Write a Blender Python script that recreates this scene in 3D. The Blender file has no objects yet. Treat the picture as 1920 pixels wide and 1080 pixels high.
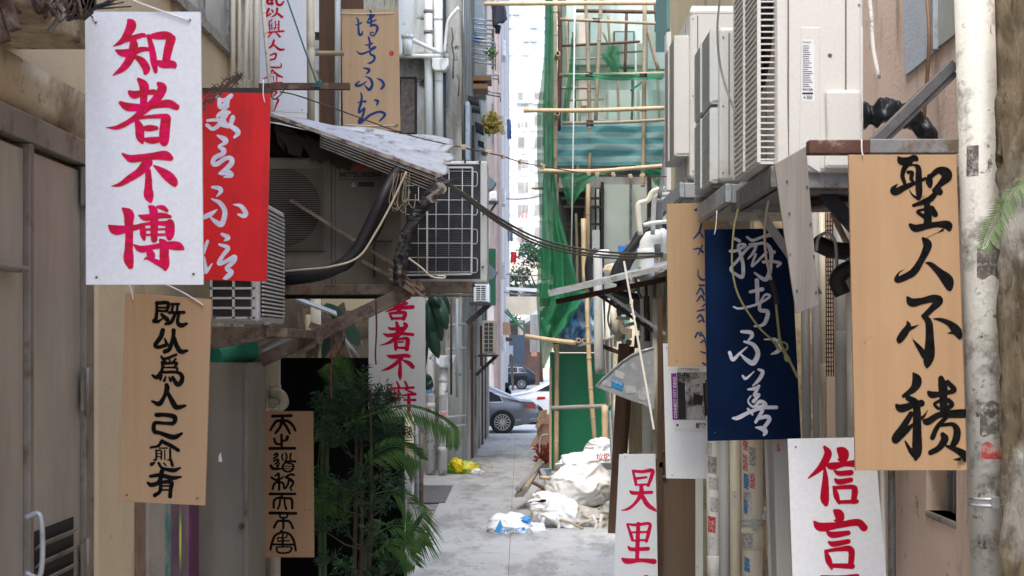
import bpy, math, random
import numpy as np
from mathutils import Vector, Matrix, noise as mnoise
rnd = random.Random(7)
scene = bpy.context.scene
C = scene.collection
# ------------------------------------------------------------------ camera, sky, sun, exposure
F, CX, HY, H = 2667.0, 975.0, 645.0, 2.8
cam_d = bpy.data.cameras.new('camera'); cam = bpy.data.objects.new('camera', cam_d); C.objects.link(cam)
cam.location = (0, 0, H); cam.rotation_euler = (math.radians(90), 0, 0)
cam_d.sensor_width = 36; cam_d.lens = F * 36 / 1920
cam_d.shift_x = -15 / 1920; cam_d.shift_y = 105 / 1920
cam_d.clip_start = 0.1; cam_d.clip_end = 2000
cam_d.dof.use_dof = True; cam_d.dof.focus_distance = 9.0; cam_d.dof.aperture_fstop = 11
scene.camera = cam
SUN_EL, SUN_AZ = 62, 200      # degrees; azimuth measured clockwise from +Y: the light comes over the camera's shoulder
w = bpy.data.worlds.new('World'); scene.world = w; w.use_nodes = True
nt = w.node_tree; nt.nodes.clear()
sky = nt.nodes.new('ShaderNodeTexSky'); sky.sky_type = 'NISHITA'; sky.sun_disc = False
sky.sun_elevation = math.radians(SUN_EL); sky.sun_rotation = math.radians(SUN_AZ)
sky.dust_density = 2.5; sky.air_density = 1.0; sky.ozone_density = 1.0
bg = nt.nodes.new('ShaderNodeBackground'); bg.inputs['Strength'].default_value = 0.15
wo = nt.nodes.new('ShaderNodeOutputWorld')
nt.links.new(sky.outputs[0], bg.inputs[0]); nt.links.new(bg.outputs[0], wo.inputs[0])
sd = bpy.data.lights.new('sun', 'SUN'); sd.energy = .9; sd.angle = math.radians(25); sd.color = (1.0, 0.95, 0.87)
sun = bpy.data.objects.new('sun', sd); C.objects.link(sun)
_a, _e = math.radians(SUN_AZ), math.radians(SUN_EL)
sdir = Vector((math.sin(_a) * math.cos(_e), math.cos(_a) * math.cos(_e), math.sin(_e)))
sun.rotation_euler = sdir.to_track_quat('Z', 'Y').to_euler(); sun.location = (0, -5, 20)
scene.view_settings.view_transform = 'Standard'; scene.view_settings.look = 'None'
scene.view_settings.exposure = 1.85; scene.view_settings.gamma = 1.0
scene.cycles.max_bounces = 6; scene.cycles.transparent_max_bounces = 12
scene.cycles.use_denoising = True

def P(px, py, Y): return Vector(((px - CX) * Y / F, Y, H + (HY - py) * Y / F))
def WX(px, Y): return (px - CX) * Y / F
def WZ(py, Y): return H + (HY - py) * Y / F

# ------------------------------------------------------------------ materials
MATS = {}
def srgb(r, g, b):
    f = lambda c: ((c / 255 + 0.055) / 1.055) ** 2.4 if c / 255 > 0.04045 else c / 255 / 12.92
    return (f(r), f(g), f(b))
class NT:
    def __init__(s, name):
        s.m = bpy.data.materials.new(name); s.m.use_nodes = True
        s.t = s.m.node_tree; s.b = s.t.nodes['Principled BSDF']; s.out = s.t.nodes['Material Output']
        s.tc = s.n('ShaderNodeTexCoord').outputs['Object']
    def n(s, typ, **kw):
        o = s.t.nodes.new(typ)
        for k, v in kw.items():
            if hasattr(o, k): setattr(o, k, v)
        return o
    def l(s, a, b): s.t.links.new(a, b)
    def mapping(s, sc, src=None):
        m = s.n('ShaderNodeMapping'); m.inputs['Scale'].default_value = sc; s.l(src or s.tc, m.inputs[0]); return m.outputs[0]
    def noise(s, scale, vec=None, detail=5, rough=.6):
        o = s.n('ShaderNodeTexNoise'); o.inputs['Scale'].default_value = scale; o.inputs['Detail'].default_value = detail
        o.inputs['Roughness'].default_value = rough; s.l(vec or s.tc, o.inputs['Vector']); return o.outputs['Fac']
    def ramp(s, src, a, b, va=0., vb=1.):
        o = s.n('ShaderNodeMapRange'); o.inputs[1].default_value = a; o.inputs[2].default_value = b
        o.inputs[3].default_value = va; o.inputs[4].default_value = vb; s.l(src, o.inputs[0]); return o.outputs[0]
    def mix(s, fac, a, b, mode='MIX'):
        o = s.n('ShaderNodeMix', data_type='RGBA', blend_type=mode)
        for i, v in ((0, fac), (6, a), (7, b)):
            if isinstance(v, (int, float)): o.inputs[i].default_value = v
            elif isinstance(v, tuple): o.inputs[i].default_value = (*v[:3], 1)
            else: s.l(v, o.inputs[i])
        return o.outputs[2]
    def bump(s, src, strength, dist=.01):
        o = s.n('ShaderNodeBump'); o.inputs['Strength'].default_value = strength; o.inputs['Distance'].default_value = dist
        s.l(src, o.inputs['Height']); s.l(o.outputs[0], s.b.inputs['Normal'])
def M(name, base, rough=.6, metal=0., var=.12, vs=3., stain=None, sa=0., ss=2., streak=False, bump=.15, bs=60., dirt=None, da=0., ds=12., spec=.4):
    if name in MATS: return MATS[name]
    t = NT(name)
    n1 = t.noise(vs, detail=6); g = t.ramp(n1, .3, .7, 1 - var, 1 + var)
    comb = t.n('ShaderNodeCombineColor'); [t.l(g, comb.inputs[i]) for i in range(3)]
    col = t.mix(1.0, base, comb.outputs[0], 'MULTIPLY')
    fg = t.ramp(t.noise(max(bs, 40) * 1.6, None, 4, .8), .3, .7, .93, 1.07); c3 = t.n('ShaderNodeCombineColor'); [t.l(fg, c3.inputs[i]) for i in range(3)]
    if bump: col = t.mix(1.0, col, c3.outputs[0], 'MULTIPLY')
    if stain:
        vec = t.mapping((1, 1, .18) if streak else (1, 1, 1))
        k = t.ramp(t.noise(ss, vec, 8, .7), .62 - sa * .3, .72 - sa * .2)
        col = t.mix(k, col, stain)
    if dirt:
        k = t.ramp(t.noise(ds, None, 10, .75), .66 - da * .25, .7 - da * .2)
        col = t.mix(k, col, dirt)
    t.l(col, t.b.inputs['Base Color'])
    t.b.inputs['Roughness'].default_value = rough; t.b.inputs['Metallic'].default_value = metal
    t.b.inputs['Specular IOR Level'].default_value = spec
    if bump: t.bump(t.noise(bs, None, 6, .7), min(1, bump * 1.3), .006)
    MATS[name] = t.m; return t.m
def wood(name, base, dark, sc=(40, 40, 2), rough=.65, contrast=.5, spots=0.):
    if name in MATS: return MATS[name]
    t = NT(name); v = t.mapping(sc)
    k = t.ramp(t.noise(1.0, v, 6, .65), .3, .7)
    big = t.ramp(t.noise(2.5, None, 4), .35, .7)
    k2 = t.n('ShaderNodeMath', operation='MULTIPLY'); t.l(k, k2.inputs[0]); k2.inputs[1].default_value = contrast
    col = t.mix(k2.outputs[0], base, dark)
    m3 = t.n('ShaderNodeMath', operation='MULTIPLY'); t.l(big, m3.inputs[0]); m3.inputs[1].default_value = .25
    col = t.mix(m3.outputs[0], col, dark)
    if spots:
        col = t.mix(t.ramp(t.noise(9, None, 5, .6), .68 - spots * .1, .74), col, tuple(c * .4 for c in dark))
    t.l(col, t.b.inputs['Base Color']); t.b.inputs['Roughness'].default_value = rough
    t.bump(k, .12, .003); MATS[name] = t.m; return t.m
def ink(name, a, b, rough=.5, sc=(30, 30, 30), lo=.35, hi=.6):
    if name in MATS: return MATS[name]
    t = NT(name); k = t.ramp(t.noise(1.0, t.mapping(sc), 5, .6), lo, hi)
    t.l(t.mix(k, a, b), t.b.inputs['Base Color']); t.b.inputs['Roughness'].default_value = rough; t.b.inputs['Specular IOR Level'].default_value = .08
    MATS[name] = t.m; return t.m
def glassy(name, col, alpha, rough=.3, foldsc=6., trans=.3):
    """translucent sheet (net or plastic): part of the light passes straight through"""
    if name in MATS: return MATS[name]
    t = NT(name); t.b.inputs['Roughness'].default_value = rough
    k = t.ramp(t.noise(foldsc, t.mapping((1, 1, .3)), 5), .3, .7, .75, 1.25)
    comb = t.n('ShaderNodeCombineColor'); [t.l(k, comb.inputs[i]) for i in range(3)]
    t.l(t.mix(1.0, col, comb.outputs[0], 'MULTIPLY'), t.b.inputs['Base Color'])
    tl = t.n('ShaderNodeBsdfTranslucent'); tl.inputs[0].default_value = (*col, 1)
    tr = t.n('ShaderNodeBsdfTransparent')
    m1 = t.n('ShaderNodeMixShader'); m1.inputs[0].default_value = trans
    t.l(t.b.outputs[0], m1.inputs[1]); t.l(tl.outputs[0], m1.inputs[2])
    m2 = t.n('ShaderNodeMixShader'); m2.inputs[0].default_value = alpha
    t.l(tr.outputs[0], m2.inputs[1]); t.l(m1.outputs[0], m2.inputs[2]); t.l(m2.outputs[0], t.out.inputs[0])
    MATS[name] = t.m; return t.m

# ------------------------------------------------------------------ mesh building
def rootloc(o):
    v = Vector((0, 0, 0))
    while o is not None: v += o.location; o = o.parent
    return v
class MB:
    def __init__(s): s.v = []; s.f = []; s.s = []
    def add(s, vs, fs, smooth=False):
        k = len(s.v); s.v += [tuple(p) for p in vs]
        for f in fs: s.f.append([i + k for i in f]); s.s.append(smooth)
        return s
    def box(s, x0, x1, y0, y1, z0, z1):
        vs = [(x, y, z) for x in (x0, x1) for y in (y0, y1) for z in (z0, z1)]
        return s.add(vs, [(0, 1, 3, 2), (4, 6, 7, 5), (0, 4, 5, 1), (2, 3, 7, 6), (0, 2, 6, 4), (1, 5, 7, 3)])
    def obox(s, c, a, b, d):
        c, a, b, d = map(Vector, (c, a, b, d))
        vs = [c + i * a + j * b + k * d for i in (-1, 1) for j in (-1, 1) for k in (-1, 1)]
        return s.add(vs, [(0, 1, 3, 2), (4, 6, 7, 5), (0, 4, 5, 1), (2, 3, 7, 6), (0, 2, 6, 4), (1, 5, 7, 3)])
    def bar(s, p, q, w, h, up=(0, 0, 1)):
        p, q = Vector(p), Vector(q); d = (q - p) / 2; n = d.normalized(); u = Vector(up)
        sd = n.cross(u)
        if sd.length < 1e-4: sd = n.cross(Vector((0, 1, 0)))
        sd.normalize(); u = sd.cross(n).normalized()
        return s.obox((p + q) / 2, d, sd * w / 2, u * h / 2)
    def angle(s, p, q, w, t=.006, flip=1, up=(0, 0, 1)):
        """an L-section steel angle between two points"""
        p, q = Vector(p), Vector(q); n = (q - p).normalized(); sd = n.cross(Vector(up)).normalized(); u = sd.cross(n)
        s.bar(p, q, w, t, up); o = sd * flip * (w / 2 - t / 2) - u * (w / 2)
        return s.bar(p + o, q + o, t, w - t * 1.2, up)
    def tube(s, pts, r, n=12, cap=True, closed=False):
        pts = [Vector(p) for p in pts]; m = len(pts)
        rs = r if isinstance(r, (list, tuple)) else [r] * m
        vs = []; prev = None
        for i, p in enumerate(pts):
            a = pts[(i - 1) % m] if (closed or i > 0) else p; b = pts[(i + 1) % m] if (closed or i < m - 1) else p
            t = (b - a).normalized() if (b - a).length > 1e-9 else Vector((0, 0, 1))
            if prev is None:
                u = t.cross(Vector((0, 0, 1)))
                if u.length < .05: u = t.cross(Vector((1, 0, 0)))
            else: u = prev - t * prev.dot(t)
            if u.length < 1e-6: u = t.orthogonal()
            u.normalize(); prev = u; w_ = t.cross(u)
            for k in range(n):
                an = 2 * math.pi * k / n; vs.append(p + (u * math.cos(an) + w_ * math.sin(an)) * rs[i])
        fs = [(i * n + k, i * n + (k + 1) % n, ((i + 1) % m) * n + (k + 1) % n, ((i + 1) % m) * n + k) for i in range(m if closed else m - 1) for k in range(n)]
        s.add(vs, fs, True)
        if cap and not closed:
            k0 = len(s.v) - m * n
            s.f.append([k0 + k for k in range(n)][::-1]); s.s.append(False)
            s.f.append([k0 + (m - 1) * n + k for k in range(n)]); s.s.append(False)
        return s
    def ring(s, p, q, r_in, r_out, n=16):
        """an open-ended pipe piece with wall thickness"""
        p, q = Vector(p), Vector(q); t = (q - p).normalized(); u = t.orthogonal().normalized(); w_ = t.cross(u)
        vs = []
        for c, r in ((p, r_in), (p, r_out), (q, r_out), (q, r_in)):
            for k in range(n):
                an = 2 * math.pi * k / n; vs.append(c + (u * math.cos(an) + w_ * math.sin(an)) * r)
        fs = [(j * n + k, j * n + (k + 1) % n, ((j + 1) % 4) * n + (k + 1) % n, ((j + 1) % 4) * n + k) for j in range(4) for k in range(n)]
        return s.add(vs, fs, False)
    def prism(s, poly, vec):
        poly = [Vector(p) for p in poly]; vec = Vector(vec); n = len(poly)
        return s.add(poly + [p + vec for p in poly], [list(range(n)), list(range(2 * n - 1, n - 1, -1))] + [(i, i + n, (i + 1) % n + n, (i + 1) % n) for i in range(n)])
    def grid(s, fn, nu, nv, smooth=True):
        vs = [fn(i / nu, j / nv) for i in range(nu + 1) for j in range(nv + 1)]
        fs = [(i * (nv + 1) + j, (i + 1) * (nv + 1) + j, (i + 1) * (nv + 1) + j + 1, i * (nv + 1) + j + 1) for i in range(nu) for j in range(nv)]
        return s.add(vs, fs, smooth)
    def build(s, name, m, parent=None, local=False, bevel=0., solid=0., label=None):
        off = Vector((0, 0, 0)) if (parent is None or local) else rootloc(parent)
        me = bpy.data.meshes.new(name)
        me.from_pydata([(a - off.x, b - off.y, c - off.z) for a, b, c in s.v], [], s.f)
        me.polygons.foreach_set('use_smooth', s.s)
        me.materials.append(m); me.update()
        o = bpy.data.objects.new(name, me); C.objects.link(o)
        if parent is not None: o.parent = parent
        if solid:
            md = o.modifiers.new('solid', 'SOLIDIFY'); md.thickness = solid; md.offset = 0
        if bevel:
            md = o.modifiers.new('bevel', 'BEVEL'); md.width = bevel; md.segments = 2; md.limit_method = 'ANGLE'; md.harden_normals = False
        if label: o['label'] = label
        return o
def tag(o, label, cat, group=None):
    o['label'] = label; o['category'] = cat
    if group: o['group'] = group
    return o
def thing(name, label, cat, loc, group=None, rz=0.):
    o = bpy.data.objects.new(name, None); C.objects.link(o); o.empty_display_size = .1
    o.location = loc; o.rotation_euler = (0, 0, rz); return tag(o, label, cat, group)
def structure(o): o['kind'] = 'structure'; return o
def fixn(o):
    import bmesh
    bm = bmesh.new(); bm.from_mesh(o.data); bmesh.ops.recalc_face_normals(bm, faces=bm.faces); bm.to_mesh(o.data); bm.free(); return o
def spline(pts, per=6):
    """Catmull-Rom through points (any dimension)"""
    pts = [np.array(p, float) for p in pts]
    if len(pts) < 3: return [pts[0] + (pts[-1] - pts[0]) * t for t in np.linspace(0, 1, per + 1)]
    q = [2 * pts[0] - pts[1]] + pts + [2 * pts[-1] - pts[-2]]; out = []
    for i in range(1, len(q) - 2):
        for k in range(per):
            t = k / per; a, b, c, d = q[i - 1], q[i], q[i + 1], q[i + 2]
            out.append(.5 * ((2 * b) + (-a + c) * t + (2 * a - 5 * b + 4 * c - d) * t * t + (-a + 3 * b - 3 * c + d) * t ** 3))
    out.append(pts[-1]); return out
def curve_tube(mb, pts, r, per=6, n=8): return mb.tube([Vector(p) for p in spline(pts, per)], r, n)
def text_geo(body, size, bold=0.):
    cu = bpy.data.curves.new('t', 'FONT'); cu.body = body; cu.size = size; cu.offset = bold; cu.align_x = 'LEFT'
    o = bpy.data.objects.new('t', cu); C.objects.link(o)
    dg = bpy.context.evaluated_depsgraph_get(); me = bpy.data.meshes.new_from_object(o.evaluated_get(dg))
    vs = [v.co.copy() for v in me.vertices]; fs = [list(p.vertices) for p in me.polygons]
    bpy.data.objects.remove(o); bpy.data.meshes.remove(me); bpy.data.curves.remove(cu)
    return vs, fs
def text_on(mb, body, origin, ux, uy, size, bold=0.):
    """flat lettering on a plane: origin = lower-left, ux/uy = unit directions"""
    vs, fs = text_geo(body, size, bold); ux, uy, o = Vector(ux), Vector(uy), Vector(origin)
    mb.add([o + ux * v.x + uy * v.y for v in vs], fs); return mb

# ------------------------------------------------------------------ brush lettering
def strokes_from(ox, oy, s, txt):
    out = []
    for st in txt.split('/'):
        a = [float(x) for x in st.split()]
        if len(a) < 6: continue
        out.append([(ox + a[i] / s, oy + a[i + 1] / s, a[i + 2] / s / 2) for i in range(0, len(a), 3)])
    return out
def lettering(mb, strokes, plane, step=.7, clip=None, wob=.22):
    """union of variable-width brush strokes -> one flat outline (marching squares), mapped on the board by plane()"""
    allp = [p for st in strokes for p in st]
    x0 = min(p[0] - p[2] for p in allp) - 2; x1 = max(p[0] + p[2] for p in allp) + 2
    y0 = min(p[1] - p[2] for p in allp) - 2; y1 = max(p[1] + p[2] for p in allp) + 2
    if clip: x0, x1, y0, y1 = max(x0, clip[0]), min(x1, clip[1]), max(y0, clip[2]), min(y1, clip[3])
    nx = int((x1 - x0) / step) + 2; ny = int((y1 - y0) / step) + 2
    gx = x0 + np.arange(nx) * step; gy = y0 + np.arange(ny) * step
    fld = np.full((nx, ny), -9.)
    for st in strokes:
        pts = np.array(spline(st, 10)); 
        seg = np.hypot(*(pts[1:, :2] - pts[:-1, :2]).T)
        dense = [pts[:1]]
        for a, b, L in zip(pts[:-1], pts[1:], seg):
            k = max(1, int(L / .8)); dense.append(a + (b - a) * (np.arange(1, k + 1) / k)[:, None])
        pts = np.vstack(dense); pts[:, 2] = np.maximum(pts[:, 2], .25)
        r = pts[:, 2].max() + 2
        i0 = max(0, int((pts[:, 0].min() - r - x0) / step)); i1 = min(nx, int((pts[:, 0].max() + r - x0) / step) + 2)
        j0 = max(0, int((pts[:, 1].min() - r - y0) / step)); j1 = min(ny, int((pts[:, 1].max() + r - y0) / step) + 2)
        if i1 <= i0 or j1 <= j0: continue
        X = gx[i0:i1][:, None, None]; Yv = gy[j0:j1][None, :, None]
        d = pts[:, 2] - np.sqrt((X - pts[:, 0]) ** 2 + (Yv - pts[:, 1]) ** 2)
        fld[i0:i1, j0:j1] = np.maximum(fld[i0:i1, j0:j1], d.max(axis=2))
    X, Yv = np.meshgrid(gx, gy, indexing='ij')
    fld = fld + wob * (np.sin(X * 1.9 + Yv * .7) * np.sin(Yv * 1.3 - X * .6))
    if clip: fld[0, :] = fld[-1, :] = -1; fld[:, 0] = fld[:, -1] = -1
    ins = fld > 0
    full = ins[:-1, :-1] & ins[1:, :-1] & ins[:-1, 1:] & ins[1:, 1:]
    anyi = ins[:-1, :-1] | ins[1:, :-1] | ins[:-1, 1:] | ins[1:, 1:]
    vs, fs = [], []
    def V(x, y): vs.append(plane(x, y)); return len(vs) - 1
    for j in range(ny - 1):
        i = 0
        while i < nx - 1:
            if full[i, j]:
                k = i
                while k < nx - 1 and full[k, j]: k += 1
                fs.append([V(gx[i], gy[j]), V(gx[i], gy[j + 1]), V(gx[k], gy[j + 1]), V(gx[k], gy[j])]); i = k
            else:
                if anyi[i, j]:
                    cs = [(i, j), (i, j + 1), (i + 1, j + 1), (i + 1, j)]; poly = []
                    for a in range(4):
                        p, q = cs[a], cs[(a + 1) % 4]; fp, fq = fld[p], fld[q]
                        if fp > 0: poly.append((gx[p[0]], gy[p[1]]))
                        if (fp > 0) != (fq > 0):
                            t = fp / (fp - fq); poly.append((gx[p[0]] + (gx[q[0]] - gx[p[0]]) * t, gy[p[1]] + (gy[q[1]] - gy[p[1]]) * t))
                    if len(poly) > 2: fs.append([V(*p) for p in poly])
                i += 1
    mb.add(vs, fs)
# ------------------------------------------------------------------ materials in use
WHITEB = M('painted_board_white', (.74, .78, .84), .5, var=.04, vs=1.5, stain=(.56, .59, .62), sa=.22, ss=2.2, streak=True, bump=.05, bs=30, spec=.25)
PLY = wood('plywood', (.47, .32, .185), (.37, .23, .12), (30, 30, 1.3), contrast=.45)
PLYB = wood('plywood_pale', (.50, .36, .22), (.36, .24, .14), (18, 18, .8), contrast=.5, spots=.3)
PLYC = wood('plywood_broad_grain', (.44, .285, .16), (.32, .195, .10), (11, 11, .7), contrast=.6, spots=.35)
PLYD = wood('plywood_aged', (.40, .245, .13), (.28, .155, .075), (30, 30, 1.3), contrast=.5, spots=.4)
REDB = M('painted_board_red', (.60, .003, .006), .6, var=.12, vs=4, stain=(.42, .004, .01), sa=.5, ss=5, streak=True, bump=.05)
NAVY = M('painted_board_navy', (.0012, .011, .045), .6, var=.4, vs=3, bump=.05, spec=.08)
PINK = ink('pink_paint', (.72, .004, .12), (.46, .015, .035), .45, (22, 22, 60), .42, .56)
RED = ink('red_paint', (.62, .01, .03), (.5, .01, .02), .45, (22, 22, 60), .42, .56)
CRIM = ink('crimson_paint', (.50, .002, .03), (.40, .004, .025), .45)
BLACK = ink('black_ink', (.003, .003, .0035), (.008, .008, .0085), .85)
BLUEI = ink('blue_ink', (.012, .04, .16), (.02, .06, .2), .6)
WHITEI = ink('white_paint', (.70, .72, .82), (.55, .56, .68), .5, (14, 14, 40))
EDGE = wood('board_edge', (.55, .38, .24), (.3, .19, .11), (60, 60, 60))
STRING = M('white_plastic_tie', (.75, .76, .76), .4, var=.02)
NAILM = M('nail_steel', (.12, .1, .09), .5, .8)

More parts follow.
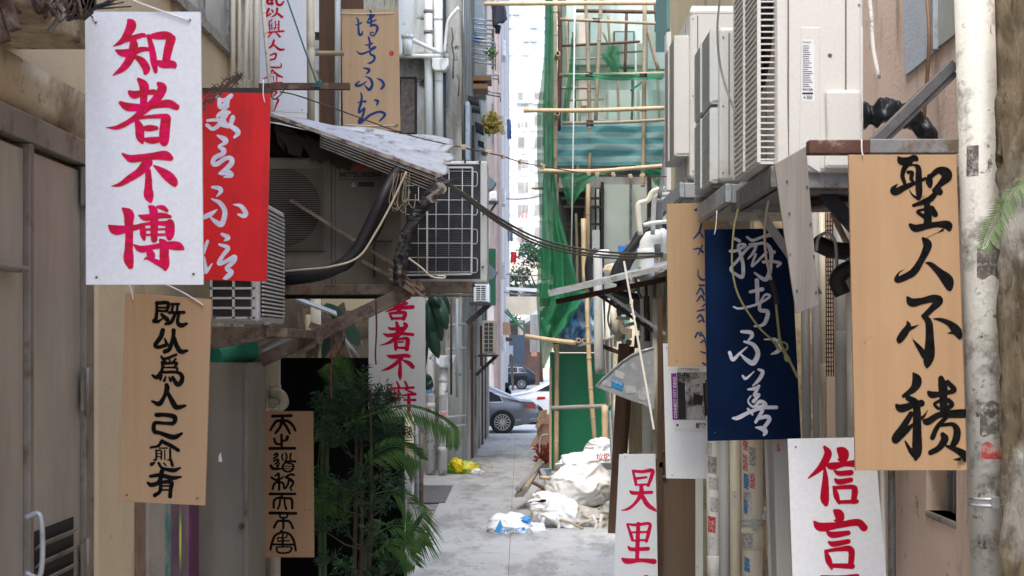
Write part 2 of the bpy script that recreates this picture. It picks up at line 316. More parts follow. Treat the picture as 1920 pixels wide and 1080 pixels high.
GLY = {
'zhi1': (190, 30, 5.682, "290 45 30 322 95 105 280 190 85 220 270 60 125 325 8/250 255 60 340 235 60 440 205 50 475 215 25/155 365 20 230 395 80 330 385 80 440 355 55 510 355 45/345 270 70 345 330 95 320 430 90 240 550 75 125 632 12/350 425 30 430 480 80 480 560 85 470 610 40/505 215 45 540 350 65 560 480 75 580 590 45/550 215 60 620 210 85 700 210 90 745 245 100/745 245 100 715 350 95 690 480 85/610 495 50 660 515 85 760 515 80 785 545 35"),
'zhe1': (190, 140, 5.682, "400 50 40 455 120 105 455 200 85 450 310 75/300 185 40 350 215 85 440 195 60 560 185 60/205 300 40 290 345 90 450 345 70 600 320 75 720 310 90 800 345 70/610 95 40 650 150 100 570 280 90 430 400 80 330 480 60 180 560 50 55 565 8/370 480 40 405 560 90 415 660 90 440 730 25/380 470 30 500 450 40 640 445 55 690 470 100/690 470 110 675 600 115 670 700 105 670 735 60/450 575 50 520 570 70 590 570 45/450 690 35 540 700 75 640 690 60"),
'bu1': (190, 270, 8.306, "330 150 30 400 200 80 470 230 120 640 215 120 820 190 115 990 180 150 1080 220 90/720 290 165 600 430 130 450 530 110 300 625 70 155 660 8/730 420 90 737 560 110 735 700 130 740 800 155 770 890 60/815 335 20 940 420 110 1050 510 160 1130 590 130 1145 640 60"),
'bo1': (190, 370, 7.2, "290 150 30 372 230 140 372 350 120 378 500 110 372 700 115 370 830 140 395 930 80/100 380 20 190 440 130 330 430 100 520 395 70/510 245 25 600 275 90 760 250 85 850 248 75 930 262 45/640 118 20 700 170 110 715 300 112 715 450 105 715 570 90/760 130 40 830 140 70 885 180 50/520 360 20 560 420 80 565 500 85 580 570 40/540 375 50 700 350 50 900 355 80/930 350 110 930 420 130 925 500 120 920 550 70/600 435 36 860 430 30/610 507 30 860 503 40/440 640 20 540 700 95 700 670 70 850 650 90 1020 655 120 1100 690 50/800 580 50 850 640 115 850 780 130 860 900 125 865 970 50/850 920 100 740 870 75 620 820 40 575 848 8/640 720 60 670 770 110 700 800 60"),
'mei2': (370, 160, 5.684, "205 115 35 245 155 40 300 150 35 360 110 45 330 150 40 320 190 45/235 180 45 250 230 55 320 215 45 280 260 45/340 290 35 260 300 55 215 330 35/320 290 50 250 400 50 170 465 40 105 425 40/110 375 30 180 370 35 250 370 40/270 350 50 300 410 50 345 430 40 375 360 55 380 335 40/345 430 40 410 470 60 435 510 50 395 555 25/265 430 30 330 440 40/280 200 22 300 170 22 330 160 20"),
'yan2': (370, 160, 5.684, "215 535 20 290 575 60 300 610 45 230 650 25 280 690 55 270 730 50 190 770 50 165 830 45 210 840 50 300 780 45 360 780 50 365 830 55 300 900 50 235 940 25/260 935 50 330 930 60 360 960 50 280 980 10"),
'bu2': (370, 340, 5.4, "155 60 30 220 70 45 240 100 40 195 155 10/145 178 15 230 220 45 280 310 50 250 430 55 200 420 50 140 370 25/200 288 12 120 340 50 20 380 40/365 235 10 440 250 40 490 320 50 470 350 45 415 335 20"),
'xin2': (370, 340, 5.4, "105 605 30 75 680 40 40 760 40/70 770 20 80 880 50 90 915 40 150 835 15/250 535 30 310 570 50 270 605 8/225 640 25 310 675 45 260 750 40 220 830 45 290 810 40 375 765 45 370 810 45 300 880 45 345 920 50 300 970 50 265 985 15"),
'ji3': (260, 550, 5.4, "185 90 30 185 180 35 175 260 40 160 280 45 200 290 25/185 100 40 290 95 40 300 130 40 285 180 30/210 145 22 290 145 22/210 178 26 290 180 26/235 215 35 290 265 50/200 285 30 250 252 15/335 110 30 410 108 25/350 115 30 335 190 30/395 110 30 388 190 25/310 195 30 460 192 35/375 200 35 330 290 40 275 310 30/410 200 30 395 290 40 430 325 50 490 305 25"),
'yi3': (260, 550, 5.4, "245 375 50 225 440 50 170 520 45 200 545 40 290 520 40/265 460 20 285 510 35/355 375 45 350 440 40 315 560 45 265 590 45/360 450 40 390 540 50 430 590 50 490 580 30"),
'wei3': (260, 550, 5.4, "230 640 25 260 665 30 380 622 32/250 660 28 275 700 28/310 665 20 320 700 20/375 665 25 340 700 20/240 700 35 245 740 35 230 790 35 185 850 45 140 830 25/250 712 30 380 705 35 365 748 25/265 750 18 385 755 25 385 795 25/240 800 30 390 800 35 440 840 45 430 900 50 390 920 50 345 850 35/235 830 25 220 870 30/275 845 20 260 885 30/310 850 20 325 885 30"),
'ren3': (260, 730, 4.909, "258 -40 40 262 -5 50 235 70 36 190 132 48 125 110 22/265 20 30 310 110 50 350 165 50 430 150 25"),
'ji4': (260, 730, 4.909, "165 235 42 250 235 40 330 255 48 320 310 40 240 312 32 150 312 38 145 385 42 200 402 38 320 440 50 400 405 22"),
'yu3': (260, 730, 4.909, "215 475 35 180 520 28 110 535 22/220 480 38 300 520 38 365 560 35/190 541 14 265 540 14/163 560 20 163 640 20 142 650 18/165 566 16 208 566 16 208 640 18/170 592 10 205 592 10/170 620 10 205 618 10/240 560 14 243 645 14/290 550 22 290 640 22 265 650 10/120 690 38 150 672 16/185 680 28 220 725 28 320 745 42 385 722 18/235 680 18 250 700 16/300 655 26 312 700 30"),
'you3': (260, 730, 4.909, "215 755 45 190 850 42 120 880 42 85 860 25/110 800 30 200 790 40 310 815 42 390 805 20/205 860 35 195 940 35 150 975 40/200 855 32 300 855 42 295 920 38 290 985 40/215 890 18 290 888 18/215 925 18 290 925 18"),
's41': (480, 765, 7.714, "240 118 45 510 110 45/380 130 45 380 190 55/380 185 48 300 190 45 250 250 42 210 320 35/380 185 48 460 190 45 530 250 45 570 325 35/375 200 48 340 290 42 285 360 38/385 200 48 440 270 42 490 365 38"),
's42': (480, 765, 7.714, "370 390 42 372 560 38/262 440 32 290 510 38 370 530 32/455 420 55 440 460 42 380 475 28/200 585 45 560 582 45"),
's43': (480, 765, 7.714, "260 680 25 300 660 38 310 690 32 255 730 28/255 770 25 310 745 36 320 780 32 265 812 20/300 790 22 310 860 28/340 800 22 320 850 22/215 835 42 250 875 45 340 880 32 390 870 25/385 670 28 375 710 26 390 750 26/430 655 28 445 700 28 435 750 26/505 660 32 495 710 28 505 760 28/420 770 30 570 772 34/430 790 26 390 830 32 395 890 32 460 922 28 530 890 32 535 820 28 440 790 22/400 843 16 520 843 16/400 880 14 520 880 14"),
's44': (480, 765, 7.714, "275 980 25 325 950 40/330 950 35 330 1070 38/225 1005 35 290 1040 40 360 1020 30 395 990 25/430 1000 35 500 960 35 550 970 35/430 1005 30 500 1030 38 540 1070 35"),
's45': (480, 900, 7.2, "313 -20 35 313 130 34/313 20 30 250 50 34 225 120 34/313 20 30 370 50 34 375 110 28/440 10 28 430 60 32 395 115 28/440 5 28 500 20 34 490 70 32 465 100 28 480 140 24"),
's46': (480, 900, 7.2, "190 188 40 530 188 35/348 200 35 345 245 35/240 370 34 245 280 34 300 240 34 400 245 34 480 260 38 490 380 34/325 260 28 320 330 30 295 390 28/385 260 28 390 330 30 410 390 34"),
's47': (480, 900, 7.2, "190 445 45 540 450 38/320 460 28 330 500 28 370 512 28 415 500 28 430 460 28/370 510 34 370 650 34/370 550 34 290 560 34 245 640 34/370 550 34 450 560 34 500 650 34"),
's48': (480, 900, 7.2, "345 685 38 350 700 38/350 700 34 260 750 34 220 840 36 195 940 30/350 700 34 450 730 34 510 820 36 538 950 30/362 730 28 362 890 32/290 800 20 300 780 22 400 780 20 420 745 24/295 825 25 450 820 20/240 868 30 520 872 30/280 905 28 285 960 28 330 985 28 430 980 28 470 950 28 470 905 22 280 905 22"),
's51': (480, 0, 5.02, "110 -30 25 112 30 25 160 32 20/112 0 16 160 0 16/150 -20 20 150 45 18/190 -10 22 200 40 25 235 45 25 262 15 16/120 85 25 95 150 22 140 130 15/150 95 18 162 115 15/200 80 22 190 130 20 150 160 12/195 120 18 245 160 25"),
's52': (480, 0, 5.02, "150 185 14 140 200 12 125 205 14 130 290 13/150 215 11 150 280 11/180 200 13 185 240 11 175 280 11/215 200 16 215 290 15/125 240 9 150 240 9/190 235 8 215 235 8/125 265 9 215 262 9/90 308 14 260 293 19/145 310 18 115 350 12/190 310 14 225 345 22/170 380 22 150 430 22 110 460 14/165 420 15 220 465 25 265 465 16"),
's53': (480, 0, 5.02, "135 520 14 185 505 20 180 550 18 130 570 16 125 625 18 180 635 18 235 630 16 235 595 9/155 660 18 110 720 18 68 742 8/160 665 16 210 710 22 250 725 14/135 690 8 180 690 8/140 710 13 140 760 13/165 715 10 165 760 10/195 705 14 195 770 13/150 780 12 245 778 16/150 860 18 195 865 18 160 910 15/175 930 12 210 940 20 190 990 18 175 1040 10"),
's61': (635, 10, 9.0, "300 205 15 330 260 33 335 400 36 350 490 45 390 490 38 405 435 18/285 325 14 330 325 22 395 290 22/520 75 14 545 120 28 530 200 32 480 285 22/485 160 14 600 165 28 530 230 22/480 290 24 520 292 34 630 245 24/550 150 36 548 350 36/540 350 36 600 330 40 655 370 42 640 440 38 590 535 10/605 500 22 560 512 22 530 480 22 550 455 22 592 468 18"),
's62': (635, 10, 9.0, "505 540 35 525 620 38 520 720 38/450 670 24 520 665 28 570 640 28/300 770 12 370 820 34 480 790 32 580 740 28 630 708 24 590 700 18 540 750 24 535 820 34 600 860 42 600 920 38 540 970 34 485 978 12"),
's63': (635, 120, 8.308, "385 62 15 460 80 44 475 110 38 435 150 22/405 188 10 490 230 38 525 320 44 475 400 48 405 330 18/325 270 18 265 325 38 330 335 38 440 272 12/590 222 10 670 260 38 705 330 44 665 385 38"),
's64': (635, 120, 8.308, "345 450 20 360 510 34 350 600 42 320 700 38 320 760 28 400 695 38 370 820 38 330 880 58 330 915 48 400 870 42 500 790 38 640 745 38 720 790 44 640 888 26/285 605 10 350 590 26 420 582 38/560 560 24 610 580 44 595 642 22"),
's71': (685, 550, 4.5, "175 155 12 250 130 28 400 115 35/330 70 28 280 150 35/205 170 20 225 215 25/215 168 22 330 165 34 322 215 34/225 212 22 330 210 24/240 110 18 350 85 26"),
's72': (685, 550, 4.5, "265 250 28 275 300 38 270 350 32/195 290 15 230 300 28 330 290 22/155 342 14 200 355 33 300 340 28 400 348 28/330 255 25 340 280 38 260 370 38 200 415 24 120 440 5/250 385 20 258 440 36 255 475 22/255 390 18 340 380 28 358 400 38 350 470 38/265 410 18 320 410 16/265 458 18 340 460 24"),
's73': (685, 550, 4.5, "185 525 16 230 535 36 340 525 34 370 530 28/300 550 38 260 590 36 200 630 28 130 655 5/295 590 24 292 680 36 295 725 16/310 560 10 370 590 38 400 620 36"),
's74': (685, 550, 4.5, "265 745 14 285 790 24/190 810 18 260 800 18 310 800 18/200 830 18 215 900 22/245 820 16 250 900 18/180 852 14 300 850 16/283 810 14 280 900 18/335 745 18 355 790 24/320 800 18 405 795 24/340 810 16 400 840 18/310 862 14 420 850 28/325 900 14 420 900 24/365 850 24 368 960 34 360 1020 14/255 960 12 300 960 20"),
's91': (1315, 420, 4.91, "295 130 25 350 155 30/265 250 28 320 245 28 400 200 30 370 185 20 340 210 28 380 350 33 380 480 34 330 470 30 270 415 24 330 340 28 430 220 28 500 190 28/420 120 20 470 150 28 560 120 26 650 95 42/440 185 15 500 190 28 480 260 28 430 320 14/500 280 24 465 390 18 560 300 24 600 260 24/500 185 24 590 180 30 640 250 42 640 350 34 620 470 42 580 510 38 490 450 18/570 350 28 650 345 28 725 360 28 700 390 24/640 270 24 670 260 34"),
's92': (1315, 420, 4.91, "510 520 40 515 620 38 515 720 34/450 625 28 560 600 38/295 762 14 350 778 20 480 750 24 570 710 24 630 665 24 590 650 20 545 720 24 540 790 34 610 810 38 590 900 38 550 935 28 490 940 18"),
's93': (1315, 610, 4.91, "370 58 25 450 65 38 465 100 34 430 140 14/395 150 20 480 180 38 520 260 44 480 345 48 420 320 38 360 265 14/420 200 12 350 260 24 290 315 34 260 250 30/580 130 12 680 130 28 730 190 42 700 240 38 645 265 14"),
's94': (1315, 610, 4.91, "380 465 20 410 490 24 485 425 10/525 405 20 565 430 34 530 500 34 475 555 14/430 590 18 500 580 34 530 560 24 490 640 34 530 640 28 480 700 34/455 650 14 430 700 16 480 750 22 540 700 34 590 730 34 520 760 38/290 855 20 340 850 38 440 800 34 560 760 34 690 755 34/430 770 24 470 820 20/560 790 34 500 890 28/520 860 28 600 840 38 625 870 38 570 950 34/500 940 14 560 950 44 590 980 44 575 1010 20"),
's10a': (1655, 280, 6.753, "195 95 20 240 150 100 330 140 90 400 110 80 430 130 50/350 170 55 280 230 66 250 330 58 275 420 50/340 200 30 400 200 30 450 240 70 455 400 86 460 550 84 460 620 46/320 290 46 370 300 56 360 370 52 380 400 38/190 440 10 130 500 60 160 540 90 280 480 78 400 430 50 540 370 42/335 515 8 380 580 25 450 630 40/590 340 60 590 410 90 600 470 46/600 350 60 700 270 80 790 290 130 810 350 130 740 430 80 650 520 56/690 480 60 720 540 86/680 540 60 600 630 80 480 680 60 390 710 42/560 680 80 570 800 96 570 940 106/620 750 76 660 820 80/520 760 36 440 790 38 520 850 56/350 960 50 420 1000 95 560 970 80 700 950 75 820 960 110 840 1010 60/760 1020 30 690 1060 8"),
's10b': (1655, 430, 7.71, "580 130 40 640 200 120 640 270 120 560 440 95 450 610 110 320 690 100 220 730 90 200 700 56 240 620 20 310 580 6/620 480 15 700 510 70 820 620 110 930 730 170 960 820 120 970 870 50/640 120 8 780 50 10"),
's10c': (1655, 545, 6.753, "315 90 40 370 150 108 500 130 85 640 100 100 710 130 108 620 230 80 530 320 72/510 320 50 580 400 90 595 600 108 590 800 138 570 900 108 560 970 26/390 630 18 460 720 60 530 820 90/360 560 4 390 630 8/310 390 20 325 450 70 270 540 100 220 610 90 210 640 60/350 480 50 450 435 8/640 355 12 740 370 50 850 420 80 930 500 120 970 570 80 970 600 40/820 538 8 900 530 50"),
's10d': (1655, 690, 5.682, "325 55 20 365 130 102 330 220 78 220 300 38/270 320 60 340 360 78 350 400 78/145 395 30 200 430 88 330 390 66 410 375 76/360 380 78 365 520 88 365 700 98 365 880 106 350 970 38/300 490 58 210 640 78 140 740 86 150 770 58 260 660 56 320 600 28/240 780 18 290 870 48 340 920 76/400 540 38 440 510 28 480 445 5/620 110 60 640 200 98 645 300 88 650 450 88/490 260 40 530 285 72 640 270 46 760 235 56 690 150 52/600 350 36 550 385 32 590 430 36/700 340 46 735 390 56 680 440 46/440 560 38 480 570 76 600 500 66 730 490 86 860 485 96 890 490 78/680 520 46 580 630 52 530 740 56/620 610 36 740 600 46 790 660 76 780 760 82 740 830 56/640 710 56 660 760 82 600 850 66 510 900 56/680 830 28 800 880 68 870 930 86 880 980 46/820 970 36 750 975 6"),
's11a': (1150, 845, 4.6, "170 180 20 190 260 28 195 295 20/170 175 25 250 180 28 335 170 34 330 220 34 300 300 28/200 240 24 285 228 20/190 295 18 300 290 20/145 350 18 180 365 33 330 358 28/240 300 34 240 370 42 190 450 28 130 500 24 70 515 8/240 370 33 290 460 42 350 505 28 372 520 12"),
's11b': (1150, 845, 4.6, "120 635 20 150 720 28 165 770 28/130 635 20 200 640 26 310 630 28 305 700 34 285 780 28/150 705 18 300 700 20/165 775 18 290 770 20/215 630 34 210 760 38 205 930 36/130 830 18 160 850 34 300 845 34/75 930 18 120 952 50 240 945 34 350 955 48/262 1082 8 290 1074 8 300 1082 8"),
's12a': (1475, 815, 4.075, "290 95 25 315 150 60 260 250 50 165 332 10/290 250 20 295 350 48 290 480 68 300 530 38/395 110 30 430 140 85 430 185 60 392 190 12/305 230 20 350 240 58 440 225 38 530 220 60 600 225 70/365 275 14 400 295 38 490 290 44/370 340 18 400 360 44 490 345 38/360 400 24 380 470 44 400 525 18/370 405 28 500 400 38 520 430 50 510 510 44/400 515 28 535 510 34"),
's12b': (1475, 815, 4.075, "365 580 24 400 610 74 405 650 50 360 655 8/210 665 18 260 705 68 400 690 50 540 670 55 590 710 58/305 740 14 350 765 50 470 750 38/320 820 18 360 835 44 470 815 38/295 885 18 320 960 50 345 1025 18/300 890 24 400 875 34 490 880 50 490 1000 44/350 1000 34 500 1005 44/265 1082 20 400 1086 24 540 1078 30"),
's8': (1245, 380, 3.49, "245 140 12 230 190 14 195 235 9/205 48 16 218 44 16/232 190 8 255 225 12/195 305 9 230 300 12 255 325 14/225 340 8 250 280 10/222 440 8 225 480 10 250 505 14 280 500 12/230 540 12 262 540 12/212 600 9 240 560 12 262 600 14/215 645 9 245 610 14 262 640 12/250 680 9 275 660 10/218 710 9 262 700 14/215 755 9 240 735 14 262 780 14/225 780 9 245 770 10/205 880 14 220 850 10 240 870 14/240 845 9 268 890 12/240 915 9 268 905 12 280 980 14 240 975 9/255 1050 14 275 1060 14"),
}
def sign(label, corners, Y0, yaw, board_m, texts, ink_m, ties=(), nails=(), thick=.009, name='calligraphy_board', clip=None, step=.7, group='calligraphy boards hung over the alley', text_off=.0015):
    tx = math.tan(math.radians(yaw)); X0 = WX(sum(c[0] for c in corners) / 4, Y0)
    def pl(px, py, off=0.):
        dx = (px - CX) / F; Y = (Y0 - tx * X0) / (1 - tx * dx); p = P(px, py, Y); p.y -= off; return p
    base = (pl(*corners[2]) + pl(*corners[3])) / 2
    root = thing(name, label, 'sign', base, group)
    mb = MB(); mb.prism([pl(*c) for c in corners], (0, thick, 0)); fixn(mb.build('board', board_m, root, bevel=.0012))
    eb = MB(); eb.prism([pl(*c) + Vector((0, thick + .0005, 0)) for c in corners], (0, .003, 0)); fixn(eb.build('back_veneer', EDGE, root))
    if texts:
        lb = MB()
        for k in texts: lettering(lb, strokes_from(*GLY[k]), lambda x, y: pl(x, y, text_off), step, clip)
        lb.build('lettering', ink_m, root)
    for t in ties:
        tb = MB(); pts = [pl(a, b, .006 if i < 2 else .004) for i, (a, b) in enumerate(t)]
        curve_tube(tb, pts, .0028, 4, 6); tb.build('tie', STRING, root)
    for (a, b) in nails:
        nb = MB(); p = pl(a, b, 0); nb.tube([p, p - Vector((0, .003, 0))], .0038, 8); nb.build('nail', NAILM, root)
    return root, pl
sign('large white board with four big pink characters, hung beside the steel door', [(159, 22), (376, 22), (381, 534), (161, 534)], 4.45, 4, WHITEB, ['zhi1', 'zhe1', 'bu1', 'bo1'], PINK,
     ties=[[(356, 40), (300, 20), (255, 3), (230, -10)], [(180, 42), (172, 25), (160, 5)]], nails=[(180, 42), (356, 38), (181, 520), (363, 514)])
sign('scarlet board with white cursive characters, tucked behind the large white board', [(352, 172), (507, 175), (500, 528), (352, 524)], 6.5, 5, REDB, ['mei2', 'yan2', 'bu2', 'xin2'], WHITEI,
     ties=[[(497, 193), (494, 178), (494, 150)]], nails=[(360, 185)])
sign('plywood board with seven black characters in front of the cream pillar', [(235, 549), (396, 561), (384, 948), (222, 940)], 5.1, 3, PLY, ['ji3', 'yi3', 'wei3', 'ren3', 'ji4', 'yu3', 'you3'], BLACK,
     ties=[[(382, 572), (350, 552), (320, 537), (300, 530)], [(250, 562), (247, 545), (240, 530)]], nails=[(238, 928), (370, 934)], step=.6)
sign('dim plywood board with rounded seal script characters, low beside the potted shrubs', [(481, 771), (587, 771), (589, 1045), (484, 1045)], 8.7, 2, PLYD, ['s41', 's42', 's43', 's44', 's45', 's46', 's47', 's48'], BLACK,
     ties=[[(486, 776), (496, 768), (520, 766)]], step=.6)
sign('white board with small red characters behind the leaning cream pipe, cut by the top edge', [(487, -60), (573, -60), (576, 212), (487, 208)], 9.6, 0, WHITEB, ['s51', 's52', 's53'], RED, nails=[(567, 206)], step=.5)
sign('plywood board with blue running script and a round red seal', [(640, 17), (747, 17), (751, 245), (643, 243)], 10.2, -2, PLYB, ['s61', 's62', 's63', 's64'], BLUEI,
     ties=[[(638, 25), (680, 26), (738, 25)], [(646, 234), (690, 236), (741, 235)]], step=.5)
r6 = [o for o in C.objects if o.name.startswith('calligraphy_board')][-1]
_s = MB(); lettering(_s, [[(734.2 + 3.6 * math.cos(a), 99.8 + 3.6 * math.sin(a), .7) for a in [k * .698 for k in range(10)]], [(732, 97.5, .5), (734, 102, .5), (732, 102.5, .5)], [(736.3, 97.5, .5), (736, 102, .5)], [(731.5, 99.5, .5), (737, 99.5, .5)]], lambda x, y: P(x, y, 10.2 - .008), .3)
_s.build('red_seal', RED, r6)
sign('white board with pink characters hanging behind the shrubs, under the slanting beam', [(691, 520), (797, 520), (798, 782), (691, 780)], 10.75, 0, WHITEB, ['s71', 's72', 's73', 's74'], PINK, nails=[(790, 774)], step=.5)
sign('plywood board with blue script mostly hidden behind the navy board', [(1250, 382), (1362, 380), (1366, 687), (1253, 687)], 7.7, -2, PLY, ['s8'], BLUEI, nails=[(1269, 677)], step=.5)
sign('navy board with white cursive characters and a cord dangling across it', [(1321, 430), (1482, 428), (1502, 823), (1327, 827)], 6.75, -4, NAVY, ['s91', 's92', 's93', 's94'], WHITEI,
     ties=[[(1339, 440), (1342, 425), (1344, 395)]], nails=[(1341, 811)])
sign('tall plywood board with four bold black characters beside the white drainpipe', [(1591, 290), (1793, 290), (1813, 882), (1604, 882)], 5.1, -3, PLYC, ['s10a', 's10b', 's10c', 's10d'], BLACK,
     ties=[[(1617, 294), (1615, 280), (1615, 262)]], clip=(1600, 1811, 280, 885), text_off=.0015)
sign('white board with two pink characters leaning low behind the brown door panel', [(1161, 852), (1229, 851), (1234, 1105), (1149, 1105)], 9.7, 0, WHITEB, ['s11a', 's11b'], PINK, nails=[(1172, 857)], clip=(1149, 1231.5, 850, 1104), step=.6)
sign('white board with crimson characters below the tall plywood board', [(1477, 823), (1640, 820), (1664, 1110), (1487, 1110)], 5.9, -3, WHITEB, ['s12a', 's12b'], CRIM, nails=[(1492, 838)])
bw, plw = sign('blank white board carrying a purple edged poster', [(1243, 644), (1375, 646), (1378, 899), (1249, 897)], 8.1, 0, WHITEB, [], None, nails=[(1250, 653), (1260, 891)], name='blank_board')
# poster on the blank board
PAPER = M('poster_paper', (.72, .74, .78), .5, var=.03); PURP = M('poster_purple', (.20, .02, .28), .5, var=.1)
pr = thing('poster', 'small poster of a black and white alley photograph with a purple side strip', 'poster', plw(1300, 806))
MB().prism([plw(1257, 688, .003), plw(1372, 688, .003), plw(1375, 806, .003), plw(1263, 806, .003)], (0, .002, 0)).build('paper', PAPER, pr)
def quadp(px0, py0, px1, py1, off, m, nm, par, skew=0.):
    o = MB(); o.add([plw(px0, py0, off), plw(px1, py0, off), plw(px1 + skew, py1, off), plw(px0 + skew, py1, off)], [(0, 3, 2, 1)]); return o.build(nm, m, par)
quadp(1258, 700, 1268, 787, .0045, PURP, 'purple_strip', pr, 3)
tp = NT('poster_photograph')
v = tp.mapping((14, 1, 9)); nn = tp.noise(1.0, v, 8, .75)
cr = tp.n('ShaderNodeValToRGB'); cr.color_ramp.elements[0].position = .42; cr.color_ramp.elements[0].color = (.008, .008, .009, 1); cr.color_ramp.elements[1].position = .62; cr.color_ramp.elements[1].color = (.55, .55, .57, 1)
tp.l(nn, cr.inputs[0]); tp.l(cr.outputs[0], tp.b.inputs['Base Color']); PHOTO = tp.m
ph = quadp(1269, 698, 1375, 787, .0042, PHOTO, 'photograph', pr, 2)
GREYL = M('poster_light_grey', (.42, .42, .44), .5, var=.2, vs=30); DARKP = M('poster_black', (.01, .01, .012), .5)
o = MB()
for q in ([(1296, 712), (1322, 708), (1322, 718), (1298, 722)], [(1294, 726), (1316, 724), (1316, 733), (1296, 736)], [(1298, 762), (1314, 762), (1322, 786), (1290, 786)]): o.add([plw(a, b, .0052) for a, b in q], [(3, 2, 1, 0)])
o.build('pale_shapes', GREYL, pr)
o = MB()
for q in ([(1270, 716), (1284, 718), (1286, 786), (1272, 786)], [(1317, 712), (1330, 712), (1330, 786), (1322, 786)], [(1300, 738), (1318, 742), (1316, 760), (1300, 758)]): o.add([plw(a, b, .0049) for a, b in q], [(3, 2, 1, 0)])
o.build('dark_shapes', DARKP, pr)
tb = MB(); text_on(tb, 'CITYPROG', plw(1270, 696, .0046), (1, 0, 0), (0, 0, 1), .026); text_on(tb, '解鎖香港', plw(1304, 802, .0046), (1, 0, 0), (0, 0, 1), .034, .0008)
tb.build('black_print', DARKP, pr)
tb = MB(); tb.tube([plw(1270, 797, .004), plw(1270, 797, .006)], .007, 12); tb.build('round_logo', DARKP, pr)
tb = MB(); text_on(tb, 'CONNECT CITY IDEAS!', plw(1269, 784, .0055), (-.03, 0, 1), (-1, 0, -.03), .0225, .0004); tb.build('pale_print', PAPER, pr)
# ------------------------------------------------------------------ structure materials
def concrete(name, base, dark, joints=None):
    t = NT(name)
    n1 = t.ramp(t.noise(.6, None, 8, .7), .3, .7); col = t.mix(n1, base, tuple(c * .72 for c in base))
    n2 = t.ramp(t.noise(2.2, t.mapping((1, .35, 1)), 8, .75), .56, .68); 
    m = t.n('ShaderNodeMath', operation='MULTIPLY'); t.l(n2, m.inputs[0]); m.inputs[1].default_value = .65
    col = t.mix(m.outputs[0], col, dark)
    n4 = t.ramp(t.noise(.9, t.mapping((1.6, .5, 1)), 9, .72), .50, .60); col = t.mix(t.ramp(n4, 0, 1, 0, .6), col, tuple(c * 1.2 for c in dark))
    vo = t.n('ShaderNodeTexNoise'); vo.inputs['Scale'].default_value = 1.3; vo.inputs['Detail'].default_value = 8; t.l(t.tc, vo.inputs['Vector']); ab = t.n('ShaderNodeMath', operation='SUBTRACT'); t.l(vo.outputs['Fac'], ab.inputs[0]); ab.inputs[1].default_value = .5; aa = t.n('ShaderNodeMath', operation='ABSOLUTE'); t.l(ab.outputs[0], aa.inputs[0]); col = t.mix(t.ramp(aa.outputs[0], .0035, .0015, 0, .7), col, tuple(c * .6 for c in dark))
    sp = t.ramp(t.noise(14, None, 8, .8), .66, .7); col = t.mix(sp, col, tuple(c * .5 for c in dark))
    t.l(col, t.b.inputs['Base Color']); t.b.inputs['Roughness'].default_value = .75
    t.bump(t.noise(18, None, 8, .8), .25, .01); return t.m
PAVE = concrete('alley_concrete', (.43, .43, .415), (.14, .135, .12))
ROADM = concrete('street_concrete', (.60, .60, .58), (.42, .42, .40))
CREAM = M('cream_plaster', (.60, .52, .36), .8, var=.08, vs=2, stain=(.38, .30, .19), sa=.25, ss=2.5, streak=True, bump=.35, bs=45, dirt=(.2, .16, .11), da=.1, ds=9)
CREAMD = M('old_cream_plaster', (.50, .44, .31), .85, var=.15, vs=3, stain=(.22, .17, .10), sa=.55, ss=3, bump=.5, bs=25, dirt=(.10, .08, .05), da=.35, ds=7)
WHITEP = M('weathered_white_plaster', (.74, .78, .79), .85, var=.08, vs=1.2, stain=(.36, .37, .35), sa=.38, ss=1.3, streak=True, bump=.6, bs=12, dirt=(.10, .10, .09), da=.3, ds=2.6)
GREYP = M('grey_render', (.33, .33, .30), .85, var=.15, vs=1.5, stain=(.14, .13, .11), sa=.55, ss=1.6, streak=True, bump=.5, bs=14, dirt=(.07, .065, .055), da=.3, ds=3)
GREYW = M('grey_wall_far', (.36, .35, .33), .85, var=.15, vs=.6, stain=(.17, .15, .13), sa=.5, ss=.8, streak=True, bump=.3, bs=6)
PINKP = M('pink_plaster', (.80, .64, .55), .85, var=.08, vs=3, stain=(.42, .33, .27), sa=.25, ss=5, streak=True, bump=.6, bs=50, dirt=(.16, .13, .11), da=.2, ds=9)
BLUEP = M('pale_blue_paint', (.55, .63, .74), .7, var=.05, vs=8, stain=(.5, .45, .42), sa=.1, ss=9, bump=.8, bs=55)
MINT = M('pale_mint_render', (.55, .60, .54), .8, var=.06, vs=1, stain=(.36, .38, .33), sa=.3, ss=1, streak=True, bump=.1)
def steel_door_mat():
    t = NT('brushed_steel_panel')
    v = t.mapping((1, 1, .25)); k = t.ramp(t.noise(2.2, v, 6, .6), .3, .7)
    col = t.mix(k, (.44, .42, .37), (.21, .195, .165))
    k2 = t.ramp(t.noise(1.1, t.mapping((1, 1.6, .8)), 4, .5), .58, .7); m = t.n('ShaderNodeMath', operation='MULTIPLY'); t.l(k2, m.inputs[0]); m.inputs[1].default_value = .45
    col = t.mix(m.outputs[0], col, (.36, .12, .08))
    k3 = t.ramp(t.noise(26, t.mapping((1, 1, .2)), 8, .8), .66, .72); col = t.mix(k3, col, (.09, .075, .06))
    t.l(col, t.b.inputs['Base Color']); t.b.inputs['Metallic'].default_value = .25
    t.l(t.ramp(k, 0, 1, .3, .5), t.b.inputs['Roughness']); t.bump(t.noise(3, None, 4), .12, .02); return t.m
STEELD = steel_door_mat()
STEELF = M('door_frame_steel', (.22, .20, .175), .5, .3, var=.15, vs=5, stain=(.10, .075, .05), sa=.3, ss=6)
DARKM = M('dark_painted_steel', (.035, .033, .032), .55, .3, var=.3, vs=8, stain=(.10, .045, .025), sa=.4, ss=14)
RUST = M('rusty_steel', (.085, .045, .032), .75, .1, var=.3, vs=8, stain=(.20, .16, .13), sa=.35, ss=12, bump=.5, bs=60)
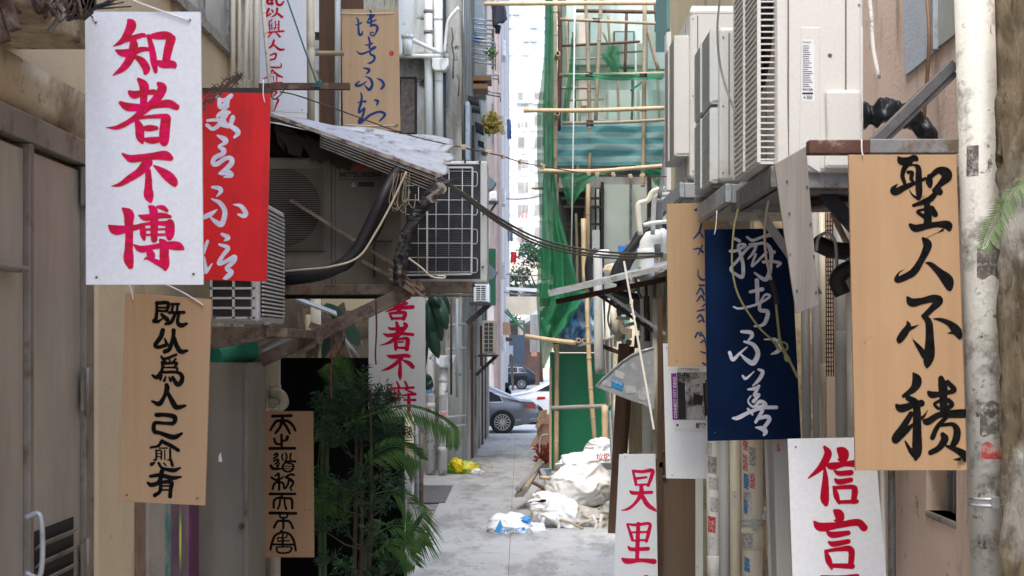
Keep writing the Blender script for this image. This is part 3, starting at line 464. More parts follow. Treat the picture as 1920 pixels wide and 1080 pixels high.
BROWNST = M('brown_channel_steel', (.15, .118, .085), .7, .1, var=.3, vs=8, stain=(.07, .035, .025), sa=.5, ss=10, bump=.4, bs=60)
GALV = M('galvanised_steel', (.42, .46, .50), .45, .4, var=.12, vs=10, stain=(.22, .21, .2), sa=.3, ss=12)
GREYST = M('weathered_grey_steel', (.22, .23, .24), .55, .3, var=.2, vs=8, stain=(.12, .09, .06), sa=.4, ss=9)
BLACKR = M('black_rubber', (.012, .012, .014), .5, var=.3, vs=20)
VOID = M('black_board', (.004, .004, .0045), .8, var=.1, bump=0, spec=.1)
PVC = M('cream_pvc', (.62, .585, .48), .42, var=.05, vs=2, stain=(.40, .34, .25), sa=.25, ss=4, streak=True, bump=.05, dirt=(.16, .13, .10), da=.08, ds=22)
PVCW = M('white_pvc', (.68, .69, .66), .42, var=.05, vs=2, stain=(.40, .38, .33), sa=.3, ss=3, streak=True, bump=.05, dirt=(.14, .12, .10), da=.12, ds=14)
PVCG = M('grey_pvc', (.42, .44, .44), .5, var=.06, vs=2, stain=(.28, .27, .25), sa=.3, ss=3, streak=True, bump=.05)
OLDPIPE = M('peeling_white_pipe', (.57, .57, .53), .55, var=.06, vs=3, stain=(.13, .115, .10), sa=.34, ss=5.0, bump=.5, bs=40, dirt=(.10, .075, .05), da=.28, ds=21)
BAMB = wood('bamboo', (.58, .44, .27), (.36, .25, .13), (14, 14, 5), .6, .6, .4)
BAMBG = wood('greyed_bamboo', (.36, .28, .18), (.2, .15, .09), (20, 20, 5), .6)
TIMB = wood('brown_timber', (.13, .065, .035), (.055, .028, .017), (25, 25, 2), .7, .7)
GREYPL = wood('weathered_grey_plank', (.30, .28, .26), (.15, .135, .125), (35, 35, 1.6), .8, .6, .4)
GLASS = M('window_glass', (.10, .13, .15), .12, var=.2, bump=0)
FROST = M('frosted_glass', (.34, .38, .36), .25, var=.1, vs=6, bump=.05)
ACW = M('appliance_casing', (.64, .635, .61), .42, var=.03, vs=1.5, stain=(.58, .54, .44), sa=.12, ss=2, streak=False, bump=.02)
ACG = M('appliance_casing_grey', (.60, .63, .63), .42, var=.03, vs=1.5, stain=(.48, .46, .40), sa=.14, ss=3, streak=False, bump=.02)
ACDIRTY = M('appliance_casing_dirty', (.40, .36, .29), .5, var=.1, vs=3, stain=(.19, .16, .12), sa=.4, ss=4, streak=True, bump=.05)
FIN = M('condenser_fins', (.045, .047, .052), .5, .4, var=.3, vs=9, bump=.1)
DARKG = M('dark_recess', (.012, .012, .013), .7, var=.2)

# ------------------------------------------------------------------ ground
g = MB(); g.add([(-400, -6, 0), (400, -6, 0), (400, 900, 0), (-400, 900, 0)], [(0, 1, 2, 3)])
structure(g.build('ground', ROADM))
# alley slabs: separate pours with narrow dark joints (real gaps over a darker bed)
a = MB(); ys = [2, 8, 14, 18.3, 20.6, 23.2, 26, 29.2, 32.5, 36.5, 40.2, 43.2]
for y0, y1 in zip(ys[:-1], ys[1:]):
    for x0, x1 in ((-1.40 if y0 < 26 else -2.3, -.14), (-.137, 2.2)):
        h = .05 + rnd.uniform(-.003, .003); a.box(x0 + .0005, x1 - .0005, y0 + .003, y1 - .004, -.02, h)
structure(a.build('alley_pavement', PAVE, bevel=.006))
b = MB(); b.box(-2.4, 2.3, 1.9, 43.3, -.05, .03); structure(b.build('pavement_bed', M('joint_dirt', (.22, .21, .19), .9, var=.4, vs=6, stain=(.08, .07, .06), sa=.4, ss=5, bump=.8, bs=20)))
# open street beyond, with its kerb, and the next alley
k = MB(); k.box(-30, -1.06, 52.5, 53.6, -.02, .12); k.box(1.3, 30, 52.5, 53.6, -.02, .12); structure(k.build('kerb', M('kerb_stone', (.40, .39, .37), .8, var=.1), bevel=.02))

# drain cover and gutter along the left foot
dr = MB(); dr.box(WX(822, 35), WX(850, 35) - .02, 31.5, 42, .048, .056)
gd = tag(MB().box(-1.62, -1.28, 33.0, 41.5, .052, .058).build('drain_cover', M('drain_plate', (.17, .17, .165), .55, .3, var=.4, vs=9, stain=(.42, .42, .41), sa=.4, ss=6)), 'long patched metal drain cover along the foot of the grey wall', 'drain cover')
tag(MB().box(-1.95, -1.30, 24.6, 27.6, .052, .06).build('manhole_cover', M('wet_grate', (.12, .12, .115), .5, .2, var=.4, vs=8)), 'dark rectangular inspection cover on the left of the paving', 'manhole cover')

# ------------------------------------------------------------------ LEFT: near building with steel door
nb = thing('near_left_building', 'cream plastered building with a steel double door and a jutting ledge', 'building', (-1.8, 5, 0))
wl = MB(); wl.box(-3.2, -1.65, -6, 8.1, 3.55, 13); wl.box(-3.2, -1.75, 5.36, 8.1, 0, 3.55); wl.box(-3.2, -1.70, -6, 2.2, 0, 3.55); wl.box(-2.4, -1.70, 2.2, 5.36, 0, 3.55); fixn(wl.build('wall', CREAM, nb))  # wall extended unseen behind the camera to dim the near boards
cv = MB()   # stained concave moulding under the ledge
cv.grid(lambda u, v: (-1.645 + .02 * v + .0 * u, 2.2 + 3.16 * u, 3.56 + .17 * v), 8, 3); cv.build('moulding', CREAMD, nb, solid=.01)
cv = MB(); cv.box(-1.645, -1.40, 2.2, 4.62, 3.755, 3.90); so = cv.build('ledge', CREAMD, nb, bevel=.01)
df = MB()  # door frame
df.box(-1.66, -1.60, 2.2, 5.36, 3.46, 3.55); df.box(-1.66, -1.605, 5.26, 5.36, 0, 3.46); df.box(-1.66, -1.605, 4.66, 4.70, 0, 3.46); df.build('door_frame', STEELF, nb, bevel=.004)
for y0, y1 in ((3.6, 4.655), (4.705, 5.255)):
    d = MB(); d.box(-1.66, -1.625, y0, y1, .08, 3.44); dd = d.build('door', STEELD, nb, bevel=.004)
    if y1 > 5:
        lv = MB()
        for k in range(9):
            z = WZ(985, 5.0) - .045 - k * .062
            lv.obox((-1.618, 4.955, z), (0, .20, 0), (.016, 0, .016), (.0018, 0, -.0018))
        lv.build('louvre', STEELF, dd)
        lr = MB(); lr.box(-1.63, -1.622, 4.74, 5.17, WZ(985, 5) - .62, WZ(985, 5) + .01); lr.build('louvre_recess', DARKG, dd)
        for pz in (WZ(350, 5.25), WZ(735, 5.25), WZ(1055, 5.25)):
            hg = MB(); hg.tube([(-1.60, 5.262, pz - .09), (-1.60, 5.262, pz + .09)], .011, 8); hg.box(-1.612, -1.603, 5.22, 5.30, pz - .07, pz + .07); hg.build('hinge', STEELF, dd)
    else:
        hn = MB(); curve_tube(hn, [(-1.60, 4.60, WZ(970, 4.6)), (-1.55, 4.60, WZ(970, 4.6)), (-1.55, 4.60, WZ(1075, 4.6)), (-1.60, 4.60, WZ(1075, 4.6))], .009); hn.build('handle', GALV, dd)
        tl = MB(); tl.box(-1.62, -1.57, 4.3, 4.56, WZ(510, 4.5), WZ(497, 4.5)); tl.build('letter_flap', STEELF, dd, bevel=.01)
# window above the ledge
wi = MB()
for y in (6.2, 6.75, 7.3, 7.95): wi.box(-1.66, -1.62, y - .03, y + .03, 4.46, 5.8)
wi.box(-1.66, -1.615, 6.15, 8.0, 4.42, 4.475); wf = wi.build('window_frame', M('peeling_window_paint', (.36, .36, .32), .8, var=.2, vs=20, stain=(.16, .14, .12), sa=.5, ss=20, bump=.5), nb)
MB().box(-1.66, -1.635, 6.23, 7.92, 4.475, 5.8).build('window_pane', FROST, wf)
MB().box(-1.65, -1.60, 8.02, 8.10, 3.9, 8).build('corner_trim', CREAMD, nb)

pl_ = thing('cream_pillar', 'smooth cream pillar between the steel door and the plywood board with seven characters', 'pillar', (-1.76, 5.65, 0))
MB().box(-2.3, -1.60, 5.37, 5.93, 0, 3.54).build('shaft', CREAM, pl_, bevel=.03)
MB().box(-2.3, -1.585, 5.365, 5.94, 0, .12).build('base', CREAMD, pl_, bevel=.01)

# low side wall with painted strips
lw = thing('low_side_wall', 'stubby wall of stone pier, grey post and spray painted strips under the plywood board', 'wall', (-1.8, 6.5, 0))
brick = NT('rough_brick'); bt = brick.n('ShaderNodeTexNoise'); kb = brick.ramp(brick.noise(7, brick.mapping((1, 1, .6)), 8, .75), .35, .65)
brick.l(brick.mix(kb, (.22, .12, .07), (.34, .27, .21)), brick.b.inputs['Base Color']); brick.b.inputs['Roughness'].default_value = .9; brick.bump(kb, .8, .03)
MB().box(-2.2, -1.60, 5.945, 6.09, 0, 2.6).build('stone_pier', brick.m, lw, bevel=.012)
MB().box(-2.2, -1.64, 6.09, 6.12, 0, 2.6).build('dark_gap', DARKG, lw)
MB().box(-2.2, -1.60, 6.12, 6.42, 0, 2.6).build('grey_post', M('grey_concrete_post', (.34, .33, .29), .85, var=.12, vs=6, bump=.6, bs=60, stain=(.2, .19, .16), sa=.3), lw, bevel=.01)
MB().box(-2.2, -1.595, 6.42, 6.50, 0, 2.6).build('teal_strip', M('teal_paint', (.06, .19, .18), .7, var=.3, vs=8, stain=(.3, .3, .28), sa=.4, ss=9), lw)
mu = NT('spray_paint'); sp = mu.n('ShaderNodeSeparateXYZ'); mu.l(mu.tc, sp.inputs[0])
col = mu.mix(mu.ramp(mu.noise(2.5, None, 5), .35, .65), (.10, .04, .10), (.26, .20, .24))
gm = mu.n('ShaderNodeVectorMath', operation='DISTANCE'); mu.l(mu.mapping((1, 8, 1.6)), gm.inputs[0]); gm.inputs[1].default_value = (.2, (6.70 - 6.5) * 8, WZ(1012, 6.7) * 1.6); 
col = mu.mix(mu.ramp(gm.outputs['Value'], .26, .15), col, (.30, .62, .05))
col = mu.mix(mu.ramp(gm.outputs['Value'], .15, .09), col, (.75, .85, .20))
mu.l(col, mu.b.inputs['Base Color']); mu.b.inputs['Roughness'].default_value = .6
MB().box(-2.2, -1.60, 6.50, 6.88, 0, 2.6).build('sprayed_panel', mu.m, lw)
MB().box(-2.2, -1.592, 6.88, 7.05, 0, 2.6).build('magenta_strip', M('magenta_paint', (.10, .02, .075), .6, var=.4, vs=9), lw)

# grey metal cabinet
gc = thing('metal_cabinet', 'tall grey-brown metal cabinet under the small air conditioner', 'cabinet', (-1.6, 7.7, 0))
MB().box(WX(352, 7.5), WX(466, 7.5), 7.5, 8.0, 0, WZ(680, 7.5)).build('body', M('cabinet_paint', (.19, .18, .155), .5, .1, var=.12, vs=2, stain=(.12, .11, .09), sa=.4, ss=3, streak=True, bump=.05), gc, bevel=.006)
MB().box(WX(458, 7.49), WX(464, 7.49), 7.488, 7.499, 0, WZ(684, 7.5)).build('edge_strip', STEELF, gc)
kn = MB(); p = P(454, 986, 7.495); kn.tube([p, p - Vector((0, .012, 0))], .016, 14); kn.build('lock', RUST, gc)
tp_ = MB(); tp_.prism([P(410, 855, 7.497), P(414, 848, 7.497), P(417, 866, 7.497), P(410, 866, 7.497)], (0, -.002, 0)); tp_.build('paper_scrap', WHITEB, gc)

# terrace wall behind (left side of the alley)
tw = thing('left_terrace_wall', 'long dim stained side wall running back behind the shrubs and awnings', 'wall', (-2.1, 19, 0))
MB().box(-3.2, -2.65, 8.1, 31, 0, 13).build('wall', CREAMD, tw)
# side wall pieces between awning and black board
MB().box(-1.95, -1.72, 8.12, 8.18, 0, 2.2).build('jamb', TIMB, tw)

# ------------------------------------------------------------------ LEFT: white rear building facing us at 31 m, grey flank beyond
rb = thing('white_rear_building', 'tall white and grey patched building closing the left side, its plaster cracked', 'building', (-3, 35, 0))
MB().box(-8, WX(868, 31), 31, 31.6, 4.2, 16).build('front_wall', WHITEP, rb)
MB().box(-8, WX(868, 31), 31, 31.6, 0, 4.2).build('lower_wall', GREYP, rb)
fl = MB(); fl.prism([(WX(868, 31), 31.6, 0), (WX(914, 43.4), 43.4, 0), (-8, 43.4, 0), (-8, 31.6, 0)], (0, 0, 17)); fixn(fl.build('flank', GREYP, rb))
MB().box(WX(836, 31), WX(868, 31), 30.55, 31, .0, 15).build('pier', GREYP, rb, bevel=.03)
x0, x1 = WX(752, 30.9), WX(779, 30.9)
wf = MB(); wf.box(x0 - .05, x1 + .03, 30.93, 31.0, WZ(256, 31), WZ(145, 31)); wfo = wf.build('mesh_window', DARKM, rb)
MB().box(x0 + .0, x1 - .02, 30.90, 30.93, WZ(250, 31), WZ(150, 31)).build('mesh_panel', M('brown_mesh', (.17, .14, .12), .8, var=.4, vs=9), wfo)
MB().box(-3.2, WX(848, 30.6), 30.60, 31.0, WZ(112, 31), WZ(104, 31)).build('string_course', WHITEP, rb, bevel=.02)
MB().box(-3.2, WX(810, 30.9), 30.94, 31.0, WZ(150, 31), WZ(113, 31)).build('stained_band', GREYP, rb)
ck = MB()
for (pts, r) in (([(846, 52), (850, 72), (848, 84), (852, 104), (850, 130), (849, 147)], .018), ([(866, 20), (867, 60), (870, 120), (868, 200), (869, 300)], .03), ([(858, 140), (862, 150), (860, 180)], .015)):
    ck.tube([P(a + rnd.uniform(-1, 1), b_, 30.55) for a, b_ in pts], r, 5)
ck.build('crack', M('crack_dark', (.10, .095, .09), .9), rb)

# flank details: window awnings, laundry racks, doors
for i, (px, py, wd, hh) in enumerate([(886, 178, 24, 18), (890, 199, 20, 9), (896, 225, 22, 28), (902, 262, 11, 14), (906, 280, 10, 10)]):
    Y = 33 + i * 1.6
    c = MB(); p = P(px - wd / 2, py, Y); q = P(px + wd / 2, py + hh * .35, Y)
    c.prism([p, q, q + Vector((0, 0, -hh * .5 * Y / F)), p + Vector((0, 0, -hh * .5 * Y / F))], (0, .6, 0)); fixn(c.build('window_hood', DARKM, rb))
for i, (a, b_, t_, bt_) in enumerate([(873, 880, 190, 300), (884, 890, 235, 320), (876, 890, 310, 470), (893, 899, 300, 500), (881, 888, 500, 640)]):
    Y = 31.5 + i * 2.0; MB().box(WX(a, Y), WX(b_, Y), Y, Y + .5, WZ(bt_, Y), WZ(t_, Y)).build('window_frame', [GALV, DARKM, GREYST, WHITEP, DARKM][i], rb)
# upper bay with window, ledges
Y = 36.0
MB().box(WX(876, Y), WX(910, Y), Y, Y + 1, WZ(175, Y), WZ(-20, Y)).build('bay', M('bay_render', (.42, .43, .41), .8, var=.15, stain=(.22, .2, .18), sa=.5, ss=1.5, streak=True), rb)
wb = MB().box(WX(880, Y), WX(907, Y), Y - .05, Y, WZ(72, Y), WZ(8, Y)).build('bay_window', GALV, rb)
MB().box(WX(882, Y), WX(905, Y), Y - .08, Y - .05, WZ(70, Y), WZ(10, Y)).build('pane', M('pale_pane', (.30, .38, .42), .2, bump=0), wb)
for (z, a, b_) in ((150, 880, 922), (165, 882, 915)):
    MB().box(WX(a, 35.8), WX(b_, 35.8), 35.2, 36, WZ(z + 9, 35.8), WZ(z, 35.8)).build('timber_shelf', wood('orange_timber', (.36, .2, .09), (.2, .1, .05)), rb)
MB().box(WX(893, 37), WX(907, 37), 36.9, 37.4, WZ(170, 37), WZ(100, 37)).build('green_shutter', M('grey_green_shutter', (.20, .24, .20), .7, var=.2), rb)
for i in range(9):   # narrow doors and panels at the foot of the flank
    Y = 33 + i * 1.15; X = WX(868, 31) + (WX(914, 43.4) - WX(868, 31)) * (Y - 31.6) / 11.8
    MB().box(X - .05, X + .05 + (i % 3) * .02, Y, Y + .75, 0.05, 2.2 + (i % 4) * 1.1).build('shutter_leaf', [GREYW, TIMB, GREYP, BROWNST][i % 4], rb)

def rack(px0, px1, py, Y, label, n=3):
    r = thing('laundry_rack', label, 'laundry rack', P((px0 + px1) / 2, py, Y), 'metal racks bolted to the left building')
    m = MB(); dz = .22
    for k in range(n):
        z = WZ(py, Y) - k * dz
        m.tube([(WX(px0, Y), Y, z), (WX(px1, Y), Y, z - .08), (WX(px1, Y), Y - .5, z - .08), (WX(px0, Y), Y - .5, z)], .022, 6)
    m.build('rail', [GREYST, GALV][n % 2], r)
    m = MB(); m.tube([(WX(px1, Y), Y, WZ(py, Y)), (WX(px1, Y), Y, WZ(py, Y) - dz * n)], .015, 6); m.tube([(WX(px0, Y), Y, WZ(py, Y)), (WX(px0, Y), Y, WZ(py, Y) - dz * n)], .015, 6); m.build('upright', GREYST, r)
    return r
rack(874, 926, 42, 35.5, 'white wire rack with a blue comb-like drying hanger, high on the left building', 3)
rack(882, 929, 82, 35.2, 'rusty wire rack below the blue hanger')
rack(896, 935, 143, 37, 'bare wire shelf below the small balcony plant', 1)
rack(908, 938, 176, 39, 'lowest thin wire rack, beside the dark window hoods', 1)
bh = MB(); Y = 35.3
bh.prism([P(874, 58, Y), P(900, 68, Y), P(900, 78, Y), P(874, 62, Y)], (0, -.05, 0))
for k in range(6): bh.bar(P(876 + k * 4.4, 62 + k * 1.8, Y - .03), P(876 + k * 4.4, 74 + k * 1.6, Y - .03), .04, .04)
tag(bh.build('drying_hanger', M('blue_plastic', (.03, .14, .42), .4)), 'blue plastic drying hanger clipped on the top wire rack', 'hanger')
# laundry
def cloth(name, label, pts, Y, m, th=.04):
    o = MB(); o.grid(lambda u, v: (lambda p, q: Vector(p).lerp(Vector(q), v) + Vector((0, .05 * math.sin(u * 9 + v * 3), 0)))(P(pts[0][0] + (pts[1][0] - pts[0][0]) * u, pts[0][1] + (pts[1][1] - pts[0][1]) * u, Y), P(pts[3][0] + (pts[2][0] - pts[3][0]) * u, pts[3][1] + (pts[2][1] - pts[3][1]) * u + 1.5 * math.sin(u * 11), Y)), 10, 8)
    return tag(o.build(name, m, solid=th), label, 'laundry')
cloth('hanging_shirt', 'dark slate shirt drying above the wire racks', [(921, 2), (944, 4), (951, 38), (925, 50)], 34.8, M('slate_cloth', (.06, .065, .085), .9))
cloth('hanging_trousers', 'navy trousers hanging below the slate shirt', [(928, 48), (938, 47), (937, 62), (930, 63)], 34.9, M('navy_cloth', (.015, .025, .05), .9))
cloth('hanging_cloth', 'small red cloth hanging outside the far building by the tree', [(958, 472), (968, 472), (968, 492), (958, 492)], 60, M('red_cloth', (.55, .03, .04), .9))
cloth('hanging_cloth', 'blue and red clothes hanging far down the alley, below the yellow bush', [(951, 224), (957, 224), (959, 260), (952, 260)], 60, M('blue_red_cloth', (.08, .12, .25), .9))
cloth('hanging_cloth', 'grey blue cloth hanging above the far green shopfront', [(951, 420), (960, 424), (962, 452), (953, 452)], 58, M('grey_cloth', (.2, .25, .3), .9))

# ------------------------------------------------------------------ far side of the street
fb = thing('grey_far_building', 'narrow grey streaked building beyond the street on the left', 'building', (-5, 70, 0))
MB().box(-14, WX(940, 56), 56, 100, 0, 34).build('wall', M('far_grey', (.40, .38, .37), .85, var=.12, vs=.4, stain=(.22, .19, .18), sa=.5, ss=.4, streak=True, bump=0), fb)
for i in range(12):
    Y = 55.9; z0 = 2 + i * 2.9
    MB().box(WX(922, Y), WX(934, Y), Y - .25, Y, z0, z0 + 1.5).build('window', [GLASS, DARKM, GREYST][i % 3], fb)
    MB().box(WX(938, Y), WX(948, Y), Y - .2 + i % 2 * .3, Y + 1.2, z0 + .5, z0 + 1.1).build('ledge', GALV, fb)
fb.location
dp = MB()
for px, r in ((931, .10), (937, .07)): dp.tube([(WX(px, 55.5), 55.5, 0), (WX(px, 55.5), 55.5, 34)], r, 8)
dp.build('downpipe', M('dull_pink_pipe', (.36, .28, .27), .6, var=.1), fb)

HAZECURT = M('hazed_curtain_glass', (.48, .475, .46), .4, var=.2, vs=1, bump=0); CURT2 = M('pale_warm_glass', (.27, .255, .235), .6, var=.3, vs=1, bump=0, spec=.1)  # far pane tones: one lightened to imitate haze, one pale and warm
FARB_ = M('laundry_blue', (.2, .3, .45), .8, bump=0); WFR_ = M('laundry_red', (.45, .2, .18), .8, bump=0)
def tower(label, x0, x1, Y, h, cols, floors, mat, wm, fh=3.0, z0=2.0, name='apartment_tower'):
    t = thing(name, label, 'apartment tower', ((x0 + x1) / 2, Y, 0))
    MB().box(x0, x1, Y, Y + 20, 0, h).build('wall', mat, t)
    for c in cols:
        for k in range(floors):
            z = z0 + k * fh
            if z + 1.6 > h: break
            f = MB(); f.box(c - .8, c + .8, Y - .12, Y, z - .1, z + 1.5); fo = f.build('window', wm, t); gm_ = rnd.choice([CURT2, HAZECURT, CURT2] if Y < 300 else [HAZECURT, wm]); s_ = rnd.choice([.04, .25, -.2])
            MB().box(c - .68, c - s_, Y - .16, Y - .12, z, z + 1.4).build('pane', gm_, fo)
            MB().box(c - s_ + .08, c + .68, Y - .16, Y - .12, z + rnd.choice([0, .3]), z + 1.4).build('pane', rnd.choice([gm_, HAZECURT]), fo)
            if Y < 300 and rnd.random() < .45:
                for q in range(3): MB().box(c - .7 + q * .5, c - .4 + q * .5, Y - 1.0, Y - .95, z - .5, z + .25).build('hung_laundry', rnd.choice([GLASS, CURT2, GREYW, FARB_, WFR_]), t)
            if rnd.random() < .3: MB().box(c - .9, c + .7, Y - .9, Y, z - .2, z + .25).build('balcony_front', rnd.choice([mat, WFR, GALV]), t)
            if rnd.random() < .5: MB().box(c + .9, c + 1.5, Y - .5, Y, z, z + .45).build('air_conditioner', ACG, t)
    for k in range(floors):
        MB().box(x0, x1, Y - .35, Y, z0 + k * fh - .75, z0 + k * fh - .6).build('balcony_slab', mat, t)
    return t
FARW = M('far_white_render', (.78, .755, .72), .8, var=.06, vs=.3, stain=(.56, .50, .46), sa=.4, ss=.3, streak=True, bump=0)
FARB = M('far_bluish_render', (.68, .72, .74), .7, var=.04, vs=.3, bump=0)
WFR = M('far_window_surround', (.55, .56, .56), .7, bump=0)
tower('cream white apartment block with rows of windows at the end of the alley', -7, 14, 190, 39, [-2.1, .4, 2.6, 5.4], 12, FARW, WFR)
HAZE_AT_END = 1
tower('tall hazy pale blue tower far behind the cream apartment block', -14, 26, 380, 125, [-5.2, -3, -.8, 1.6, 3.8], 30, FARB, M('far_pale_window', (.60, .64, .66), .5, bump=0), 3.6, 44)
sb = thing('shop_block', 'low cluttered block with beige awnings at the end of the lane', 'building', (0, 130, 0))
MB().box(-7, 9, 130, 140, 0, 10.5).build('wall', M('shop_beige', (.52, .45, .36), .8, var=.15, vs=.8, stain=(.35, .3, .25), sa=.4, ss=1), sb)
for i in range(8):
    x = -2.2 + (i % 4) * 1.5; z = 3.3 + (i // 4) * 3.2
    MB().box(x - .5, x + .5, 129.8, 130, z, z + 1.6).build('window', [GLASS, DARKM][i % 2], sb)
    MB().prism([(x - .7, 129.9, z + 2.1), (x + .7, 129.9, z + 2.1), (x + .7, 128.9, z + 1.7), (x - .7, 128.9, z + 1.7)], (0, 0, .06)).build('awning', [GALV, FARW, WFR][i % 3], sb)
nb2 = thing('dark_blue_building', 'small dark blue walled building beyond the parked dark car', 'building', (0, 96, 0))
MB().box(WX(950, 96), WX(984, 96), 96, 99, 0, WZ(628, 96)).build('wall', M('slate_blue_wall', (.075, .10, .13), .7, var=.1), nb2)
MB().box(WX(984, 96), WX(1012, 96), 97, 99, 0, WZ(600, 96)).build('annex', M('brown_red_wall', (.16, .09, .07), .8, var=.3, vs=1), nb2)
MB().box(WX(952, 95.7), WX(962, 95.7), 95.7, 96, WZ(667, 96), WZ(648, 96)).build('window', GALV, nb2)

# ------------------------------------------------------------------ RIGHT: pink building, stepped side wall
pk = thing('pink_building', 'pink plastered building at the right edge with a small deep window', 'building', (2, 6, 0))
pw = MB()
# wall with a window opening around px 1735-1790, py 885-965 (plane x = 1.75)
yw0, yw1 = 1.75 * F / (1793 - CX), 1.75 * F / (1737 - CX); zw0, zw1 = WZ(968, 5.9), WZ(868, 5.9)
pw.box(1.75, 2.4, 5.38, yw0, 0, 12); pw.box(1.75, 2.4, yw1, 8.3, 0, 12); pw.box(1.75, 2.4, yw0, yw1, 0, zw0); pw.box(1.75, 2.4, yw0, yw1, zw1, 12)
pw.build('wall', PINKP, pk); MB().box(2.05, 3.2, -6, 5.3, 0, 6.5).build('unseen_near_wall', PINKP, pk)  # second box: unseen wall beside the camera, added to dim the near boards
MB().box(1.86, 1.90, yw0, yw1, zw0, zw1).build('window_recess', GREYST, pk)
ww = MB()
for y in np.linspace(yw0 + .03, yw1 - .03, 5): ww.box(1.83, 1.85, y - .008, y + .008, zw0, zw1)
ww.build('window_bars', GALV, pk)
MB().box(1.742, 1.86, yw0, yw1, zw0 - .03, zw0).build('sill', GREYP, pk, bevel=.01)
up = MB(); X = 1.745
def onx(px, py, X): Y = X * F / (px - CX); return Vector((X, Y, WZ(py, Y)))
up.prism([onx(1697, -60, X), onx(1697, 60, X), onx(1699, 141, X), onx(1712, 132, X), onx(1760, 92, X), onx(1762, -60, X)], (-.006, 0, 0)); fixn(up.build('pale_blue_patch', BLUEP, pk))
up = MB(); up.prism([onx(1757, -60, X), onx(1757, 95, X), onx(1763, 92, X), onx(1763, -60, X)], (-.03, 0, 0)); fixn(up.build('window_frame', GALV, pk))
up = MB(); up.prism([onx(1763, -60, X), onx(1763, 88, X), onx(1840, 30, X), onx(1840, -60, X)], (-.01, 0, 0)); fixn(up.build('upper_window', FROST, pk))
MB().box(1.735, 1.745, 5.4, 6.55, 0, 0.3).build('skirting', GREYP, pk)

rs = thing('right_side_wall', 'cream and grey side wall behind the pipes on the right', 'wall', (1.7, 14, 0))
MB().box(1.38, 2.3, 8.3, 13.1, 0, 11).build('wall', CREAM, rs)
MB().box(1.38, 2.3, 13.1, 16.5, 0, 3.5).build('rear_wall', CREAMD, rs)
MB().box(WX(1248, 13.1), WX(1259, 13.1), 13.0, 13.2, WZ(358, 13.1), WZ(64, 13.1)).build('white_ribbed_panel', M('white_metal_sheet', (.68, .70, .72), .5, .1, var=.03), rs)
MB().box(WX(1246, 13.6), 2.4, 13.4, 14.5, WZ(62, 13.6), WZ(-40, 13.6)).build('teal_upper_wall', M('teal_grey_paint', (.13, .27, .29), .7, var=.08), rs)

# brown door panel
bd = thing('brown_panel_door', 'narrow brown weathered door panel beside the white board with two pink characters', 'door', (1.1, 10, 0))
MB().box(WX(1236, 10), WX(1304, 10), 10, 10.06, 0, WZ(640, 10)).build('panel', wood('brown_door_paint', (.17, .12, .08), (.10, .068, .045), (12, 12, 1), .6, .5), bd, bevel=.004)
MB().box(WX(1233, 10), WX(1241, 10), 9.96, 9.999, 0, WZ(560, 10)).build('jamb', TIMB, bd)
MB().box(WX(1304, 10), WX(1328, 10), 10.0, 10.3, 0, WZ(700, 10)).build('plaster_return', WHITEP, bd)
hs = MB(); 
for py in (845, 893): hs.box(WX(1236, 9.99), WX(1250, 9.99), 9.975, 9.995, WZ(py + 1.5, 10), WZ(py - 1.5, 10))
hs.tube([P(1237, 843, 9.98), P(1237, 897, 9.98)], .006, 6); hs.build('bolt', GREYST, bd)
kn = MB(); p = P(1240, 871, 9.99); kn.tube([p, p - Vector((0, .03, 0))], .02, 10); kn.build('knob', DARKM, bd)
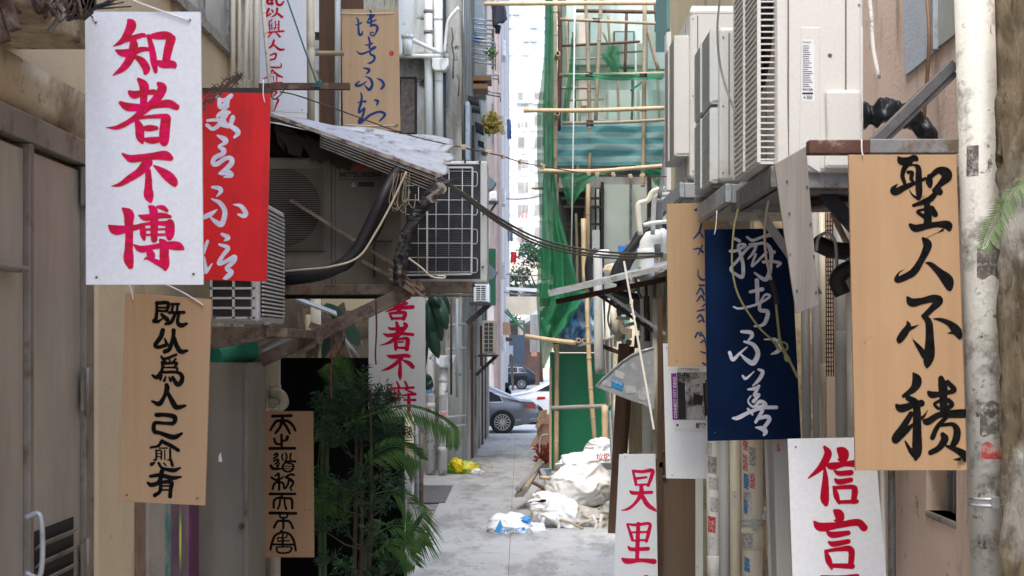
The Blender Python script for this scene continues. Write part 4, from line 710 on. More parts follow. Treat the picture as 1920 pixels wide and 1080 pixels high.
# ------------------------------------------------------------------ air conditioners
def ac_unit(label, loc, rz, W, D, Hh, m, fans=1, gx_=.12, slat=.0055, plate=False, hk=.46, group='outdoor air conditioner units', bulge=.05, dark=DARKG, side='plain', slat_n=34, round_fan=True):
    """local frame: fan face looks along -y, origin at the middle of the base"""
    r = thing('air_conditioner', label, 'air conditioner', loc, group, rz)
    MB().box(-W / 2, W / 2, -D / 2, D / 2, .02, Hh).build('casing', m, r, local=True, bevel=.018)
    for k in (-1, 1): MB().box(k * W * .36 - .03, k * W * .36 + .03, -D / 2 - .02, D / 2 + .02, 0, .022).build('foot', GREYST, r, local=True)
    fh = Hh / fans
    gw = W * .66; gx = W * gx_
    for f in range(fans):
        zc = fh * (f + .5) + .01; rr = min(gw, fh * .9) * .47
        dk = MB(); dk.tube([(gx, -D / 2 - .001, zc), (gx, -D / 2 - .004, zc)], rr, 32); dk.build('fan_opening', dark, r, local=True)
        bl = MB()
        for b in range(3):
            a0 = b * 2.094
            bl.add([(gx + math.cos(a0) * rr * .2, -D / 2 - .008, zc + math.sin(a0) * rr * .2), (gx + math.cos(a0 + .1) * rr * .88, -D / 2 - .006, zc + math.sin(a0 + .1) * rr * .88), (gx + math.cos(a0 + 1.1) * rr * .88, -D / 2 - .014, zc + math.sin(a0 + 1.1) * rr * .88), (gx + math.cos(a0 + 1.2) * rr * .2, -D / 2 - .012, zc + math.sin(a0 + 1.2) * rr * .2)], [(0, 1, 2, 3)])
        bl.build('fan', BLACKR, r, local=True)
        gr = MB(); n = slat_n // fans
        hh = fh * hk
        for k in range(n):
            z = zc - hh + 2 * hh * (k + .5) / n
            gr.bar((gx - gw / 2, -D / 2 - .012 - bulge, z), (gx + gw / 2, -D / 2 - .012 - bulge, z), .012, slat)
            for sx in (-1, 1): gr.bar((gx + sx * gw / 2, -D / 2, z), (gx + sx * gw / 2, -D / 2 - .012 - bulge, z), .0055, .006)
        if plate:
            for sx in (-1, 1): gr.box(gx + sx * gw / 2 - .006, gx + sx * gw / 2 + .006, -D / 2 - bulge - .01, -D / 2 + .004, zc - hh + .01, zc + hh - .01)
        for sx in (-1, 1): gr.bar((gx + sx * gw / 2, -D / 2 - .012 - bulge, zc - hh), (gx + sx * gw / 2, -D / 2 - .012 - bulge, zc + hh), .014, .014)
        for z in (zc - hh, zc + hh): gr.obox((gx, -D / 2 - .006 - bulge / 2, z), (gw / 2, 0, 0), (0, .006 + bulge / 2, 0), (0, 0, .006))
        gr.bar((gx, -D / 2 - .02 - bulge, zc - hh), (gx, -D / 2 - .02 - bulge, zc + hh), .012, .012)
        gr.build('fan_grille', m, r, local=True)
    # seams on the side panels
    sm = MB()
    for sx in (-1, 1):
        sm.box(sx * (W / 2 + .0015) - .001, sx * (W / 2 + .0015) + .001, -D / 2 + .045, -D / 2 + .051, .05, Hh - .03)
        sm.box(sx * (W / 2 + .0015) - .001, sx * (W / 2 + .0015) + .001, D / 2 - .075, D / 2 - .069, .05, Hh - .03)
    sm.box(W * .27, W * .272, -D / 2 - .003, -D / 2, .05, Hh - .03)
    sm.build('seam', M('seam_shadow', (.16, .15, .13), .7), r, local=True)
    rivet = MB()
    for sx in (-1, 1):
        for z in (.06, Hh * .5, Hh - .05):
            for y in (-D / 2 + .02, D / 2 - .02): rivet.tube([(sx * W / 2, y, z), (sx * (W / 2 + .003), y, z)], .005, 8)
    rivet.build('rivet', GREYST, r, local=True); return r

# R5 : the big near one (fan face towards the alley, side towards us)
Yn = 5.6; D5 = WX(1620, Yn) - WX(1455, Yn); xc = (WX(1455, Yn) + WX(1620, Yn)) / 2
big = ac_unit('large cream air conditioner above the tall plywood board, ratings sticker on its side', (xc, Yn + .47, WZ(333, Yn)), -math.pi / 2, .94, D5, 1.36, ACW, 1, bulge=.05, slat_n=52, slat=.010, gx_=.13)
sp_ = MB()   # raised service panel, moulded pipe cover
def side(px, py, off=0.): return P(px, py, Yn - off)
sp_.prism([side(1508, 60), side(1538, 60), side(1538, 330), side(1508, 330)], (0, -.004, 0)); fixn(sp_.build('service_panel', ACW, big, bevel=.002)) if False else None
def side_part(nm, pts, th, m, par=big, bev=.003):
    o = MB(); rl = Vector((xc, Yn + .47, WZ(333, Yn)))
    # world -> local of the rotated root
    R = Matrix.Rotation(math.pi / 2, 3, 'Z')
    o.prism([R @ (p - rl) for p in pts], R @ Vector((0, -th, 0))); return fixn(o.build(nm, m, par, local=True, bevel=bev))
side_part('corner_panel', [side(1456, -60), side(1472, -60), side(1478, 318), side(1458, 322)], .006, ACW)
side_part('service_panel', [side(1502, 52), side(1536, 52), side(1538, 325), side(1498, 300)], .005, ACW)
side_part('service_panel', [side(1612, 52), side(1618, 52), side(1618, 250), side(1612, 250)], .005, ACW)
side_part('pipe_cover', [side(1545, 170), side(1612, 170), side(1616, 255), side(1616, 318), side(1543, 318), side(1548, 255)], .03, ACW, bev=.02)
lab = side_part('rating_label', [side(1503, 74), side(1526, 74), side(1527, 191), side(1503, 191)], .0055, PAPER, bev=0)
R_ = Matrix.Rotation(math.pi / 2, 3, 'Z'); rl_ = Vector((xc, Yn + .47, WZ(333, Yn)))
tl = MB()
def loc_(p): return R_ @ (p - rl_)
ux_, uy_ = R_ @ Vector((1, 0, 0)), Vector((0, 0, 1))
text_on(tl, 'Panasonic', loc_(side(1505, 80, .0065)), ux_, uy_, .0085, .0001)
for k in range(22):
    z = 86 + k * 4.0
    if z < 163: 
        a, b_ = loc_(side(1505, z, .0064)), loc_(side(1505 + rnd.uniform(9, 19), z, .0064)); tl.bar(a, b_, .0003, .0022)
text_on(tl, 'R410A', loc_(side(1505, 170, .0065)), ux_, uy_, .0145, .0002)
tl.obox(loc_(side(1514.5, 175, .0064)), ux_ * .021, (0.0002, 0, 0), (0, 0, .0032))
tl.prism([loc_(side(1506, 184, .0064)), loc_(side(1510, 184, .0064)), loc_(side(1508, 180, .0064))], R_ @ Vector((0, -.0002, 0)))
for k in range(3): tl.bar(loc_(side(1512, 180 + k * 2.4, .0064)), loc_(side(1523, 180 + k * 2.4, .0064)), .0003, .0016)
tl.build('label_print', DARKP, lab, local=True)
hb = MB(); hb.tube([loc_(side(1556, 104)), loc_(side(1556, 104, .003))], .008, 12); hb.build('drain_plug', BROWNST, big, local=True)

# R6, R7
Y6 = 6.75; x6 = WX(1348, Y6); a6 = ac_unit('slim twin fan air conditioner with silver foil tape on its side, above the navy board', (x6 + .18, Y6 + .45, WZ(348, Y6)), -math.pi / 2, .9, .36, WZ(50, Y6) - WZ(348, Y6), ACG, 2, bulge=.02, slat_n=44, plate=True)
FOIL = M('foil_tape', (.62, .63, .65), .28, .85, var=.1, bump=.9, bs=24)
fo = MB(); fo.grid(lambda u, v: P(1379 + 30 * u, 62 + 100 * v, Y6 - .004) + Vector((0, -.003 * abs(math.sin(u * 9 + v * 31)), 0)), 14, 24, False)
fo2 = fo.build('foil_tape', FOIL, None); fo2.parent = a6; fo2.matrix_parent_inverse = a6.matrix_basis.inverted()
ri = MB()
for k in range(6):
    ri.obox(P(1404, 172 + k * 28, Y6 - .003), (.03, 0, 0), (0, .004, 0), (0, 0, .004))
ri2 = ri.build('pressed_rib', ACG, None); ri2.parent = a6; ri2.matrix_parent_inverse = a6.matrix_basis.inverted()
Y7 = 8.5; x7 = WX(1293, Y7); a7 = ac_unit('far cream air conditioner with a bulging rounded fan cover, above the half hidden plywood board', (x7 + .18, Y7 + .42, WZ(340, Y7)), -math.pi / 2, .84, .36, WZ(20, Y7) - WZ(340, Y7), ACW, 1, bulge=.07, slat_n=42, plate=True, hk=.35)
tp2 = MB(); tp2.prism([P(1293, 26, Y7 - .002), P(1400, 26, Y7 - .002), P(1400, 17, Y7 + .3), P(1297, 17, Y7 + .3)], (0, 0, .02)); t2 = fixn(tp2.build('top_cover', ACG, None, bevel=.004)); t2.parent = a7; t2.matrix_parent_inverse = a7.matrix_basis.inverted()

def bracket(label, px, py, Y, x_in, depth, m, h=.085, near_px=None):
    """wall bracket frame: front rail along the alley side, two arms to the wall and a diagonal strut each"""
    r = thing('wall_bracket', label, 'bracket', P(px, py, Y), 'steel brackets carrying air conditioners')
    x0 = WX(px, Y); z = WZ(py, Y)
    MB().box(x0 - .03, x0, Y - .02, Y + depth, z - h, z).build('long_rail', m, r, bevel=.004)
    for y in (Y, Y + depth - .05):
        MB().box(x0 + .002, x_in, y, y + .045, z - h, z).build('arm', m, r, bevel=.003)
        if m is GREYST: continue
        st = MB(); st.angle((x0 + .12, y + .02, z - h), (x_in - .02, y + .02, z - .5), .04, .006); st.build('strut', m, r)
    MB().box(x0 + .01, x_in, Y + .06, Y + depth - .06, z - h - .004, z - h + .002).build('tray', m, r)
    return r
bracket('galvanised bracket under the far cream air conditioner', 1283, 343, 8.3, 1.40, .92, GALV)
bracket('galvanised bracket under the slim twin fan air conditioner, above the navy board', 1371, 345, 6.5, 1.40, 1.0, GALV)
r_ = bracket('dark stained bracket under the large cream air conditioner', 1458, 312, 5.62, 1.75, 1.05, GREYST)
# clutter below near AC
dk = thing('pipe_tray', 'dark steel tray and struts under the large cream air conditioner', 'bracket', P(1560, 350, 5.9))
for (a, b_, w_) in ((P(1515, 330, 5.9), P(1600, 330, 5.9), .05), (P(1500, 388, 6.0), P(1600, 372, 6.0), .03)):
    o = MB(); o.bar(a, b_, .2, w_); o.build('beam', DARKM, dk, bevel=.003)
o = MB(); o.bar(P(1522, 335, 5.85), P(1608, 432, 5.85), .05, .075, (0, 1, 0)); o.build('strut', M('blue_black_steel', (.03, .035, .05), .4, .3, var=.2), dk, bevel=.004)

# beam from which the tall board hangs
hb = thing('steel_beam', 'rusty and grey beam directly above the tall plywood board', 'beam', P(1700, 278, 5.18))
MB().box(WX(1514, 5.18), WX(1628, 5.18), 5.15, 5.21, WZ(290, 5.18), WZ(264, 5.18)).build('rusty_end', M('maroon_rust', (.10, .045, .035), .7, .1, var=.35, vs=10, stain=(.3, .28, .26), sa=.3, ss=9, bump=.3), hb, bevel=.004)
MB().box(WX(1628, 5.18), WX(1794, 5.18), 5.155, 5.205, WZ(289, 5.18), WZ(262, 5.18)).build('grey_length', GREYST, hb, bevel=.004)
o = MB(); o.bar(P(1630, 276, 5.30), P(1786, 122, 5.36), .04, .062, (0, 1, 0)); o.bar(P(1630, 283, 5.28), P(1788, 132, 5.34), .05, .008, (0, 1, 0)); 
tag(o.build('diagonal_strut', M('dark_grey_strut', (.10, .10, .105), .5, .4, var=.2, vs=6, stain=(.3, .29, .28), sa=.15), bevel=.003), 'dark grey steel strut slanting up to the white drainpipe', 'strut')
# black hoses behind
o = MB()
def wrapf(u, v):
    cs = [P(1606, 225, 6.0), P(1640, 212, 5.95), P(1680, 210, 5.9), P(1720, 226, 5.95), P(1752, 262, 6.0)]; f = u * 3.999; i = int(f); c = cs[i].lerp(cs[i + 1], f - i); a = v * 6.2832
    r = .065 * (.75 + .5 * mnoise.noise(Vector((u * 9, math.cos(a) * 1.6, math.sin(a) * 1.6)))) + .003 * math.sin(u * 31 + a * 2); return c + Vector((0, math.cos(a) * r, math.sin(a) * r))
o.grid(wrapf, 70, 20)
tag(o.build('wrapped_hose', M('black_plastic_wrap', (.018, .022, .028), .3, var=.4, vs=8, bump=.8, bs=14)), 'black plastic wrapped hoses behind the dark slanting strut', 'hose')
o = MB(); curve_tube(o, [P(1530, 455, 6.3), P(1560, 468, 6.25), P(1600, 472, 6.2), P(1625, 470, 6.2)], .038, 6, 12)
tag(o.build('insulated_hose', BLACKR), 'thick black insulated hose left of the tall plywood board, upper one', 'hose')
o = MB(); curve_tube(o, [P(1620, 510, 6.1), P(1590, 505, 6.1), P(1570, 525, 6.1), P(1580, 552, 6.1)], .036, 6, 12)
tag(o.build('insulated_hose', BLACKR), 'thick black hose curling down beside the tall plywood board, lower one', 'hose')
o = MB(); curve_tube(o, [P(1531, 470, 6.15), P(1535, 445, 6.15), P(1552, 438, 6.15), P(1566, 455, 6.15), P(1570, 510, 6.15)], .0075, 6, 8)
tag(o.build('bent_conduit', GALV), 'thin grey hooked conduit by the black hoses', 'conduit')

# weathered hanging plank
o = MB(); o.prism([P(1452, 308, 5.5), P(1512, 274, 5.5), P(1520, 380, 5.5), P(1536, 572, 5.5), P(1493, 588, 5.5), P(1472, 450, 5.5)], (0, .014, 0))
pk_ = tag(fixn(o.build('hanging_plank', GREYPL, bevel=.002)), 'weathered grey plank hanging askew between the navy board and the tall plywood board', 'plank')
o = MB()
for (a, b_) in ((1476, 340), (1513, 350), (1520, 420), (1526, 480), (1530, 548), (1480, 400), (1494, 545)): p = P(a, b_, 5.498); o.tube([p, p - Vector((0, .003, 0))], .004, 8)
nl = o.build('nail', NAILM, pk_)
# peeling strip before the AC
o = MB(); o.grid(lambda u, v: P(1624 + 20 * u ** 1.2 + 7 * v + 2 * math.sin(u * 7), -20 + 168 * u, 5.35), 16, 1)
tag(o.build('tape_strip', M('peeling_tape', (.72, .73, .74), .5, var=.05, stain=(.06, .05, .045), sa=.35, ss=14), solid=.002), 'white peeling tape strip dangling before the large cream air conditioner', 'tape')

# ------------------------------------------------------------------ vertical pipes
def pipe(name, label, pxc0, py0, pxc1, py1, Y, wpx, m, group='vertical pipes on the right wall', joints=(), n=20, cat='pipe', clamp=()):
    r = wpx * Y / F / 2; p, q = P(pxc0, py0, Y), P(pxc1, py1, Y)
    t = thing(name, label, cat, q, group)
    o = MB(); o.tube([p, p.lerp(q, .5), q], r, n); o.build('pipe', m, t)
    for j in joints:
        f = (j - py0) / (py1 - py0); c = p.lerp(q, f); d = (q - p).normalized()
        o = MB(); o.tube([c - d * .05, c - d * .045, c + d * .045, c + d * .05], [r * 1.02, r * 1.1, r * 1.1, r * 1.02], n); o.build('socket', m, t)
    for j in clamp:
        f = (j - py0) / (py1 - py0); c = p.lerp(q, f); d = (q - p).normalized()
        o = MB()
        for k in (-.016, .008): o.tube([c + d * k, c + d * (k + .01)], r * 1.05, n)
        o.obox(c - Vector((0, r * 1.1, 0)), (.014, 0, 0), (0, .008, 0), (0, 0, .02)); o.build('clamp', GALV if not name.startswith('stick') else GREYST, t)
    return t
B = 1250
# peeling drain pipe at the right, leaning
dp_ = pipe('drain_pipe', 'fat white drainpipe with peeling paint and a red notice, beside the tall plywood board', 1825, -60, 1862, B, 5.25, 72, OLDPIPE, None, clamp=(938,), n=32)
o = MB(); R0 = 36 * 5.25 / F * 1.012
def onpipe(px, py, k=1.0, base=(1825, -60, 1862, B), Y=5.25, wpx=72):
    f = (py - base[1]) / (base[3] - base[1]); cx = base[0] + (base[2] - base[0]) * f; R = wpx * Y / F / 2 * 1.008 * k
    dx = max(-.98, min(.98, (px - cx) / (wpx / 2))); c = P(cx, py, Y); return c + Vector((dx * R, -math.sqrt(max(0, 1 - dx * dx)) * R, 0))
o.grid(lambda u, v: onpipe(1830 + 58 * u, 858 - 36 * (u > .55) * min(1, (u - .55) * 4) * (1 - v) - 6 * math.sin(u * 9) * (1 - v) - 26 * (1 - v) * (1 - u) * 0 + (0 if v < .5 else 1) * 0 + (-26 + 26 * v)), 16, 4)
o.build('torn_notice', M('red_notice', (.36, .05, .055), .8, var=.1, stain=(.48, .36, .32), sa=.5, ss=22), dp_)
o = MB(); o.grid(lambda u, v: onpipe(1828 + 34 * u, 752 + 62 * v + 3 * math.sin(u * 8), 1.004), 10, 6); o.build('paste_residue', M('paste_residue', (.12, .11, .10), .9, var=.4, vs=18, stain=(.45, .44, .42), sa=.4, ss=30, bump=.5), dp_)
o = MB(); o.grid(lambda u, v: onpipe(1822 + 44 * u, 465 + 56 * v + 5 * math.sin(u * 8), 1.004), 10, 6); o.build('paste_residue', MATS['paste_residue'], dp_)
o = MB(); o.grid(lambda u, v: onpipe(1806 + 18 * u, 277 + 56 * v, 1.004), 6, 6); o.build('paste_residue', MATS['paste_residue'], dp_)
# rough edge at far right
tr = NT('peeling_timber_bark'); v_ = tr.mapping((9, 9, 1.6)); k1 = tr.ramp(tr.noise(1., v_, 10, .7), .35, .65)
c_ = tr.mix(k1, (.10, .075, .045), (.36, .29, .19)); k2 = tr.ramp(tr.noise(4, tr.mapping((1, 1, .5)), 6), .52, .62); c_ = tr.mix(k2, c_, (.50, .50, .47)); k3 = tr.ramp(tr.noise(11, tr.mapping((1, 1, .25)), 8, .75), .6, .66); c_ = tr.mix(k3, c_, (.05, .035, .02))
tr.l(c_, tr.b.inputs['Base Color']); tr.b.inputs['Roughness'].default_value = .95; tr.bump(k1, .9, .04)
o = MB()
def barkf(u, v):
    Y = 5.0; px = 1880 + 14 * v + 90 * u + 3 * math.sin(v * 21) + 2.5 * math.sin(v * 57 + u * 9) + 4 * mnoise.noise(Vector((1, v * 14, 0))); p = P(px, -40 + 1260 * v, Y)
    p.y += .12 * abs(u - .5) + .03 * mnoise.noise(Vector((u * 8, v * 30, 3))); return p
o.grid(barkf, 14, 90)
tag(o.build('timber_post', tr.m, solid=.03), 'rough peeling timber post at the right edge with moss and pale flakes', 'post')
o = MB(); o.box(WX(1850, 5.36), WX(1990, 5.36), 5.32, 5.36, 0, 8); tag(o.build('gap_shade_sheet', TIMB), 'dark brown sheet for the shade in the gap right of the white drainpipe', 'boarding')  # dark sheet added to stand for the shade in this gap
o = MB(); curve_tube(o, [onx(1735, -40, 1.70), onx(1742, 60, 1.69), onx(1738, 150, 1.69), onx(1730, 250, 1.69)], .008, 6, 8)
tag(o.build('dead_vine', wood('dry_stem_bark', (.22, .13, .07), (.12, .07, .04))), 'dry brown stem running down the pink wall beside the drainpipe', 'stem')

# fern on the post
LEAFF = M('fern_leaf', (.12, .20, .07), .55, var=.25, vs=30)
fr = thing('fern', 'small bright fern sprouting from the timber post by the drainpipe', 'plant', P(1915, 350, 4.95))
sp = [P(*a, 4.85) for a in ((1925, 330), (1908, 350), (1888, 378), (1870, 408), (1856, 436), (1846, 462))]
cs = spline(sp, 6); o = MB(); o.tube([Vector(c) for c in cs], .002, 5); o.build('rachis', LEAFF, fr)
o = MB()
for i, c in enumerate(cs[2:]):
    c = Vector(c); t = (Vector(cs[min(i + 3, len(cs) - 1)]) - Vector(cs[i + 1])).normalized(); nrm = t.cross(Vector((0, 1, 0))).normalized(); L = .045 * math.sin(math.pi * (.12 + .8 * i / len(cs))) + .012
    for s_ in (-1, 1):
        d = (nrm * s_ + t * .55).normalized(); q = c + d * L + Vector((0, rnd.uniform(-.02, .01), -.01)); o.add([c, c.lerp(q, .35) + t * .0045, q, c.lerp(q, .35) - t * .0045], [(0, 1, 2, 3)])
o.build('pinnae', LEAFF, fr)

STK = []
def sticker_mat(name, bgc, fg, sc, thr=.5):
    t = NT(name); v = t.mapping(sc); k = t.ramp(t.noise(1., v, 3, .9), thr, thr + .03)
    t.l(t.mix(k, bgc, fg), t.b.inputs['Base Color']); t.b.inputs['Roughness'].default_value = .6; return t.m
S_W = sticker_mat('printed_white_sticker', (.60, .60, .61), (.07, .07, .08), (150, 150, 170), .56)
S_G = sticker_mat('worn_grey_sticker', (.46, .44, .44), (.22, .20, .21), (70, 70, 60), .5)
S_R = sticker_mat('red_printed_sticker', (.62, .62, .62), (.50, .02, .03), (110, 110, 130), .46)
S_RR = sticker_mat('red_sticker', (.50, .015, .02), (.62, .60, .60), (120, 120, 130), .55)
S_B = sticker_mat('blue_sticker', (.02, .16, .40), (.55, .62, .68), (110, 110, 120), .56)
def stick(par, m, px0, px1, py0, py1, base, Y, wpx, skew=0.):
    o = MB(); o.grid(lambda u, v: onpipe(px0 + (px1 - px0) * u, py0 + (py1 - py0) * v + skew * u, 1.006, base, Y, wpx), 6, 3); o.build('sticker', m, par)
b1 = (1335, 780, 1342, B); p1 = pipe('waste_pipe', 'white pipe covered in printed stickers, leftmost of the row below the navy board', 1335, 780, 1342, B, 8.0, 25, PVCW, joints=(1058,))
for (m_, x0, x1, y0, y1) in ((S_W, 1324, 1334, 828, 852), (S_G, 1326, 1342, 854, 886), (S_W, 1328, 1346, 893, 916), (S_W, 1330, 1346, 930, 958), (S_RR, 1327, 1340, 966, 996), (S_W, 1328, 1338, 1004, 1028)): stick(p1, m_, x0, x1, y0, y1, b1, 8.0, 25, 2)
pipe('waste_pipe', 'plain bluish grey pipe between the stickered white pipe and the cream pipe', 1357, 780, 1360, B, 7.9, 20, PVCG)
b2 = (1378, 780, 1380, B); p2 = pipe('waste_pipe', 'cream pipe with one small printed tag beside the wide stickered pipe', 1378, 780, 1380, B, 7.8, 20, PVC)
stick(p2, S_W, 1372, 1379, 920, 950, b2, 7.8, 20)
b3 = (1410, 780, 1411, B); p3 = pipe('soil_pipe', 'wide cream pipe with red and blue stickers and a metal clamp', 1410, 780, 1411, B, 7.4, 40, PVC, clamp=(978,))
o = MB(); o.tube([P(1411, 990, 7.4), P(1411, 1028, 7.4)], 21.5 * 7.4 / F, 24); o.build('socket', PVC, p3)
for (m_, x0, x1, y0, y1) in ((S_R, 1392, 1400, 824, 842), (S_G, 1402, 1413, 836, 870), (S_R, 1392, 1399, 850, 880), (S_B, 1393, 1401, 886, 914), (S_R, 1402, 1412, 884, 912), (S_G, 1393, 1406, 918, 950), (S_B, 1393, 1399, 934, 960), (S_W, 1399, 1406, 930, 962), (S_B, 1394, 1403, 1042, 1068)): stick(p3, m_, x0, x1, y0, y1, b3, 7.4, 40, 3)
o = MB(); o.grid(lambda u, v: onpipe(1391 + 18 * u, 997 + 28 * v, 1.09, b3, 7.4, 40), 6, 3); o.build('sticker', S_G, p3)
pipe('conduit', 'thin white conduit bent slightly, right of the wide stickered pipe', 1436, 780, 1451, B, 7.2, 9, PVCW, joints=(1040,), cat='conduit')
pipe('conduit', 'thin old grey conduit half hidden behind the wide stickered pipe', 1433, 780, 1437, 935, 7.7, 7, GREYST, cat='conduit')
o = MB(); o.box(WX(1432, 7.8), WX(1444, 7.8), 7.75, 7.85, 0, WZ(970, 7.8)); tag(o.build('pipe_boxing', CREAMD), 'stained cream boxing behind the thin white conduit', 'boxing')
o = MB(); o.grid(lambda u, v: P(1431 + 11 * u + 2 * math.sin(v * 5), 950 + 24 * v, 7.3 + .02 * math.sin(u * 9 + v * 12)), 8, 8); tag(o.build('tissue_bundle', M('white_tissue', (.7, .7, .74), .9), solid=.01), 'crumpled white tissue stuffed beside the wide stickered pipe', 'tissue')
dd_ = thing('duct', 'square grey duct between the thin white conduit and the board with crimson characters', 'duct', P(1468, B, 6.9))
MB().prism([P(1447, 780, 6.9), P(1478, 780, 6.9), P(1492, B, 6.9), P(1462, B, 6.9)], (0, .15, 0)).build('casing', PVCG, dd_, bevel=.01)
o = MB(); o.prism([P(1457, 829, 6.89), P(1461, 829, 6.89), P(1463, 846, 6.89), P(1457, 846, 6.89)], (0, -.002, 0)); o.build('sticker', S_R, dd_)
# pipes between navy board and tall board
for (lb, a, a2, y0, y1, Y, w_, m_, js) in (('slim grey pipe right behind the navy board', 1508, 1513, 400, 822, 7.4, 17, PVCG, ()), ('second grey pipe behind the hanging plank, left of the rusty mesh', 1527, 1531, 400, 822, 7.3, 14, PVCG, ()),
        ('smooth grey pipe right of the rusty mesh', 1573, 1578, 380, 822, 7.0, 22, PVCG, (640,)), ('white pipe along the left edge of the tall plywood board', 1594, 1599, 480, 822, 6.2, 17, PVCW, (680,)),
        ('cream pipe right beside the rusty mesh', 1541, 1545, 380, 822, 7.45, 12, PVC, (700,))):
    pipe('waste_pipe', lb, a, y0, a2, y1, Y, w_, m_, joints=js)
for (lb, a, a2, Y, w_, m_) in (('white pipe right of the board with crimson characters', 1652, 1662, 6.4, 9, PVCW), ('blue grey square post beside the pink wall', 1671, 1674, 6.55, 14, GREYST)):
    pipe('waste_pipe', lb, a, 800, a2, B, Y, w_, m_)
o = MB()
for k in range(34): z = 415 + k * 8.5; o.bar(P(1548, z, 7.2), P(1561, z, 7.2), .006, .006)
for x in (1548, 1552, 1556.5, 1561): o.bar(P(x, 400, 7.19), P(x + 2, 706, 7.19), .006, .005)
tag(o.build('rusty_mesh', RUST), 'narrow ladder of rusty wire mesh between grey pipes', 'mesh')
MBw = MB(); MBw.box(WX(1409, 8.25), WX(1700, 8.25), 8.15, 8.3, 0, 7); tag(MBw.build('end_wall', CREAMD), 'short end wall behind the grey pipes, between the boards', 'wall')
MBw = MB(); MBw.box(WX(1322, 8.9), WX(1420, 8.9), 8.8, 9.0, 0, WZ(600, 8.9)); tag(MBw.build('pipe_backing', CREAMD), 'stained backing behind the stickered pipes', 'wall')

# ------------------------------------------------------------------ LEFT air conditioners and awning
# small one under the scarlet board
xa, xb = WX(392, 7.0), WX(478, 7.0) ; za, zb = WZ(604, 7.0), WZ(372, 7.0)
sa = thing('air_conditioner', 'small cream air conditioner below the scarlet board, slatted side towards the alley', 'air conditioner', ((xa + xb) / 2, 7.4, za), 'outdoor air conditioner units')
MB().box(xa, WX(485, 7.0), 7.0, 7.76, za, zb).build('casing', ACG, sa, bevel=.012)
o = MB(); o.prism([P(392, 372, 6.996), P(470, 372, 6.996), P(470, 598, 6.996), P(392, 598, 6.996)], (0, .003, 0)); o.build('coil', FIN, sa)
o = MB()
for x in (396, 438, 476): o.bar(P(x, 372, 6.985), P(x, 600, 6.985), .012, .012)
for k in range(13): y = 596 - k * 18.5; o.bar(P(394, y, 6.985), P(478, y, 6.985), .012, .011)
o.build('coil_guard', ACG, sa)
o = MB(); xs = WX(485, 7.0)
for k in range(27):
    z = za + .035 + k * (zb - za - .07) / 27
    for y0 in (7.06,): o.box(xs + .0, xs + .014, y0, 7.70, z, z + .009)
o.build('side_slats', ACG, sa)
MB().box(xs, xs + .004, 7.05, 7.71, za + .03, zb - .03).build('side_recess', DARKG, sa)
for (a, b_) in ((403, 595), (467, 596)): rv = MB(); p = P(a, b_, 6.98); rv.tube([p, p - Vector((0, .006, 0))], .008, 10); rv.build('screw', GREYST, sa)
br = thing('wall_bracket', 'brown rusty bracket shelf under the small cream air conditioner', 'bracket', P(470, 620, 6.95), 'steel brackets carrying air conditioners')
o = MB(); o.prism([P(397, 612, 6.93), P(516, 612, 6.93), P(516, 634, 6.93), P(397, 655, 6.93)], (0, .05, 0)); fixn(o.build('arm', BROWNST, br, bevel=.004))
MB().box(WX(500, 6.93), WX(540, 6.93), 6.90, 7.9, WZ(633, 6.93), WZ(616, 6.93)).build('long_rail', BROWNST, br, bevel=.004)
o = MB(); p = P(500, 612, 6.95); o.tube([p, p + Vector((0, 0, .02))], .025, 12); o.build('rubber_foot', GREYST, br)

# large unit in the dark under the awning
Ym = 8.2; mx0, mx1 = WX(450, Ym), WX(752, Ym); mz0, mz1 = WZ(542, Ym), WZ(295, Ym)
ma = thing('air_conditioner', 'big dirty cream air conditioner under the corrugated awning, red emblem on it', 'air conditioner', ((mx0 + mx1) / 2, Ym + .18, mz0), 'outdoor air conditioner units')
ACSH = M('shaded_casing', (.11, .094, .068), .6, var=.2, vs=3, stain=(.09, .075, .055), sa=.5, ss=4, streak=True)  # casing colour darkened for the shade under the awning; the streaks are dirt
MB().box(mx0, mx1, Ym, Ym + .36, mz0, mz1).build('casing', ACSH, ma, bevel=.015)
def fr_(nm, pts, th, m, off=0., bev=0.): o = MB(); o.prism([P(a, b_, Ym - off) for a, b_ in pts], (0, -th, 0)); return fixn(o.build(nm, m, ma, bevel=bev))
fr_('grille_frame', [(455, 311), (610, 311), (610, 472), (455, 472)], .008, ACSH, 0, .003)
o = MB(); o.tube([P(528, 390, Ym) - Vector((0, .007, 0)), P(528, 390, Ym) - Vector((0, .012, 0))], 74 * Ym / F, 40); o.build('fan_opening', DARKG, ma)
o = MB()
for k in range(38): y = 316 + k * 4.1; o.bar(P(458, y, Ym - .018), P(606, y, Ym - .018), .007, .0042)
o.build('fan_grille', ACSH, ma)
fr_('front_seam', [(621, 300), (622.5, 300), (622.5, 538), (621, 538)], .001, DARKG)
fr_('front_seam', [(628, 300), (629, 300), (629, 538), (628, 538)], .001, DARKG)
fr_('data_plate', [(672, 341), (702, 341), (702, 350), (672, 350)], .002, DARKG)
REDE = M('red_emblem', (.42, .02, .03), .5)
emb = MB()
def rhomb(cx, cy, ang, L=15.5):
    """one long lozenge of the three pointed emblem"""
    a = math.radians(ang); c, s_ = math.cos(a), math.sin(a); pts = []
    for (u, v) in ((0, 0), (.5, .29), (1, 0), (.5, -.29)): x, y = u * L, v * L; pts.append(P(cx + x * c - y * s_, cy + x * s_ + y * c, Ym - .001))
    emb.prism(pts, (0, -.001, 0))
for an in (-90, 30, 150): rhomb(674.5, 311, an, 14)
fixn(emb.build('emblem', REDE, ma))
